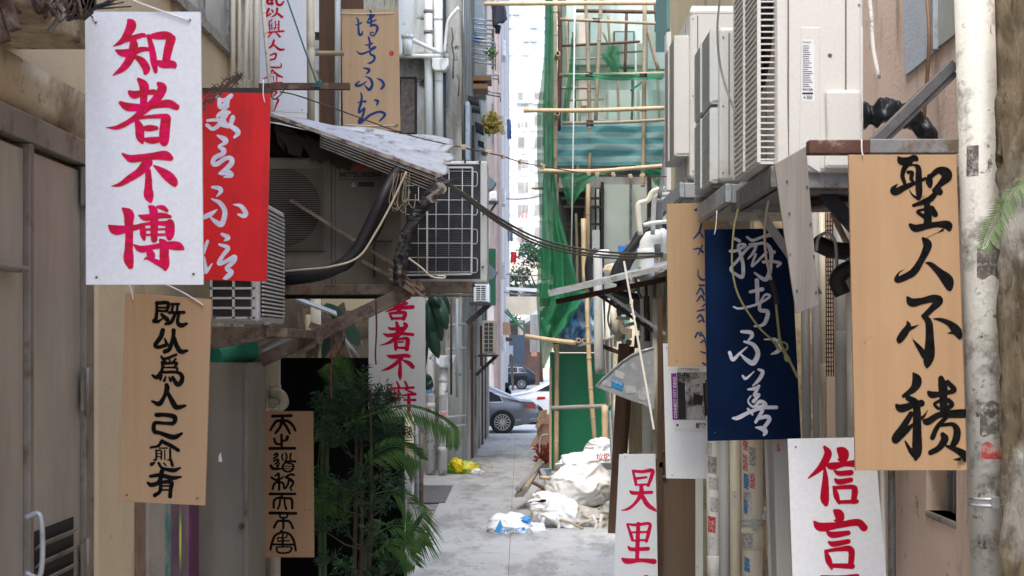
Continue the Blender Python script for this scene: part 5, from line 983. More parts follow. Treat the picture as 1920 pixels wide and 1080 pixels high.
o = MB(); text_on(o, 'MITSUBISHI', P(636.5, 332, Ym - .0015), (1, 0, 0), (0, 0, 1), .0415, .0014); sxs = [v[0] for v in o.v]; k = (P(714, 0, Ym).x - P(636.5, 0, Ym).x) / (max(sxs) - min(sxs)); x0_ = P(636.5, 0, Ym).x
o.v = [(x0_ + (v[0] - min(sxs)) * k, v[1], v[2]) for v in o.v]
o2 = MB(); text_on(o2, 'HEAVY INDUSTRIES, LTD.', P(636.5, 338, Ym - .0015), (1, 0, 0), (0, 0, 1), .017, .0004); sxs = [v[0] for v in o2.v]; k = (P(714, 0, Ym).x - x0_) / (max(sxs) - min(sxs)); o2.v = [(x0_ + (v[0] - min(sxs)) * k, v[1], v[2]) for v in o2.v]
o.add(o2.v, o2.f); o.build('maker_lettering', DARKP, ma)
o = MB(); o.tube([P(659, 350, Ym - .002), P(666, 350, Ym - .002), P(662.5, 343, Ym - .002)], .0015, 5, closed=True); o.build('warning_triangle', PAPER, ma)
o = MB(); curve_tube(o, [P(702, 520, Ym - .02), P(702, 456, Ym - .02), P(708, 452, Ym - .02), P(735, 452, Ym - .02)], .006, 4, 6); o.build('drain_tube', DARKM, ma)

# unit with the wire guard, its coil side towards us
Yc = 9.6; cx0, cx1 = WX(640, Yc), WX(914, Yc); cz0, cz1 = WZ(529, Yc), WZ(302, Yc)
ca = thing('air_conditioner', 'air conditioner with dark coil behind a white wire guard, sticking out over the lane', 'air conditioner', ((cx0 + cx1) / 2, Yc + .18, cz0), 'outdoor air conditioner units')
MB().box(cx0, cx1, Yc, Yc + .36, cz0, cz1).build('casing', ACG, ca, bevel=.01)
def cp(px, py, off): return P(px, py, Yc - off)
o = MB(); o.prism([cp(650, 308, 0), cp(901, 308, 0), cp(901, 523, 0), cp(650, 523, 0)], (0, -.004, 0)); o.build('coil', FIN, ca)
o = MB()
for k in range(56): y = 310 + k * 3.8; o.bar(cp(650, y, .006), cp(884, y, .006), .003, .003)
o.build('coil_fin_lines', M('fin_edge', (.10, .105, .115), .4, .5, var=.6, vs=12), ca)
o = MB()
for (a, b_) in (((742, 314), (886, 314)), ((886, 314), (884, 514)), ((884, 514), (742, 516)), ((742, 516), (742, 314)), ((801, 385), (801, 514))): o.bar(cp(*a, .03), cp(*b_, .03), .012, .012)
o.build('guard_frame', ACG, ca)
o = MB()
for x in (761, 785, 818, 842, 867): o.tube([cp(x, 315, .028), cp(x - 1, 514, .028)], .003, 6)
for k in range(8): y = 321 + 27 * k; o.tube([cp(743, y, .022), cp(884, y, .022)], .003, 6)
for k in range(4):
    y = 322 + 54 * k; o.tube([cp(885, y, .02), cp(893, y, .02), cp(895, y + 3, .02), cp(895, y + 23, .02), cp(893, y + 27, .02), cp(885, y + 27, .02)], .0035, 6)
o.build('guard_wire', ACG, ca)
o = MB()
for (a, b_) in ((826, 305), (872, 304), (900, 304), (906, 402), (905, 501)): p = cp(a, b_, .008); o.tube([p, p - Vector((0, .006, 0))], .008, 8)
o.build('screw', RUST, ca)

# shelf beams and slanting brace
ab = thing('awning_shelf', 'rusty steel shelf beams carrying the two big air conditioners on the left', 'shelf', P(690, 545, 8.1))
MB().box(-2.65, WX(790, 8.05), 8.02, 8.08, WZ(553, 8.05), WZ(534, 8.05)).build('front_beam', BROWNST, ab, bevel=.004)
MB().box(-2.65, WX(790, 8.05), 8.08, 8.6, WZ(545, 8.05), WZ(543, 8.05)).build('shelf_plate', DARKM, ab)
o = MB(); zb_ = WZ(528, 9.3); xe = WX(886, 9.3)
o.box(-1.6, xe, 9.26, 9.30, zb_ - .075, zb_); o.box(-1.6, xe + .004, 9.30, 9.9, zb_ - .012, zb_ - .004); o.box(-1.6, xe + .004, 9.26, 9.34, zb_ - .098, zb_ - .084); o.build('rear_channel', BROWNST, ab, bevel=.003)
o = MB(); o.bar(P(466, 688, 7.95), P(792, 533, 8.0), .07, .085, (0, 1, 0)); o.bar(P(540, 664, 7.92), P(770, 556, 7.95), .02, .015, (0, 1, 0)); o.build('slanting_brace', BROWNST, ab, bevel=.006)
o = MB(); o.tube([P(440, 688, 8.3), P(556, 625, 8.4)], .032, 12)
tag(o.build('waste_pipe', PVCG), 'short grey pipe slanting parallel to the brown brace', 'pipe')
o = MB(); o.bar(P(545, 375, 8.13), P(745, 500, 8.13), .02, .035, (0, 1, 0)); o.bar(P(680, 490, 8.11), P(782, 545, 8.0), .02, .03, (0, 1, 0)); tag(o.build('steel_flat', BROWNST), 'slanting steel flat crossing in front of the large dirty air conditioner', 'steel bar')
# bunch of splinters
o = MB()
for k in range(12): a = P(735 + rnd.uniform(-8, 10), 512 + rnd.uniform(-8, 12), 7.9); b_ = P(785 + rnd.uniform(-10, 14), 548 + rnd.uniform(-10, 10), 7.9 + rnd.uniform(-.05, .1)); o.bar(a, b_, .012, .012)
tag(o.build('splintered_lath', wood('old_lath', (.22, .15, .1), (.1, .06, .04))), 'splintered brown laths at the tip of the slanting brace', 'lath')

# corrugated awning
aw = thing('corrugated_awning', 'rusty edged corrugated metal awning over the big air conditioners', 'awning', P(680, 280, 8.6))
A0, A1 = P(440, 190, 8.0), P(829, 332, 7.95); B0, B1 = P(440, 215, 9.15), P(848, 262, 9.15)
def awf(u, v, dz=0.):
    p = (A0.lerp(A1, u)).lerp(B0.lerp(B1, u), v); p.z += .016 * math.sin(v * 2 * math.pi * 6) + .02 * mnoise.noise(Vector((u * 5, v * 5, 1))); p.x += .06 * mnoise.noise(Vector((v * 9, 5, 1))) * (u > .97); return p
CORR = M('corrugated_zinc', (.46, .47, .48), .45, .4, var=.2, vs=5, stain=(.17, .13, .10), sa=.3, ss=9, bump=.15)
o = MB(); o.grid(awf, 60, 108); o.build('roof_sheet', CORR, aw, solid=.003)
o = MB(); F0, F1 = P(600, 251, 7.93), P(826, 338, 7.88)
o.grid(lambda u, v: F0.lerp(F1, u) + Vector((0, .012 * math.sin(v * 2 * math.pi * 5), -v * (.075 + .01 * u))), 30, 40); o.build('fascia_sheet', M('dull_zinc', (.17, .165, .155), .5, .4, var=.2, vs=8, stain=(.14, .09, .06), sa=.4, ss=9), aw, solid=.003)
o = MB(); o.bar(P(505, 214, 7.96), P(826, 330, 7.9), .02, .03, (0, 1, 0)); o.build('rusty_edge', M('flaking_edge', (.34, .31, .28), .7, .2, var=.3, vs=12, stain=(.11, .06, .045), sa=.55, ss=9, bump=.6), aw)
o = MB(); o.bar(P(505, 240, 8.7), P(790, 322, 8.7), .04, .05, (0, 1, 0))
o.build('rafter', TIMB, aw)
o = MB()   # torn lining hanging in the dark
for k in range(16):
    x = rnd.uniform(510, 625); y = 228 + (x - 505) * .36 + rnd.uniform(0, 14); a = P(x, y, 8.1); w_ = rnd.uniform(.05, .16)
    o.add([a, a + Vector((w_, .05, -.02)), a + Vector((w_ * .8, .06, -rnd.uniform(.05, .16))), a + Vector((w_ * .2, .02, -rnd.uniform(.04, .12)))], [(0, 1, 2, 3)])
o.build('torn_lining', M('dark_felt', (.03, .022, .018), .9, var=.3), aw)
# dark board added behind the unit, its colour standing for the recess's deep shade
o = MB(); o.prism([P(350, 560, 8.62), P(754, 560, 8.62), P(754, 300, 8.62), P(640, 258, 8.62), P(508, 230, 8.62), P(350, 222, 8.62)], (0, .04, 0)); fixn(o.build('shade_board', M('recess_shade', (.02, .017, .015), .9), aw))

# thick cables
o = MB(); curve_tube(o, [P(752, 310, 7.95), P(722, 362, 7.8), P(690, 430, 7.8), P(662, 478, 7.8), P(620, 508, 7.8), P(560, 522, 7.85), P(505, 524, 7.95)], .034, 8, 12); curve_tube(o, [P(764, 316, 7.98), P(728, 380, 7.88), P(700, 440, 7.86), P(664, 470, 7.86)], .03, 8, 10); curve_tube(o, [P(500, 508, 7.95), P(560, 512, 7.9), P(640, 502, 7.9), P(668, 474, 7.9)], .028, 8, 10)
tag(o.build('cable_bundle', BLACKR), 'thick black cable bundle sweeping down before the large dirty air conditioner', 'cable')
o = MB(); tcs = [Vector(c) for c in spline([P(832, 338, 7.9), P(810, 362, 7.85), P(786, 400, 7.85), P(764, 440, 7.85), P(752, 490, 7.85), P(748, 535, 7.9)], 12)]
def tapef(u, v):
    f = u * (len(tcs) - 1.001); i = int(f); c = tcs[i].lerp(tcs[i + 1], f - i); a = v * 6.2832; r = .034 * (1 + .55 * mnoise.noise(Vector((u * 14, math.cos(a) * 1.3, math.sin(a) * 1.3))) + .25 * mnoise.noise(Vector((u * 50, a, 2)))) + .012 * (1 - u); return c + Vector((math.cos(a) * r, math.sin(a) * r, .2 * r * math.sin(a)))
o.grid(tapef, 110, 18)
tc = tag(o.build('taped_cable', M('black_tape', (.02, .02, .022), .6, var=.6, vs=30, stain=(.22, .2, .18), sa=.25, ss=16, bump=1.0, bs=25)), 'lumpy taped black cable hanging in front of the wire guard', 'cable')
o = MB()   # frayed wrapping
for (a, b_, w_) in ((822, 350, 12), (812, 366, 11)):
    o.grid(lambda u, v, a=a, b_=b_, w_=w_: P(a - w_ + 2 * w_ * u + 4 * math.sin(v * 5 + a), b_ - 8 + 22 * v, 7.80 + .03 * math.cos(u * 6.28 + v)), 8, 5)
o.build('frayed_wrap', M('dirty_wrap', (.25, .23, .20), .8, var=.4, vs=30, bump=.8), tc)
o = MB()
for k in range(7):
    x = 738 + k * 5; y = rnd.uniform(350, 395); curve_tube(o, [P(x, 325, 7.75), P(x - rnd.uniform(0, 14), y, 7.72), P(x + rnd.uniform(-8, 8), y + rnd.uniform(5, 22), 7.7), P(x + rnd.uniform(2, 12), y - 10, 7.74)], .0025, 5, 5)
tag(o.build('loose_wires', M('tan_wire', (.20, .16, .11), .6)), 'tangle of thin tan wires hanging from the awning end', 'wire')
o = MB(); curve_tube(o, [P(762, 322, 7.7), P(735, 380, 7.7), P(705, 435, 7.7), P(672, 482, 7.7), P(620, 500, 7.7), P(560, 506, 7.8), P(500, 512, 7.9)], .006, 8, 6)
tag(o.build('cream_cable', M('cream_cable_skin', (.50, .43, .32), .5)), 'cream cable following the thick black cables', 'cable')
o = MB(); curve_tube(o, [P(766, 484, 7.8), P(790, 502, 7.8), P(808, 518, 7.8), P(830, 522, 7.8), P(834, 518, 7.8), P(820, 517, 7.8)], .006, 8, 6)
tag(o.build('cream_cable', MATS['cream_cable_skin']), 'short cream cable end lying on the rusty shelf under the wire guard', 'cable')

# black board with pipes behind
bb = thing('black_board', 'large matt black board standing behind the potted shrubs', 'board', P(640, 1080, 11.2))
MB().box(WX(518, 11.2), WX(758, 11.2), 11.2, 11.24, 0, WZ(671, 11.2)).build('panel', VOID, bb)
o = MB(); o.box(WX(518, 11.2), WX(524, 11.2), 11.17, 11.2, 0, WZ(671, 11.2)); o.build('edge_batten', DARKM, bb)
# left filler wall between cabinet & board
pipe('waste_pipe', 'cream pipe with a socket and trap above the seal script board', 515, 640, 515, B, 9.6, 22, PVC, 'pipes on the left side', joints=(735, 745))
o = MB(); curve_tube(o, [P(515, 735, 9.55), P(528, 742, 9.5), P(532, 756, 9.5), P(520, 766, 9.5)], .035, 6, 12); tag(o.build('pipe_trap', PVC), 'bulging cream pipe trap just above the seal script board', 'pipe')
for lb, x, w_, m_ in (('slim cream pipe left of the trapped pipe', 489, 6, PVC), ('rust red pipe left of the trapped pipe', 496, 5, M('rust_red_pipe', (.22, .07, .05), .6, var=.2)), ('white slim pipe next to the teal strip', 481, 6, PVC)): pipe('waste_pipe', lb, x, 660, x, B, 9.7, w_, m_, 'pipes on the left side', n=10)
o = MB(); o.box(WX(467, 9.0), WX(477, 9.0), 9.0, 9.1, 0, WZ(705, 9)); tag(o.build('teal_batten', MATS['teal_paint']), 'narrow teal painted batten right of the grey-brown cabinet', 'batten')
o = MB(); o.box(-2.62, WX(520, 11.3), 11.3, 11.36, 0, 2.75); tag(o.build('recess_wall', CREAMD), 'dim cream wall behind the slim pipes left of the black board', 'wall')
o = MB(); o.tube([P(400, 668, 7.7), P(470, 655, 7.9)], .07, 14); tag(o.build('green_pipe', M('green_plastic', (.03, .30, .22), .5, var=.3)), 'fat teal green pipe end above the grey-brown cabinet', 'pipe')

# upper left: cream pipes in front of the boards
for lb, x, x2, w_, y1, Y, m_ in (('first cream pipe beside the old window', 437, 437, 9, 172, 7.9, PVC), ('second cream pipe beside the old window, slimmer', 449, 448, 7, 172, 8.0, PVC), ('third cream pipe, leaning a little', 466, 458, 9, 172, 7.8, PVC), ('fourth cream pipe, cut square at its foot', 470, 470, 8, 150, 8.1, PVC), ('widest cream pipe left of the white board with red characters', 481, 480, 14, 172, 8.2, PVC)):
    pipe('waste_pipe', lb, x, -60, x2, y1, Y, w_, m_, 'cream pipes beside the old window', n=14)
pipe('waste_pipe', 'long thin cream pipe leaning across the white board with red characters', 487, -60, 511, 218, 8.3, 8, M('scuffed_pvc', (.64, .61, .52), .5, var=.05, stain=(.2, .17, .13), sa=.2, ss=16), None, n=12)
pipe('waste_pipe', 'cream pipe with collars right of the white board with red characters', 582, -60, 583, 236, 9.9, 15, PVC, 'cream pipes beside the old window', joints=(75, 108))
o = MB(); o.bar(P(613, -60, 10.6), P(613, 240, 10.6), .11, .06, (0, 1, 0)); tag(o.build('timber_post', TIMB), 'brown timber post behind the thin pale pipe, left of the blue script board', 'post')
pipe('waste_pipe', 'thin pale blue pipe left of the blue script board', 633, -60, 632, 245, 10.4, 10, M('pale_blue_pipe', (.50, .58, .62), .5, var=.05), None, n=12)
o = MB(); o.box(WX(640, 10.9), WX(682, 10.9), 10.85, 10.9, WZ(250, 10.9), WZ(-50, 10.9)); o.box(WX(682, 10.9), WX(745, 10.9), 10.85, 10.9, WZ(256, 10.9), WZ(241, 10.9)); tag(o.build('brown_boarding', TIMB), 'dark reddish boarding behind the blue script board', 'boarding')
o = MB(); o.tube([P(575, 100, 9.9), P(644, 100, 10.0)], .018, 10); tag(o.build('bamboo_pole', BAMBG), 'short bamboo pole end crossing the timber post by the blue script board', 'pole')
o = MB(); o.box(WX(575, 11), WX(603, 11), 11, 11.1, WZ(70, 11), WZ(60, 11)); tag(o.build('steel_beam', DARKM), 'short dark steel beam behind the collared cream pipe', 'beam')
rw = thing('rear_left_house', 'pale plastered house wall glimpsed between the posts at the top left', 'wall', (-2.2, 14, 0))
MB().box(-2.64, WX(640, 14), 14, 14.2, 4.2, 9).build('wall', WHITEP, rw)
for (y0_, y1_) in ((75, 95), (108, 135)): MB().box(WX(592, 13.9), WX(606, 13.9), 13.8, 14, WZ(y1_, 13.9), WZ(y0_, 13.9)).build('vent', GALV, rw)
# dark angle with board hanging
o = MB(); o.box(WX(380, 6.6), WX(509, 6.6), 6.58, 6.62, WZ(178, 6.6), WZ(166, 6.6)); tag(o.build('hanging_rail', DARKM), 'dark steel rail from which the scarlet board hangs', 'rail')
o = MB(); o.box(WX(509, 7.2), WX(656, 7.2), 7.18, 7.22, WZ(168, 7.2), WZ(156.5, 7.2)); o.box(WX(488, 7.25), WX(509, 7.25), 7.2, 7.3, WZ(170, 7.2), WZ(156, 7.2)); tag(o.build('projecting_bar', RUST), 'brown steel bar poking out in front of the white board with red characters', 'bar')
o = MB(); curve_tube(o, [P(532, -20, 7.1), P(565, 75, 7.1), P(594, 155, 7.15)], .0045, 6, 6); 
for k in range(4): o.ring(P(594, 157 + k * 2, 7.2) + Vector((0, 0, 0)), P(594, 158.5 + k * 2, 7.2), .026, .03, 12)
curve_tube(o, [P(594, 158, 7.15), P(600, 150, 7.15), P(604, 162, 7.15)], .004, 4, 6); tag(o.build('guy_line', M('teal_cord_fibre', (.05, .16, .17), .8)), 'taut teal cord knotted round the projecting steel bar', 'cord')
o = MB(); curve_tube(o, [P(525, 172, 7.2), P(560, 180, 7.4), P(640, 208, 7.8), P(741, 245, 8.2), P(800, 262, 8.6), P(869, 277, 9.0)], .004, 8, 5); curve_tube(o, [P(538, 158, 7.15), P(528, 175, 7.15), P(515, 186, 7.15), P(508, 180, 7.15)], .004, 6, 5)
tag(o.build('rusty_wire', RUST), 'thin rusty wire sloping down past the blue script board', 'wire')

# lantern wire across with small dried clusters, cable bundle across
o = MB(); pts = [P(869, 277, 9.0), P(915, 287, 10), P(943, 293, 10.6), P(976, 304, 11.3), P(1018, 312, 12), P(1103, 326, 12.6), P(1150, 329, 12.8), P(1204, 331, 13), P(1250, 331, 13)]
curve_tube(o, pts, .005, 6, 5); lw_ = tag(o.build('lantern_wire', RUST), 'thin wire with small pale knots strung across the lane', 'wire')
o = MB()
for (a, b_, Y) in ((869, 275, 9), (915, 286, 10), (943, 293, 10.6), (976, 303, 11.3), (1018, 312, 12), (1103, 325, 12.6), (1120, 327, 12.7), (1150, 328, 12.8), (1182, 331, 12.9), (1204, 331, 13)):
    for k in range(7): c = P(a + rnd.uniform(-2.6, 2.6), b_ + rnd.uniform(-2.5, 2.5), Y - .02); o.obox(c, (rnd.uniform(.006, .012), .004, 0), (0, .009, .003), (.002, 0, rnd.uniform(.006, .013)))
o.build('knots', M('pale_cluster', (.55, .44, .33), .8), lw_)
for k, (dy, sg) in enumerate(((0, 0), (3, 6), (-2, 3), (5, 12))):
    o = MB(); curve_tube(o, [P(826, 334 + dy * .3, 7.9), P(880, 372 + dy, 8.8), P(940, 412 + dy + sg * .4, 10), P(1010, 447 + dy + sg * .6, 11.2), P(1090, 467 + dy + sg * .5, 12), P(1170, 475 + dy + sg * .4, 12.6), P(1242, 476 + dy, 13)], .008, 8, 6)
    tag(o.build('span_cable', M('grey_brown_cable', (.10, .09, .08), .6)), 'one of four grey cables sagging together across the lane', 'cable', 'four cables sagging across the lane')

# barbed wire and junk at the top left
o = MB()
for k in range(5):
    pp = [P(380 + j * 10 + rnd.uniform(-4, 4), 196 - j * 5 + 7 * k * (1 - j / 8) - 20 + rnd.uniform(-5, 5), 6.3) for j in range(8)]; curve_tube(o, pp, .003, 5, 5)
    for p in pp: o.bar(p - Vector((.012, 0, .012)), p + Vector((.012, 0, .014)), .003, .003); o.bar(p - Vector((-.012, 0, .01)), p + Vector((-.01, 0, .016)), .003, .003)
tag(o.build('barbed_wire', M('brown_wire', (.09, .06, .05), .8, .2)), 'coil of barbed wire over the top of the scarlet board', 'barbed wire')
o = MB()
for k in range(16):
    x0_ = rnd.uniform(20, 130); pp = [P(x0_ + j * 9, rnd.uniform(-10, 34) + 6 * math.sin(j + k), 4.1 + rnd.uniform(-.1, .2)) for j in range(6)]; curve_tube(o, pp, rnd.choice([.002, .003, .005]), 5, 5)
    for p in pp[::2]: o.bar(p - Vector((.01, 0, .01)), p + Vector((.01, 0, .01)), .002, .002)
tag(o.build('barbed_wire', MATS['brown_wire']), 'tangled barbed wire along the ledge at the top left corner', 'barbed wire')
o = MB(); curve_tube(o, [P(104, -10, 4.1), P(112, 12, 4.1), P(108, 38, 4.1), P(92, 60, 4.1)], .009, 6, 8); tag(o.build('dry_branch', wood('grey_bark', (.2, .17, .15), (.1, .08, .07))), 'dry grey branch hooked over the ledge', 'branch')
o = MB(); o.bar(P(2, -30, 3.9), P(28, 56, 3.9), .03, .03); o.bar(P(-14, -10, 3.9), P(8, 78, 3.9), .03, .03); tag(o.build('rusty_bracket', RUST), 'rusty bracket stub at the very top left corner', 'bracket')
o = MB()
for k in range(18): p = P(150 + rnd.uniform(-14, 16), 12 + rnd.uniform(-16, 10), 4.3); o.obox(p, (rnd.uniform(.01, .03), 0, .01), (0, .01, 0), (0, .0, rnd.uniform(.01, .03)))
for k in range(8): o.bar(P(165, 14 + k, 4.5), P(rnd.uniform(200, 250), rnd.uniform(-10, 20), 4.6), .004, .004)
tag(o.build('wire_debris', M('black_debris', (.03, .03, .032), .9, var=.5)), 'black debris and wires heaped on the ledge above the large white board', 'debris')
# ------------------------------------------------------------------ scaffold, net, tarpaulins at 31 m
NETG = glassy('green_net', (.05, .32, .15), .82, .8, 3, .6)
NETT = glassy('thin_green_net', (.08, .42, .26), .26, .8, 3, .5)
PO = {}; NETGM = M('green_painted_pole', (.05, .22, .13), .6, var=.2)
def pole(label, pts, w_, m=BAMB, Y=None, name='bamboo_pole', grp='bamboo scaffold poles'):
    o = MB(); pp = [Vector(p) for p in spline([P(*p) for p in pts], 5)]; n = len(pp)
    r = w_ * pts[0][2] / F / 2; rs = [r * (1 + .06 * math.sin(i * 2.6 + pts[0][0])) for i in range(n)]
    o.tube(pp, rs, 10)
    L = (pp[-1] - pp[0]).length; k = int(L / .55)
    for i in range(1, k):
        t = i / k; c = pp[0].lerp(pp[-1], t) if n < 8 else pp[min(n - 1, int(t * (n - 1)))]; d = (pp[-1] - pp[0]).normalized(); o.tube([c - d * .012, c + d * .012], r * 1.12, 10)
    PO[label[:9]] = tag(o.build(name, m), label, 'scaffold pole', grp); return PO[label[:9]]
V = [("thick pale upright bamboo pole at the street edge of the scaffold, upper length", [(1038, -20, 30.8), (1040, 190, 30.8), (1039, 360, 30.8)], 12, BAMB),
 ("upright bamboo pole at the net edge continuing down past the hoarding", [(1042, 345, 30.9), (1044, 600, 30.9), (1043, 886, 30.8)], 9, BAMB),
 ("dark mossy upright pole right behind the thick pale upright", [(1049, 0, 31.2), (1050, 120, 31.2), (1047, 245, 31.2)], 9, TIMB),
 ("slightly crooked brown upright, second from the net", [(1096, -20, 31.3), (1101, 60, 31.3), (1106, 240, 31.3), (1105, 320, 31.3)], 7, BAMBG),
 ("third brown upright from the net, leaning left", [(1128, -20, 31.4), (1122, 100, 31.4), (1117, 230, 31.4)], 7, BAMBG),
 ("dark upright between the brown ones near the top", [(1175, 20, 32), (1172, 135, 32)], 6, TIMB),
 ("stout brown upright by the ribbed white panel", [(1209, 0, 31.2), (1208, 140, 31.2), (1206, 320, 31.2), (1205, 350, 31.2)], 8, BAMBG),
 ("short diagonal brown pole leaning on the stout upright", [(1212, 50, 31.3), (1234, 130, 31.3)], 7, BAMBG),
 ("square sawn batten upright behind the sagging cables", [(1094, 410, 30.5), (1096, 540, 30.5)], 10, BAMB),
 ("rough brown upright beside the sawn batten", [(1103, 345, 30.7), (1101, 570, 30.7)], 9, BAMBG),
 ("bamboo upright standing before the green hoarding, its middle", [(1100, 555, 30.2), (1106, 700, 30.2), (1116, 838, 30.2)], 9, BAMB),
 ("orange brown bamboo upright at the right of the hoarding", [(1134, 760, 29), (1135, 835, 29)], 13, BAMB),
 ("slim dark upright behind the upper netting", [(1088, 190, 32.5), (1082, 370, 32.5)], 6, BAMBG)]
for lb, pts, w_, m_ in V: pole(lb, pts, w_, m_)
Hh_ = [("topmost long bamboo ledger spanning the lane", [(908, 7, 29.5), (1100, 6, 29.5), (1400, 5, 29.5)], 8, BAMB), ("greenish second ledger from the top", [(1050, 36, 31), (1160, 41, 31), (1280, 46, 31)], 6, BAMBG),
 ("dark thin ledger below the greenish one", [(1053, 86, 31.5), (1200, 78, 31.5)], 5, TIMB), ("ledger at the hem of the upper net", [(1050, 141, 31), (1150, 140, 31), (1255, 137, 31)], 7, BAMBG),
 ("pale yellow ledger with its cut end left of the net", [(982, 207, 30), (1100, 207, 30), (1256, 202, 30)], 8, BAMB), ("greenish ledger at the top of the striped tarpaulin", [(1055, 231, 31), (1160, 229, 31), (1256, 224, 31)], 6, BAMBG),
 ("bowed ledger along the bottom of the striped tarpaulin", [(1015, 320, 30), (1110, 321, 30), (1180, 316, 30), (1256, 310, 30)], 8, BAMB), ("ledger end jutting through the torn net to the left", [(984, 630, 29.5), (1030, 637, 29.5), (1080, 643, 29.5)], 9, BAMB),
 ("grey tied ledger across the green hoarding", [(1033, 765, 29.8), (1143, 761, 29.8)], 8, GREYPL), ("stub of bamboo seen through the torn net", [(996, 353, 31), (1020, 353, 31)], 5, BAMBG),
 ("thin pole sloping inside the torn net", [(1006, 494, 31), (1068, 530, 31)], 5, BAMB), ("dark ledger under the top row", [(1080, 20, 31.6), (1240, 23, 31.6)], 7, TIMB),
 ("weathered ledger inside the dark bay", [(1050, 165, 31.8), (1120, 165, 31.8)], 5, BAMBG)]
for lb, pts, w_, m_ in Hh_: pole(lb, pts, w_, m_)
for (a, b_) in ((1040, 7), (1041, 207), (1039, 321), (1042, 640), (1044, 765), (1206, 140), (1105, 141), (1106, 231), (1205, 205), (1104, 764), (1118, 38)):
    o = MB()
    for k in range(4): c = P(a, b_ - 3 + 2 * k, 30.55 if a < 1050 else 30.0 if b_ > 600 else 30.8); o.tube([c + Vector((-.08, -.02, rnd.uniform(-.03, .03))), c + Vector((.08, -.02, rnd.uniform(-.03, .03)))], .014, 6)
    o.build('lashing', BLACKR, PO['stout bro' if a > 1190 else 'slightly ' if 1104 < a < 1119 else 'bamboo up' if a == 1104 else 'upright b' if b_ > 600 else 'thick pal'])
cut = MB()
for (a, b_) in ((1046, 100), (1045, 212), (1085, 638), (1096, 639), (1105, 640)): c = P(a, b_, 30.3); cut.ring(c, c + Vector((0, .5, 0)), .035, .055, 12)
tag(cut.build('cut_bamboo', BAMB), 'sawn hollow bamboo ends poking out of the scaffold', 'bamboo')
o = MB(); o.tube([P(1078, 0, 30.6), P(1074, 320, 30.6), P(1070, 540, 30.6)], .018, 6); tag(o.build('hoist_rope', M('pale_rope', (.55, .56, .52), .9)), 'pale hoist rope hanging down the whole scaffold', 'rope')

def drape(name, label, left, right, Y, m, nu=24, nv=60, amp=.12, cat='net', tw=1.):
    """left/right: lists of (py, px) edges"""
    def ed(e, y):
        for (y0, x0), (y1, x1) in zip(e[:-1], e[1:]):
            if y <= y1: return x0 + (x1 - x0) * (y - y0) / (y1 - y0)
        return e[-1][1]
    ya, yb = left[0][0], left[-1][0]
    def fn(u, v):
        y = ya + (yb - ya) * v; x = ed(left, y) + (ed(right, y) - ed(left, y)) * u
        p = P(x, y, Y); n = mnoise.noise(Vector((u * 3 * tw, v * 4, Y)))
        p.y += amp * math.sin(u * 11 * tw + 3 * n + v * 2) + amp * n; p.x += .05 * n; return p
    o = MB(); o.grid(fn, nu, nv); return tag(o.build(name, m), label, cat)
drape('scaffold_net', 'dense green safety net hanging along the street edge of the scaffold', [(-20, 1022), (100, 1018), (200, 1006), (310, 1006), (360, 1009), (450, 1010), (560, 1006), (640, 1012), (690, 1016)], [(-20, 1037), (100, 1036), (310, 1037), (345, 1040), (400, 1048), (450, 1062), (520, 1082), (560, 1092), (600, 1060), (690, 1022)], 30.4, NETG, amp=.18)
drape('scaffold_net', 'doubled green fold of net hugging the thick pale upright pole', [(-20, 1024), (100, 1020), (310, 1018), (350, 1014), (480, 1018), (560, 1014)], [(-20, 1037), (310, 1037), (350, 1040), (420, 1046), (480, 1058), (560, 1062)], 30.15, NETG, amp=.12)
drape('scaffold_net', 'thin green veil of net over the upper bays of the scaffold', [(0, 1052), (230, 1052)], [(0, 1252), (230, 1252)], 32.2, NETT, amp=.1)
drape('scaffold_net', 'dark green gathered net hanging in the narrow bay by the dark pole', [(70, 1070), (140, 1066), (240, 1052), (310, 1040)], [(70, 1075), (140, 1074), (240, 1062), (310, 1056)], 31.5, NETG, 8, 30, .08)
drape('scaffold_net', 'crumpled triangle of green net in the upper scaffold', [(85, 1140), (105, 1128), (135, 1150)], [(85, 1160), (105, 1160), (135, 1162)], 31.8, NETG, 10, 14, .1)
drape('scaffold_net', 'sagging green net hem along the ledger above the tarpaulin', [(138, 1052), (150, 1080)], [(138, 1256), (150, 1240)], 30.9, NETG, 30, 6, .06)
drape('scaffold_net', 'torn corner of green net hanging below the bowed ledger', [(322, 1048), (335, 1050), (388, 1068)], [(322, 1150), (335, 1110), (388, 1072)], 30.8, NETG, 16, 16, .1)
drape('scaffold_net', 'small green net flap under the right end of the bowed ledger', [(318, 1196), (330, 1222), (348, 1228)], [(318, 1254), (330, 1250), (348, 1240)], 30.9, NETG, 10, 8, .06)
tt = NT('striped_tarpaulin'); sx = tt.n('ShaderNodeSeparateXYZ'); tt.l(tt.tc, sx.inputs[0]); wv = tt.n('ShaderNodeMath', operation='SINE'); ml = tt.n('ShaderNodeMath', operation='MULTIPLY'); tt.l(sx.outputs[2], ml.inputs[0]); ml.inputs[1].default_value = 24; tt.l(ml.outputs[0], wv.inputs[0])
tcol = tt.mix(tt.ramp(wv.outputs[0], -.15, .15), (.16, .46, .48), (.44, .66, .65)); tt.l(tcol, tt.b.inputs['Base Color']); tt.b.inputs['Roughness'].default_value = .4; tt.bump(tt.noise(3.5, None, 8, .7), .9, .12)
ttr = tt.n('ShaderNodeBsdfTranslucent'); tt.l(tcol, ttr.inputs[0]); mx = tt.n('ShaderNodeMixShader'); mx.inputs[0].default_value = .6; tt.l(tt.b.outputs[0], mx.inputs[1]); tt.l(ttr.outputs[0], mx.inputs[2]); tt.l(mx.outputs[0], tt.out.inputs[0])
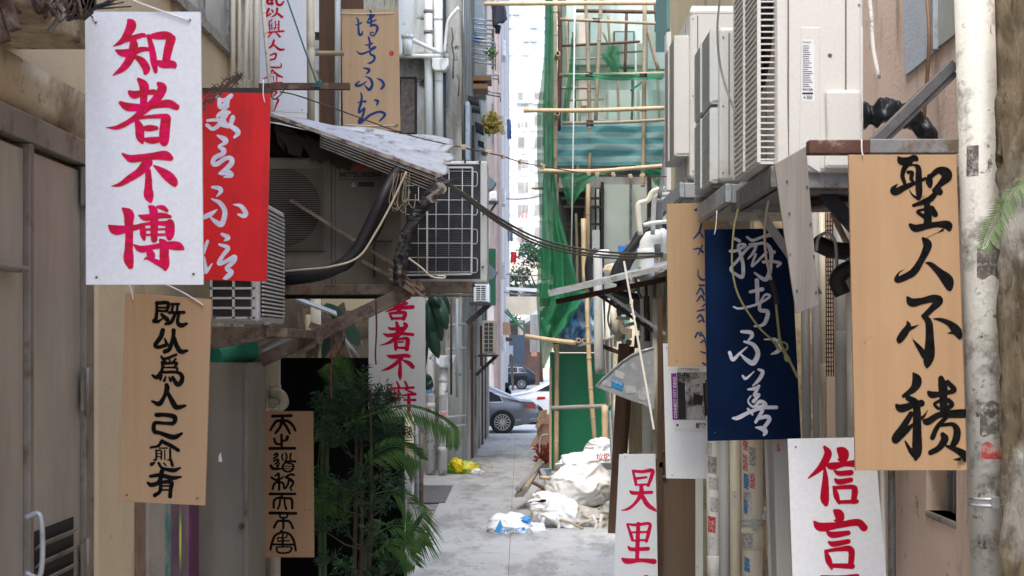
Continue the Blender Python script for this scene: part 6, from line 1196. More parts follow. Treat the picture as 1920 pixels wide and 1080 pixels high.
drape('striped_tarpaulin', 'teal and pale striped tarpaulin stretched across the scaffold', [(226, 1046), (240, 1044), (310, 1038)], [(226, 1256), (240, 1256), (310, 1256)], 31.3, tt.m, 40, 24, .07, 'tarpaulin')
tb_ = NT('blue_plastic_sheet'); kk = tb_.ramp(tb_.noise(4, tb_.mapping((2.2, 1, .8)), 3), .45, .55); tb_.l(tb_.mix(kk, (.05, .20, .42), (.42, .52, .62)), tb_.b.inputs['Base Color']); tb_.b.inputs['Roughness'].default_value = .3; tb_.bump(tb_.noise(5, None, 8, .7), .9, .1); BLUES = tb_.m
drape('blue_sheet', 'crumpled blue and clear plastic sheet above the green hoarding', [(560, 1062), (600, 1048), (645, 1052)], [(560, 1112), (600, 1120), (645, 1120)], 30.9, BLUES, 20, 20, .15, 'plastic sheet')
drape('scaffold_net', 'lower loop of green net gathered before the blue plastic sheet', [(545, 1030), (580, 1020), (610, 1014), (640, 1016)], [(545, 1100), (580, 1082), (610, 1064), (640, 1040)], 30.2, NETG, 16, 20, .15)

for k, (x0, y0, x1, y1, Y, w_, m_) in enumerate(((1062, 30, 1066, 235, 32.2, 5, BAMBG), (1074, 60, 1079, 240, 32.6, 4, TIMB), (1140, 30, 1144, 140, 32.4, 5, BAMBG), (1158, 145, 1160, 320, 32, 5, BAMBG), (1186, 140, 1184, 235, 32.4, 5, TIMB), (1228, 10, 1230, 60, 32.2, 6, TIMB), (1232, 140, 1236, 232, 32.3, 5, BAMBG),
    (1060, 112, 1130, 108, 32.5, 4, BAMBG), (1140, 100, 1206, 96, 32.4, 4, TIMB), (1062, 188, 1132, 186, 32.5, 4, BAMBG), (1128, 268, 1256, 264, 31.9, 4, BAMBG), (1130, 60, 1165, 142, 32.3, 4, BAMBG), (1182, 170, 1230, 132, 32.3, 4, NETGM), (1100, 350, 1090, 470, 32, 5, TIMB), (1080, 400, 1082, 560, 32, 5, BAMBG))):
    pole('background scaffold pole: ' + ['brown upright nearest the street-side net', 'thin dark upright beside the gathered net', 'upright just left of the crumpled net triangle', 'upright passing behind the pale yellow ledger', 'dark upright above the striped tarpaulin', 'short dark upright under the topmost ledger', 'upright by the ribbed panel, below the net hem', 'short rail left of the crooked upright', 'dark rail behind the stout brown upright', 'low rail in the left upper bay', 'rail hidden behind the striped tarpaulin', 'diagonal behind the crumpled net triangle', 'green painted diagonal near the grey column', 'dark upright in the open bay', 'tan upright in the open bay by the torn net'][k], [(x0, y0, Y), ((x0 + x1) / 2 + 1, (y0 + y1) / 2, Y), (x1, y1, Y)], w_, m_)
# hoarding
ho = thing('green_hoarding', 'dark green painted site hoarding behind bamboo uprights', 'hoarding', P(1085, 885, 31.3))
HG = M('hoarding_green', (.006, .135, .06), .45, var=.08, vs=1, bump=.02)
MB().box(WX(1031, 31.1), WX(1048, 31.1), 31.0, 31.1, 0, WZ(660, 31.1)).build('side_panel', M('hoarding_edge_green', (.01, .20, .10), .45, var=.08), ho)
MB().box(WX(1048, 31.2), WX(1150, 31.2), 31.15, 31.25, 0, WZ(662, 31.2)).build('front_panel', HG, ho)
o = MB(); o.box(WX(1030, 31), WX(1034, 31), 30.9, 31.0, 0, WZ(690, 31)); o.build('corner_batten', BAMB, ho)
MB().box(WX(1150, 31.2), WX(1170, 31.2), 31.1, 31.2, 0, WZ(690, 31)).build('return_panel', M('teal_green_panel', (.02, .17, .13), .5), ho)

# building behind the scaffold
sbld = thing('scaffolded_building', 'pale building wrapped in the bamboo scaffold, open dark bay on its ground storey', 'building', (4, 36, 0))
MB().box(WX(1062, 34), 8, 34, 40, 7.6, 18).build('upper_wall', M('pale_render', (.62, .62, .56), .8, var=.08, vs=.6, stain=(.36, .36, .32), sa=.4, ss=.7, streak=True), sbld)
MB().box(WX(1132, 33), WX(1300, 33), 33, 34, 4.0, 6.5).build('mint_wall', MINT, sbld)
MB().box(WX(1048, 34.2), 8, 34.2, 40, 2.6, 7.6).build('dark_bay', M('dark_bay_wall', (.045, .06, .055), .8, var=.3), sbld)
MB().box(WX(1048, 33.5), 8, 33.2, 34.2, 6.45, 6.7).build('floor_slab', GREYW, sbld)
MB().box(WX(1062, 33.8), 8, 33.6, 34, 9.4, 9.9).build('floor_slab', GREYW, sbld)
MB().box(WX(1140, 33.5), WX(1256, 33.5), 33.3, 34, WZ(228, 33.5), WZ(172, 33.5)).build('balcony_wall', MINT, sbld)
MB().box(WX(1212, 33), WX(1245, 33), 32.6, 33.2, WZ(135, 33), WZ(52, 33)).build('grey_column', GREYW, sbld)
MB().box(WX(1085, 33.9), WX(1100, 33.9), 33.85, 34, WZ(200, 34), WZ(30, 34)).build('pink_strip', M('pale_pink_strip', (.66, .48, .42), .8), sbld)
for (a, b_, c_, d_) in ((1150, 1190, 60, 130), (1104, 1124, 40, 110), (1064, 1080, 40, 120)): w2 = MB().box(WX(a, 33.9), WX(b_, 33.9), 33.9, 34, WZ(d_, 34), WZ(c_, 34)).build('window', DARKM, sbld); MB().box(WX(a + 3, 33.9), WX(b_ - 3, 33.9), 33.86, 33.9, WZ(d_ - 3, 34), WZ(c_ + 3, 34)).build('pane', FROST, w2)
for (a, w_, y0, y1, m_) in ((1108, 7, 350, 560, GREYP), (1118, 5, 355, 470, PVCW), (1126, 6, 342, 560, DARKM), (1062, 4, 360, 600, DARKM)): MB().box(WX(a, 33), WX(a + w_, 33), 32.9, 33, WZ(y1, 33), WZ(y0, 33)).build('bay_post', m_, sbld)
MB().box(WX(1110, 32.8), WX(1124, 32.8), 32.7, 32.8, WZ(468, 33), WZ(433, 33)).build('notice_board', PVCW, sbld)
for (a, b_, y) in ((1055, 1130, 388), (1050, 1128, 420), (1052, 1125, 372)): MB().box(WX(a, 32.8), WX(b_, 32.8), 32.7, 32.8, WZ(y + 4, 33), WZ(y, 33)).build('bay_rail', DARKM, sbld)
for (x, w_, y0, y1) in ((1190, 3, 60, 230), (1199, 6, 170, 240)): MB().box(WX(x, 33.2), WX(x + w_, 33.2), 33.1, 33.2, WZ(y1, 33), WZ(y0, 33)).build('wall_pipe', PVCW, sbld)
MB().box(WX(1180, 32.9), WX(1184, 32.9), 32.7, 32.9, WZ(450, 33), WZ(338, 33)).build('wall_pipe', GREYST, sbld)
MB().box(WX(1213, 32.9), WX(1220, 32.9), 32.7, 32.9, WZ(450, 33), WZ(330, 33)).build('wall_pipe', DARKM, sbld)
MB().box(WX(1156, 20), 3.2, 19.5, 20, 0, WZ(520, 20)).build('low_rear_wall', CREAMD, sbld) if False else None
tag(MB().box(WX(1150, 21), 4, 21, 21.4, 0, WZ(600, 21)).build('rear_side_wall', CREAMD), 'stained side wall behind the jumble of pipes', 'wall')
tag(MB().box(3.5, 4.2, 21.5, 33, 0, 9).build('dim_flank_wall', M('flank_grey', (.2, .2, .185), .85, var=.2)), 'dim flank wall behind the scaffold ends', 'wall')

# ------------------------------------------------------------------ right jumble: pipes and hoses
def tpipe(label, pts, Y, r, m, name='waste_pipe', cat='pipe', grp='jumbled pipes before the scaffold', n=14, per=5, lin=False):
    o = MB(); pp = [P(a, b_, Y + (c[0] if c else 0)) for a, b_, *c in pts]
    if lin: o.tube(pp, r, n)
    else: curve_tube(o, pp, r, per, n)
    return tag(o.build(name, m), label, cat, grp)
o = MB(); pp = [P(1252, 444, 14.5), P(1232, 444, 14.5), P(1218, 447, 14.5), P(1213, 456, 14.5), P(1212, 470, 14.5), P(1215, 620, 14.5), P(1219, 900, 14.5)]
o.tube(pp, .075, 20); el = thing('elbow_pipe', 'big white elbow pipe turning down beside the half hidden plywood board', 'pipe', P(1219, 900, 14.5)); o.build('pipe', PVCW, el)
o = MB(); o.tube([P(1211, 466, 14.5), P(1211.5, 482, 14.5)], .087, 20); o.tube([P(1246, 444, 14.5), P(1238, 444, 14.5)], .087, 20); o.build('socket', PVCW, el)
tpipe('white square topped pipe with an elbow, left of the big elbow pipe', [(1142, 476), (1121, 478), (1121, 492), (1122, 640), (1124, 700)], 16, .05, PVCW)
tpipe('cream conduit bending twice below the white ribbed panel', [(1258, 352), (1226, 358), (1214, 376), (1198, 382), (1197, 400), (1201, 440)], 14.2, .026, PVC)
tpipe('second cream conduit right under the first', [(1258, 364), (1232, 368), (1226, 384), (1224, 440)], 14.1, .024, PVCG)
tpipe('short white conduit with grey couplings', [(1256, 415), (1224, 418), (1206, 422)], 14.0, .02, PVCW)
tpipe('upper grey conduit under the cream bends', [(1256, 374), (1232, 374)], 14.0, .022, PVCG)
tpipe('thick dark pipe rising behind the cream conduits', [(1243, 330), (1236, 400), (1232, 480)], 14.8, .04, M('dark_grey_pipe', (.09, .09, .095), .5))
tpipe('leaning dark grey pole beside the ribbed panel', [(1249, 258), (1243, 330), (1236, 372)], 13.6, .022, GREYST)
tpipe('black insulated hose arching highest beside the elbow pipe', [(1256, 424), (1228, 425), (1208, 438), (1180, 470), (1158, 500), (1148, 530)], 14.9, .048, BLACKR, 'insulated_hose', 'hose')
tpipe('black insulated hose just under the highest one', [(1248, 380), (1240, 400), (1210, 425), (1190, 455), (1170, 500), (1162, 545)], 15.2, .045, BLACKR, 'insulated_hose', 'hose')
tpipe('black hose looping low left of the white square topped pipe', [(1120, 470), (1108, 482), (1104, 505), (1108, 535), (1120, 548)], 16.5, .05, BLACKR, 'insulated_hose', 'hose')
tpipe('third black hose dropping behind the metal awning', [(1212, 470), (1190, 478), (1176, 500), (1172, 540)], 15.5, .045, BLACKR, 'insulated_hose', 'hose')
tpipe('black hose under the metal awning near the elbow pipe', [(1150, 545), (1170, 552), (1200, 556), (1215, 548)], 15, .035, BLACKR, 'insulated_hose', 'hose')
for lb, x0, x1, y0, y1, Y, r, m_ in (('slim white riser below the metal awning', 1127, 1134, 560, 700, 17, .02, PVCW), ('cream riser beside the brown post', 1139, 1141, 560, 760, 17.2, .03, PVC), ('greyish riser behind the curved grey fairing', 1186, 1188, 540, 860, 17, .035, CREAM), ('white riser right of the curved fairing', 1240, 1241, 640, 780, 15, .04, PVCW),
        ('teal riser seen under the metal awning', 1169, 1170, 590, 700, 18, .03, MATS['teal_paint']), ('second teal riser under the metal awning', 1181, 1183, 600, 700, 18, .05, MATS['teal_paint']), ('worn cream riser left of the brown door panel', 1228, 1230, 560, 860, 13.6, .03, PVC), ('narrow pale riser by the second awning', 1152, 1154, 570, 650, 16.8, .02, PVC),
        ('thin cream riser behind the white stick', 1203, 1204, 540, 640, 16, .02, PVC), ('dark square riser under the awning', 1212, 1214, 555, 640, 13.9, .03, DARKM), ('bent cream stub under the awning', 1146, 1160, 570, 640, 16, .04, PVC), ('lower white riser by the hoarding', 1143, 1148, 770, 880, 18, .016, PVCW), ('lower cream riser by the hoarding', 1150, 1156, 770, 880, 18, .016, PVC)):
    tpipe(lb, [(x0, y0), (x1, y1)], Y, r, m_, lin=True)
tpipe('white cable loop hanging under the metal awning', [(1144, 570), (1140, 600), (1150, 625), (1168, 628)], 15, .012, PVCW, 'cable', 'cable')
tpipe('grey flexible conduit dangling near the big elbow pipe', [(1200, 500), (1192, 520), (1196, 545), (1204, 560)], 14.4, .014, GREYST, 'conduit', 'conduit')
o = MB()
def blob(o, c, rx, ry, rz, seed, nu=18, nv=12, amp=.25, fs=2.):
    c = Vector(c)
    def fn(u, v):
        a, b_ = u * 2 * math.pi, (v - .5) * math.pi; d = Vector((math.cos(a) * math.cos(b_), math.sin(a) * math.cos(b_), math.sin(b_)))
        k = 1 + amp * mnoise.turbulence(d * fs + Vector((seed, 0, 0)), 4, False) - amp * .5; return c + Vector((d.x * rx * k, d.y * ry * k, d.z * rz * k))
    o.grid(fn, nu, nv); return o
blob(o, P(1146, 505, 15.3), .11, .08, .07, 3); tag(o.build('foam_lump', M('cream_foam', (.55, .46, .33), .9, bump=.5)), 'lump of cream foam wedged before the black hoses', 'foam')
o = MB(); o.prism([P(1160, 461, 15.6), P(1206, 464, 15.6), P(1206, 474, 15.6), P(1160, 474, 15.6)], (0, .1, 0)); tag(o.build('blue_tub', M('bright_blue_plastic', (.02, .18, .55), .4)), 'bright blue plastic tub between the black hoses', 'tub')
for k in range(40):   # filler: small valves, brackets, rubble on the wall
    pass
o = MB()
for k in range(60):
    c = P(rnd.uniform(1165, 1250), rnd.uniform(470, 650), rnd.uniform(15.2, 16.4)); o.obox(c, (rnd.uniform(.01, .07), 0, rnd.uniform(-.02, .02)), (0, .03, 0), (rnd.uniform(-.01, .01), 0, rnd.uniform(.01, .08)))
jk = o.build('scrap', M('mixed_scrap', (.30, .25, .19), .9, var=.6, vs=5, stain=(.08, .07, .06), sa=.5, ss=4)); tag(jk, 'mass of small scraps, brackets and valves packed behind the metal awning', 'scrap'); jk['kind'] = 'stuff'

# metal awning with braces
ma_ = thing('metal_awning', 'thin grey metal awning with a rusty beam and steel braces, mid lane on the right', 'awning', P(1150, 560, 14))
o = MB(); o.prism([P(1028, 546, 13.2), P(1252, 498, 13.2), P(1252, 490, 15.5), P(1075, 536, 15.5)], (0, 0, .012)); o.prism([P(1027, 545, 13.19), P(1252, 497, 13.19), P(1252, 505, 13.19), P(1030, 556, 13.19)], (0, .01, 0)); fixn(o.build('sheet', CORR, ma_))
o = MB(); o.bar(P(1042, 566, 13.5), P(1256, 522, 13.5), .06, .05, (0, 0, 1)); o.build('rusty_beam', M('dark_maroon_rust', (.07, .03, .025), .7, .1, var=.4, vs=10), ma_)
o = MB(); o.bar(P(1118, 550, 13.6), P(1232, 626, 13.6), .03, .04, (0, 1, 0)); o.build('dark_brace', DARKM, ma_)
o = MB(); o.bar(P(1134, 549, 13.5), P(1256, 632, 13.5), .03, .035, (0, 1, 0)); o.build('pale_brace', GALV, ma_)
o = MB(); o.bar(P(1211, 528, 13.65), P(1214, 610, 13.65), .03, .03, (0, 1, 0)); o.build('short_post', DARKM, ma_)
ma2 = thing('small_awning', 'small lower awning of grey sheet on angled brackets', 'awning', P(1120, 650, 17))
o = MB(); o.prism([P(1084, 650, 16.5), P(1172, 631, 16.5), P(1172, 624, 18), P(1100, 646, 18)], (0, 0, .02)); fixn(o.build('sheet', GREYPL, ma2))
o = MB(); o.bar(P(1122, 646, 16.6), P(1168, 664, 16.6), .05, .04, (0, 1, 0)); o.build('bracket', BROWNST, ma2)

# curved fairing with blue sticker
fa = thing('curved_fairing', 'curved grey plastic fairing with torn paper and a blue sticker', 'fairing', P(1175, 740, 13.2))
outl = [(1226, 652), (1205, 658), (1185, 666), (1165, 680), (1145, 697), (1128, 713), (1118, 724), (1124, 728), (1150, 738), (1180, 750), (1205, 758), (1226, 768)]
o = MB(); o.prism([P(a, b_, 13.2 + .18 * (1226 - a) / 108) for a, b_ in outl], (0, .02, 0)); fixn(o.build('shell', M('grey_translucent_plastic', (.33, .36, .38), .4, var=.15, vs=6, stain=(.5, .52, .53), sa=.25, ss=12), fa))
o = MB(); o.tube([P(a, b_, 13.2 + .18 * (1226 - a) / 108) for a, b_ in outl[:8]], .012, 8); o.build('rim', GALV, fa)
def onf(a, b_, off=.006): return P(a, b_, 13.2 + .18 * (1226 - a) / 108 - off)
o = MB(); o.add([onf(1147, 708), onf(1170, 718), onf(1167, 733), onf(1145, 724)], [(3, 2, 1, 0)]); sk = o.build('blue_sticker', M('cyan_blue_sticker', (.03, .28, .58), .5), fa)
o = MB()
for (a, b_) in ((1150, 713), (1157, 716), (1164, 719)): 
    o.add([onf(a - 2.4, b_ - 2.6, .008), onf(a + 2.4, b_ - .8, .008), onf(a + 2, b_ + 4, .008), onf(a - 2.8, b_ + 2.2, .008)], [(3, 2, 1, 0)])
o.build('sticker_print', PAPER, sk)
o = MB()
for (a, b_) in ((1150, 713.6), (1157, 716.6), (1164, 719.6)):
    o.bar(onf(a - 1.6, b_ - .8, .010), onf(a + 1.6, b_ + .4, .010), .002, .006); o.bar(onf(a, b_ - 2, .010), onf(a - .4, b_ + 2.6, .010), .002, .005)
o.build('sticker_characters', M('cyan_dark', (.02, .18, .42), .5), sk)
for k, q in enumerate(([(1128, 715), (1146, 708), (1146, 726), (1130, 722)], [(1152, 692), (1172, 700), (1168, 712), (1154, 706)], [(1172, 722), (1192, 724), (1194, 736), (1174, 738)], [(1195, 734), (1216, 722), (1222, 738), (1208, 752), (1198, 748)])):
    o = MB(); o.add([onf(a, b_, .004) for a, b_ in q], [tuple(range(len(q) - 1, -1, -1))]); o.build('torn_paper', M('torn_paper_%s' % 'abcd'[k], (.50, .52, .53), .7, var=.1, stain=(.3, .31, .32), sa=.4, ss=25), fa)
o = MB(); o.bar(P(1170, 490, 12.9), P(1226, 805, 12.6), .018, .018, (0, 1, 0)); tag(o.build('white_stick', PVCW), 'long thin white stick leaning in front of the curved fairing', 'stick')
o = MB(); o.bar(P(1170, 645, 14.6), P(1150, 1000, 14.4), .11, .06, (0, 1, 0)); tag(o.build('timber_post', wood('red_brown_timber', (.20, .11, .07), (.08, .045, .03), (25, 25, 2), .8, .7)), 'leaning red brown timber behind the curved fairing and white sacks', 'post')
o = MB(); o.bar(P(1182, 650, 14.9), P(1168, 850, 14.8), .09, .06, (0, 1, 0)); tag(o.build('timber_batten', TIMB), 'second dark timber just right of the leaning red brown one', 'post')
tag(MB().box(WX(1180, 14.9), WX(1232, 14.9), 14.9, 15, 0, WZ(735, 15)).build('plaster_backing', CREAM), 'cream panel behind the top of the board with two pink characters', 'panel')

# ------------------------------------------------------------------ rubbish: sacks, bundles, boxes, bags
CLOTHW = M('white_canvas', (.66, .645, .61), .85, var=.05, vs=4, stain=(.45, .42, .38), sa=.2, ss=3, bump=.25, bs=50)
PLW = M('white_plastic_bag', (.68, .68, .68), .4, var=.05, vs=4, bump=.4, bs=18)
def sack(name, label, px, py, Y, wpx, hpx, m, seed, depth=.35, folds=.16, grp='white sacks heaped by the hoarding', flat=.25, lean=0.):
    """a limp heap of cloth: closed surface with ridged folds and a flat underside"""
    rx, rz = wpx * Y / F / 2, hpx * Y / F / 2; c = P(px, py, Y); rnd2 = random.Random(seed)
    hills = [(rnd2.uniform(-3, 3), rnd2.uniform(2, 6), rnd2.uniform(0, 6)) for _ in range(5)]
    def fn(u, v):
        a, b_ = u * 2 * math.pi, (v - .5) * math.pi; d = Vector((math.cos(a) * math.cos(b_), math.sin(a) * math.cos(b_), math.sin(b_)))
        f = 0
        for (k1, k2, ph) in hills: f += (1 - abs(math.sin(d.x * k1 * .9 + d.z * k2 * .55 + ph + d.y * 1.2 + 1.6 * mnoise.noise(d * 1.6 + Vector((seed, 0, 0)))))) ** 4
        f = f / 5 * folds * 2.0; n = mnoise.noise(d * 1.5 + Vector((seed, 4, 0))); n2 = mnoise.noise(d * 5 + Vector((seed, 4, 9)))
        k = 1 - folds + f + .16 * n + .035 * n2; x, y, z = d.x * rx * k, d.y * depth * k, d.z * rz * k
        z = max(z, -rz * (1 - flat)); x += lean * z
        return c + Vector((x, y, z))
    o = MB(); o.grid(fn, 110, 70); return tag(o.build(name, m), label, 'sack', grp)
def strap(label, pts, Y, w_=.05, m=CLOTHW):
    cs = [Vector(c) for c in spline([P(a, b_, Y - (c[0] if c else 0)) for a, b_, *c in pts], 8)]; o = MB()
    vs = []
    for i, c in enumerate(cs):
        t = (cs[min(i + 1, len(cs) - 1)] - cs[max(i - 1, 0)]).normalized(); s_ = t.cross(Vector((0, 1, 0))).normalized(); vs += [c - s_ * w_ / 2, c + s_ * w_ / 2]
    o.add(vs, [(2 * i, 2 * i + 1, 2 * i + 3, 2 * i + 2) for i in range(len(cs) - 1)], True); return tag(o.build('canvas_strap', m, solid=.006), label, 'strap', 'canvas straps of the sacks')
sack('canvas_sack', 'largest off-white canvas sack in the middle of the heap', 1092, 915, 22.0, 156, 100, CLOTHW, 1, .5, .2, lean=-.1)
sack('canvas_sack', 'lower left canvas sack slumping towards the lane', 1042, 962, 21.6, 112, 92, CLOTHW, 5, .45, .2, lean=-.35)
sack('canvas_sack', 'grubby greyish sack under the heap beside the straps', 1100, 975, 21.7, 110, 62, M('grubby_canvas', (.40, .375, .33), .9, var=.15, vs=4, bump=.3, stain=(.22, .2, .17), sa=.4, ss=6), 9, .45, .22)
sack('plastic_sack', 'white plastic bag with red print lying on the heap', 1102, 866, 22.6, 130, 44, PLW, 12, .35, .16, lean=.3)
sack('plastic_sack', 'topmost crumpled white plastic bag against the leaning timber', 1128, 846, 23.2, 76, 56, PLW, 15, .35, .2)
sack('plastic_sack', 'clear grey plastic bag bulging at the right foot of the heap', 1136, 965, 21.9, 46, 72, M('grey_clear_plastic', (.42, .45, .47), .3, var=.1, bump=.6, bs=14, stain=(.1, .28, .45), sa=.15, ss=3), 18, .3, .2)
sack('plastic_sack', 'flat white bag with blue print, nearest the middle of the lane', 956, 992, 20.9, 96, 66, PLW, 22, .3, .15, flat=.35)
sack('plastic_sack', 'thin clear bag between the blue printed bag and the canvas sacks', 1002, 998, 21.0, 56, 42, M('thin_clear_bag', (.58, .59, .61), .3, var=.05, bump=.5, bs=15), 25, .25, .18, flat=.35)
# prints on bags
def bag_print(label, px, py, Y, txt, size, m, tilt=0., col=None):
    o = MB(); c, s_ = math.cos(tilt), math.sin(tilt); text_on(o, txt, P(px, py, Y), (c, 0, s_), (-s_, 0, c), size, .004); t = tag(o.build('bag_print', m), label, 'print'); return t
REDP = M('faded_red_print', (.60, .16, .16), .7); BLP = M('print_blue', (.04, .25, .55), .6)
bag_print('faded red characters printed across the white plastic bag on the heap', 1118, 862, 22.1, '垃圾袋', .11, REDP, .05)
bag_print('row of small blue characters on the flat white bag nearest the lane', 938, 1000, 20.5, '工程膠袋 工業用', .05, BLP, .13)
o = MB(); o.add([P(926, 998, 20.5), P(938, 974, 20.5), P(943, 988, 20.48), P(937, 1000, 20.48)], [(0, 1, 2, 3)]); tag(o.build('bag_print', BLP), 'blue triangle mark at the left of the flat white bag', 'print')
sack('blue_bag_neck', 'blue scrunched neck of the flat white bag', 984, 975, 20.8, 26, 16, BLP, 31, .08, .2, None)
strap('strap looping out from the left of the canvas heap', [(1024, 940), (1002, 938), (992, 942), (1004, 944), (1024, 936)], 21.2)
strap('strap hanging in a loop at the front of the heap', [(1020, 970), (1012, 1000), (1010, 1012), (1040, 1012), (1048, 985), (1044, 968)], 21.2)
strap('long twisted strap down the right side of the heap', [(1128, 965), (1126, 990), (1134, 1012), (1146, 1024)], 21.2)
strap('strap folded near the middle foot of the heap', [(1110, 965), (1118, 985), (1108, 1006), (1104, 1012)], 21.2)
o = MB(); curve_tube(o, [P(1050, 975, 21.2), P(1070, 980, 21.1), P(1094, 992, 21.1)], .02, 5, 8); tag(o.build('dry_stick', BAMBG), 'bent stick caught under the canvas heap', 'stick')
# bamboo lengths on the ground
for lb, pts, w_ in (("split bamboo length lying in front of the heap, longest", [(1020, 1012, 20.6), (1070, 1010, 20.5), (1110, 1022, 20.2), (1152, 1038, 19.6)], 6), ("bamboo length behind the longest one", [(1085, 1000, 20.8), (1120, 1012, 20.5), (1152, 1030, 20.0)], 7), ("bamboo stub poking out above the stacked battens", [(1013, 895, 22.4), (1048, 898, 22.4)], 7)):
    pole(lb, pts, w_, BAMB, grp='loose bamboo on the ground')
o = MB(); c = P(1096, 1026, 20.2); o.ring(c, c + Vector((-.25, .5, 0)), .042, .062, 14); tag(o.build('cut_bamboo', wood('grey_cut_bamboo', (.4, .38, .33), (.2, .18, .15))), 'hollow grey bamboo end facing us on the paving', 'bamboo')
o = MB(); o.tube([P(1052, 1020, 20.3), P(1070, 1024, 20.3), P(1092, 1026, 20.3)], [.03, .02, .035], 10); tag(o.build('rag_roll', CLOTHW), 'twisted pale rag lying beside the hollow bamboo end', 'rag')
o = MB(); o.prism([P(1017, 1010, 20.5), P(1050, 1012, 20.5), P(1046, 1020, 20.3), P(1015, 1021, 20.3)], (0, 0, .01)); tag(fixn(o.build('brown_board', BROWNST)), 'small brown offcut lying before the canvas heap', 'offcut')
# batten bundles
def bundle(label, px0, py0, px1, py1, Y0, Y1, n, seed):
    r = thing('batten_bundle', label, 'timber bundle', P(px0, py0, Y0), 'stacked timber battens'); rr = random.Random(seed)
    for k in range(n):
        a = P(px0 + rr.uniform(-10, 10), py0 - rr.uniform(0, 14), Y0); b_ = P(px1 + rr.uniform(-9, 9), py1 - rr.uniform(0, 16), Y1); o = MB(); o.tube([a, b_], rr.uniform(.028, .045), 7); o.build('batten', GREYPL if k % 3 else BAMBG, r)
o = MB()
for k in range(260):
    Y = rnd.uniform(16.6, 25.5); c = Vector((-1.42 - rnd.random() ** 1.5 * .5, Y, .034)); s_ = rnd.uniform(.006, .022); o.obox(c, (s_, rnd.uniform(-.004, .004), 0), (0, s_ * .8, 0), (0, 0, s_ * .6))
for k in range(60):
    Y = rnd.uniform(17, 38); c = Vector((rnd.uniform(-1.3, .7), Y, .056)); s_ = rnd.uniform(.003, .010); o.obox(c, (s_, .002, 0), (0, s_ * 1.4, 0), (0, 0, .003))
q_ = tag(o.build('pavement_grit', M('grit', (.26, .24, .21), .9, var=.6, vs=8)), 'grit and crumbs along the broken left edge of the paving', 'grit'); q_['kind'] = 'stuff'
for k, (a, b_, c_, d_, m_) in enumerate(((1000, 905, 1046, 930, TIMB), (1015, 880, 1040, 935, GREYPL), (1020, 945, 1062, 925, BAMBG), (1140, 1015, 1158, 990, TIMB))):
    o = MB(); o.bar(P(a, b_, 23.5 - k * .6), P(c_, d_, 22.9 - k * .5), .07, .03); tag(o.build('loose_plank', m_), ['dark plank lying over the batten bundles', 'grey plank propped between the bundles and the canvas heap', 'sun bleached lath across the left foot of the heap', 'short dark plank by the foot of the leaning timber'][k], 'plank', 'loose planks round the heap')
bundle('left bundle of grey battens lying along the lane', 977, 930, 1012, 880, 23.6, 26, 8, 2)
bundle('right bundle of grey battens leaning on the sacks', 998, 955, 1032, 905, 22.4, 24.5, 8, 4)
bk = thing('blue_bucket', 'small blue grey bucket behind the batten bundles', 'bucket', P(1022, 900, 25.5)); o = MB(); c = P(1022, 898, 25.5)
o.tube([c, c + Vector((0, 0, .18))], [.10, .12], 16); o.build('body', M('blue_grey_bucket', (.12, .18, .26), .5), bk); o = MB(); o.tube([c + Vector((.121 * math.cos(a), .121 * math.sin(a), .18)) for a in [k * .3927 for k in range(16)]], .008, 6, closed=True); o.build('rim', M('bucket_rim', (.2, .27, .36), .5), bk)
# cardboard and red plant
cb = M('cardboard', (.40, .25, .155), .85, var=.1, vs=4)
bx = thing('cardboard_box', 'open cardboard boxes stacked beside the hoarding with flaps out', 'box', P(1012, 868, 32))
MB().box(WX(1007, 32), WX(1032, 32), 32, 32.4, .05, WZ(795, 32)).build('lower_box', cb, bx); MB().box(WX(1010, 32.1), WX(1030, 32.1), 32.1, 32.5, WZ(795, 32), WZ(778, 32)).build('upper_box', M('pinkish_carton', (.5, .33, .3), .8), bx)
for q in ([(992, 838), (1006, 815), (1008, 834), (1002, 838)], [(1003, 800), (1013, 783), (1018, 790), (1008, 806)], [(1006, 786), (1014, 770), (1026, 768), (1024, 785)]):
    o = MB(); o.prism([P(a, b_, 31.9) for a, b_ in q], (0, .01, 0)); o.build('flap', cb, bx)
rp = thing('red_plant', 'dull red leafed plant in front of the cardboard boxes', 'plant', P(1020, 872, 31.6)); o = MB()
for k in range(140):
    c = P(rnd.uniform(1007, 1030), rnd.uniform(838, 870), 31.6 + rnd.uniform(-.15, .15)); d = Vector((rnd.uniform(-1, 1), rnd.uniform(-.6, .4), rnd.uniform(-.2, 1))).normalized() * .14; s_ = d.cross(Vector((0, 1, 0))).normalized() * .025; o.add([c, c + d * .5 + s_, c + d, c + d * .5 - s_], [(0, 1, 2, 3)])
o.build('leaves', M('red_leaf', (.20, .03, .02), .5, var=.5, vs=6), rp); o = MB()
for k in range(5): o.tube([P(1016 + k, 872, 31.7), P(1010 + k * 4, 840, 31.6)], .008, 5)
o.build('stems', M('dark_stem', (.06, .03, .02), .8), rp)
o = MB(); curve_tube(o, [P(1012, 850, 31.4), P(1012, 826, 31.4), P(1018, 816, 31.4), P(1028, 815, 31.4)], .018, 5, 8); tag(o.build('trolley_handle', GALV), 'curved grey trolley handle beside the cardboard boxes', 'trolley')
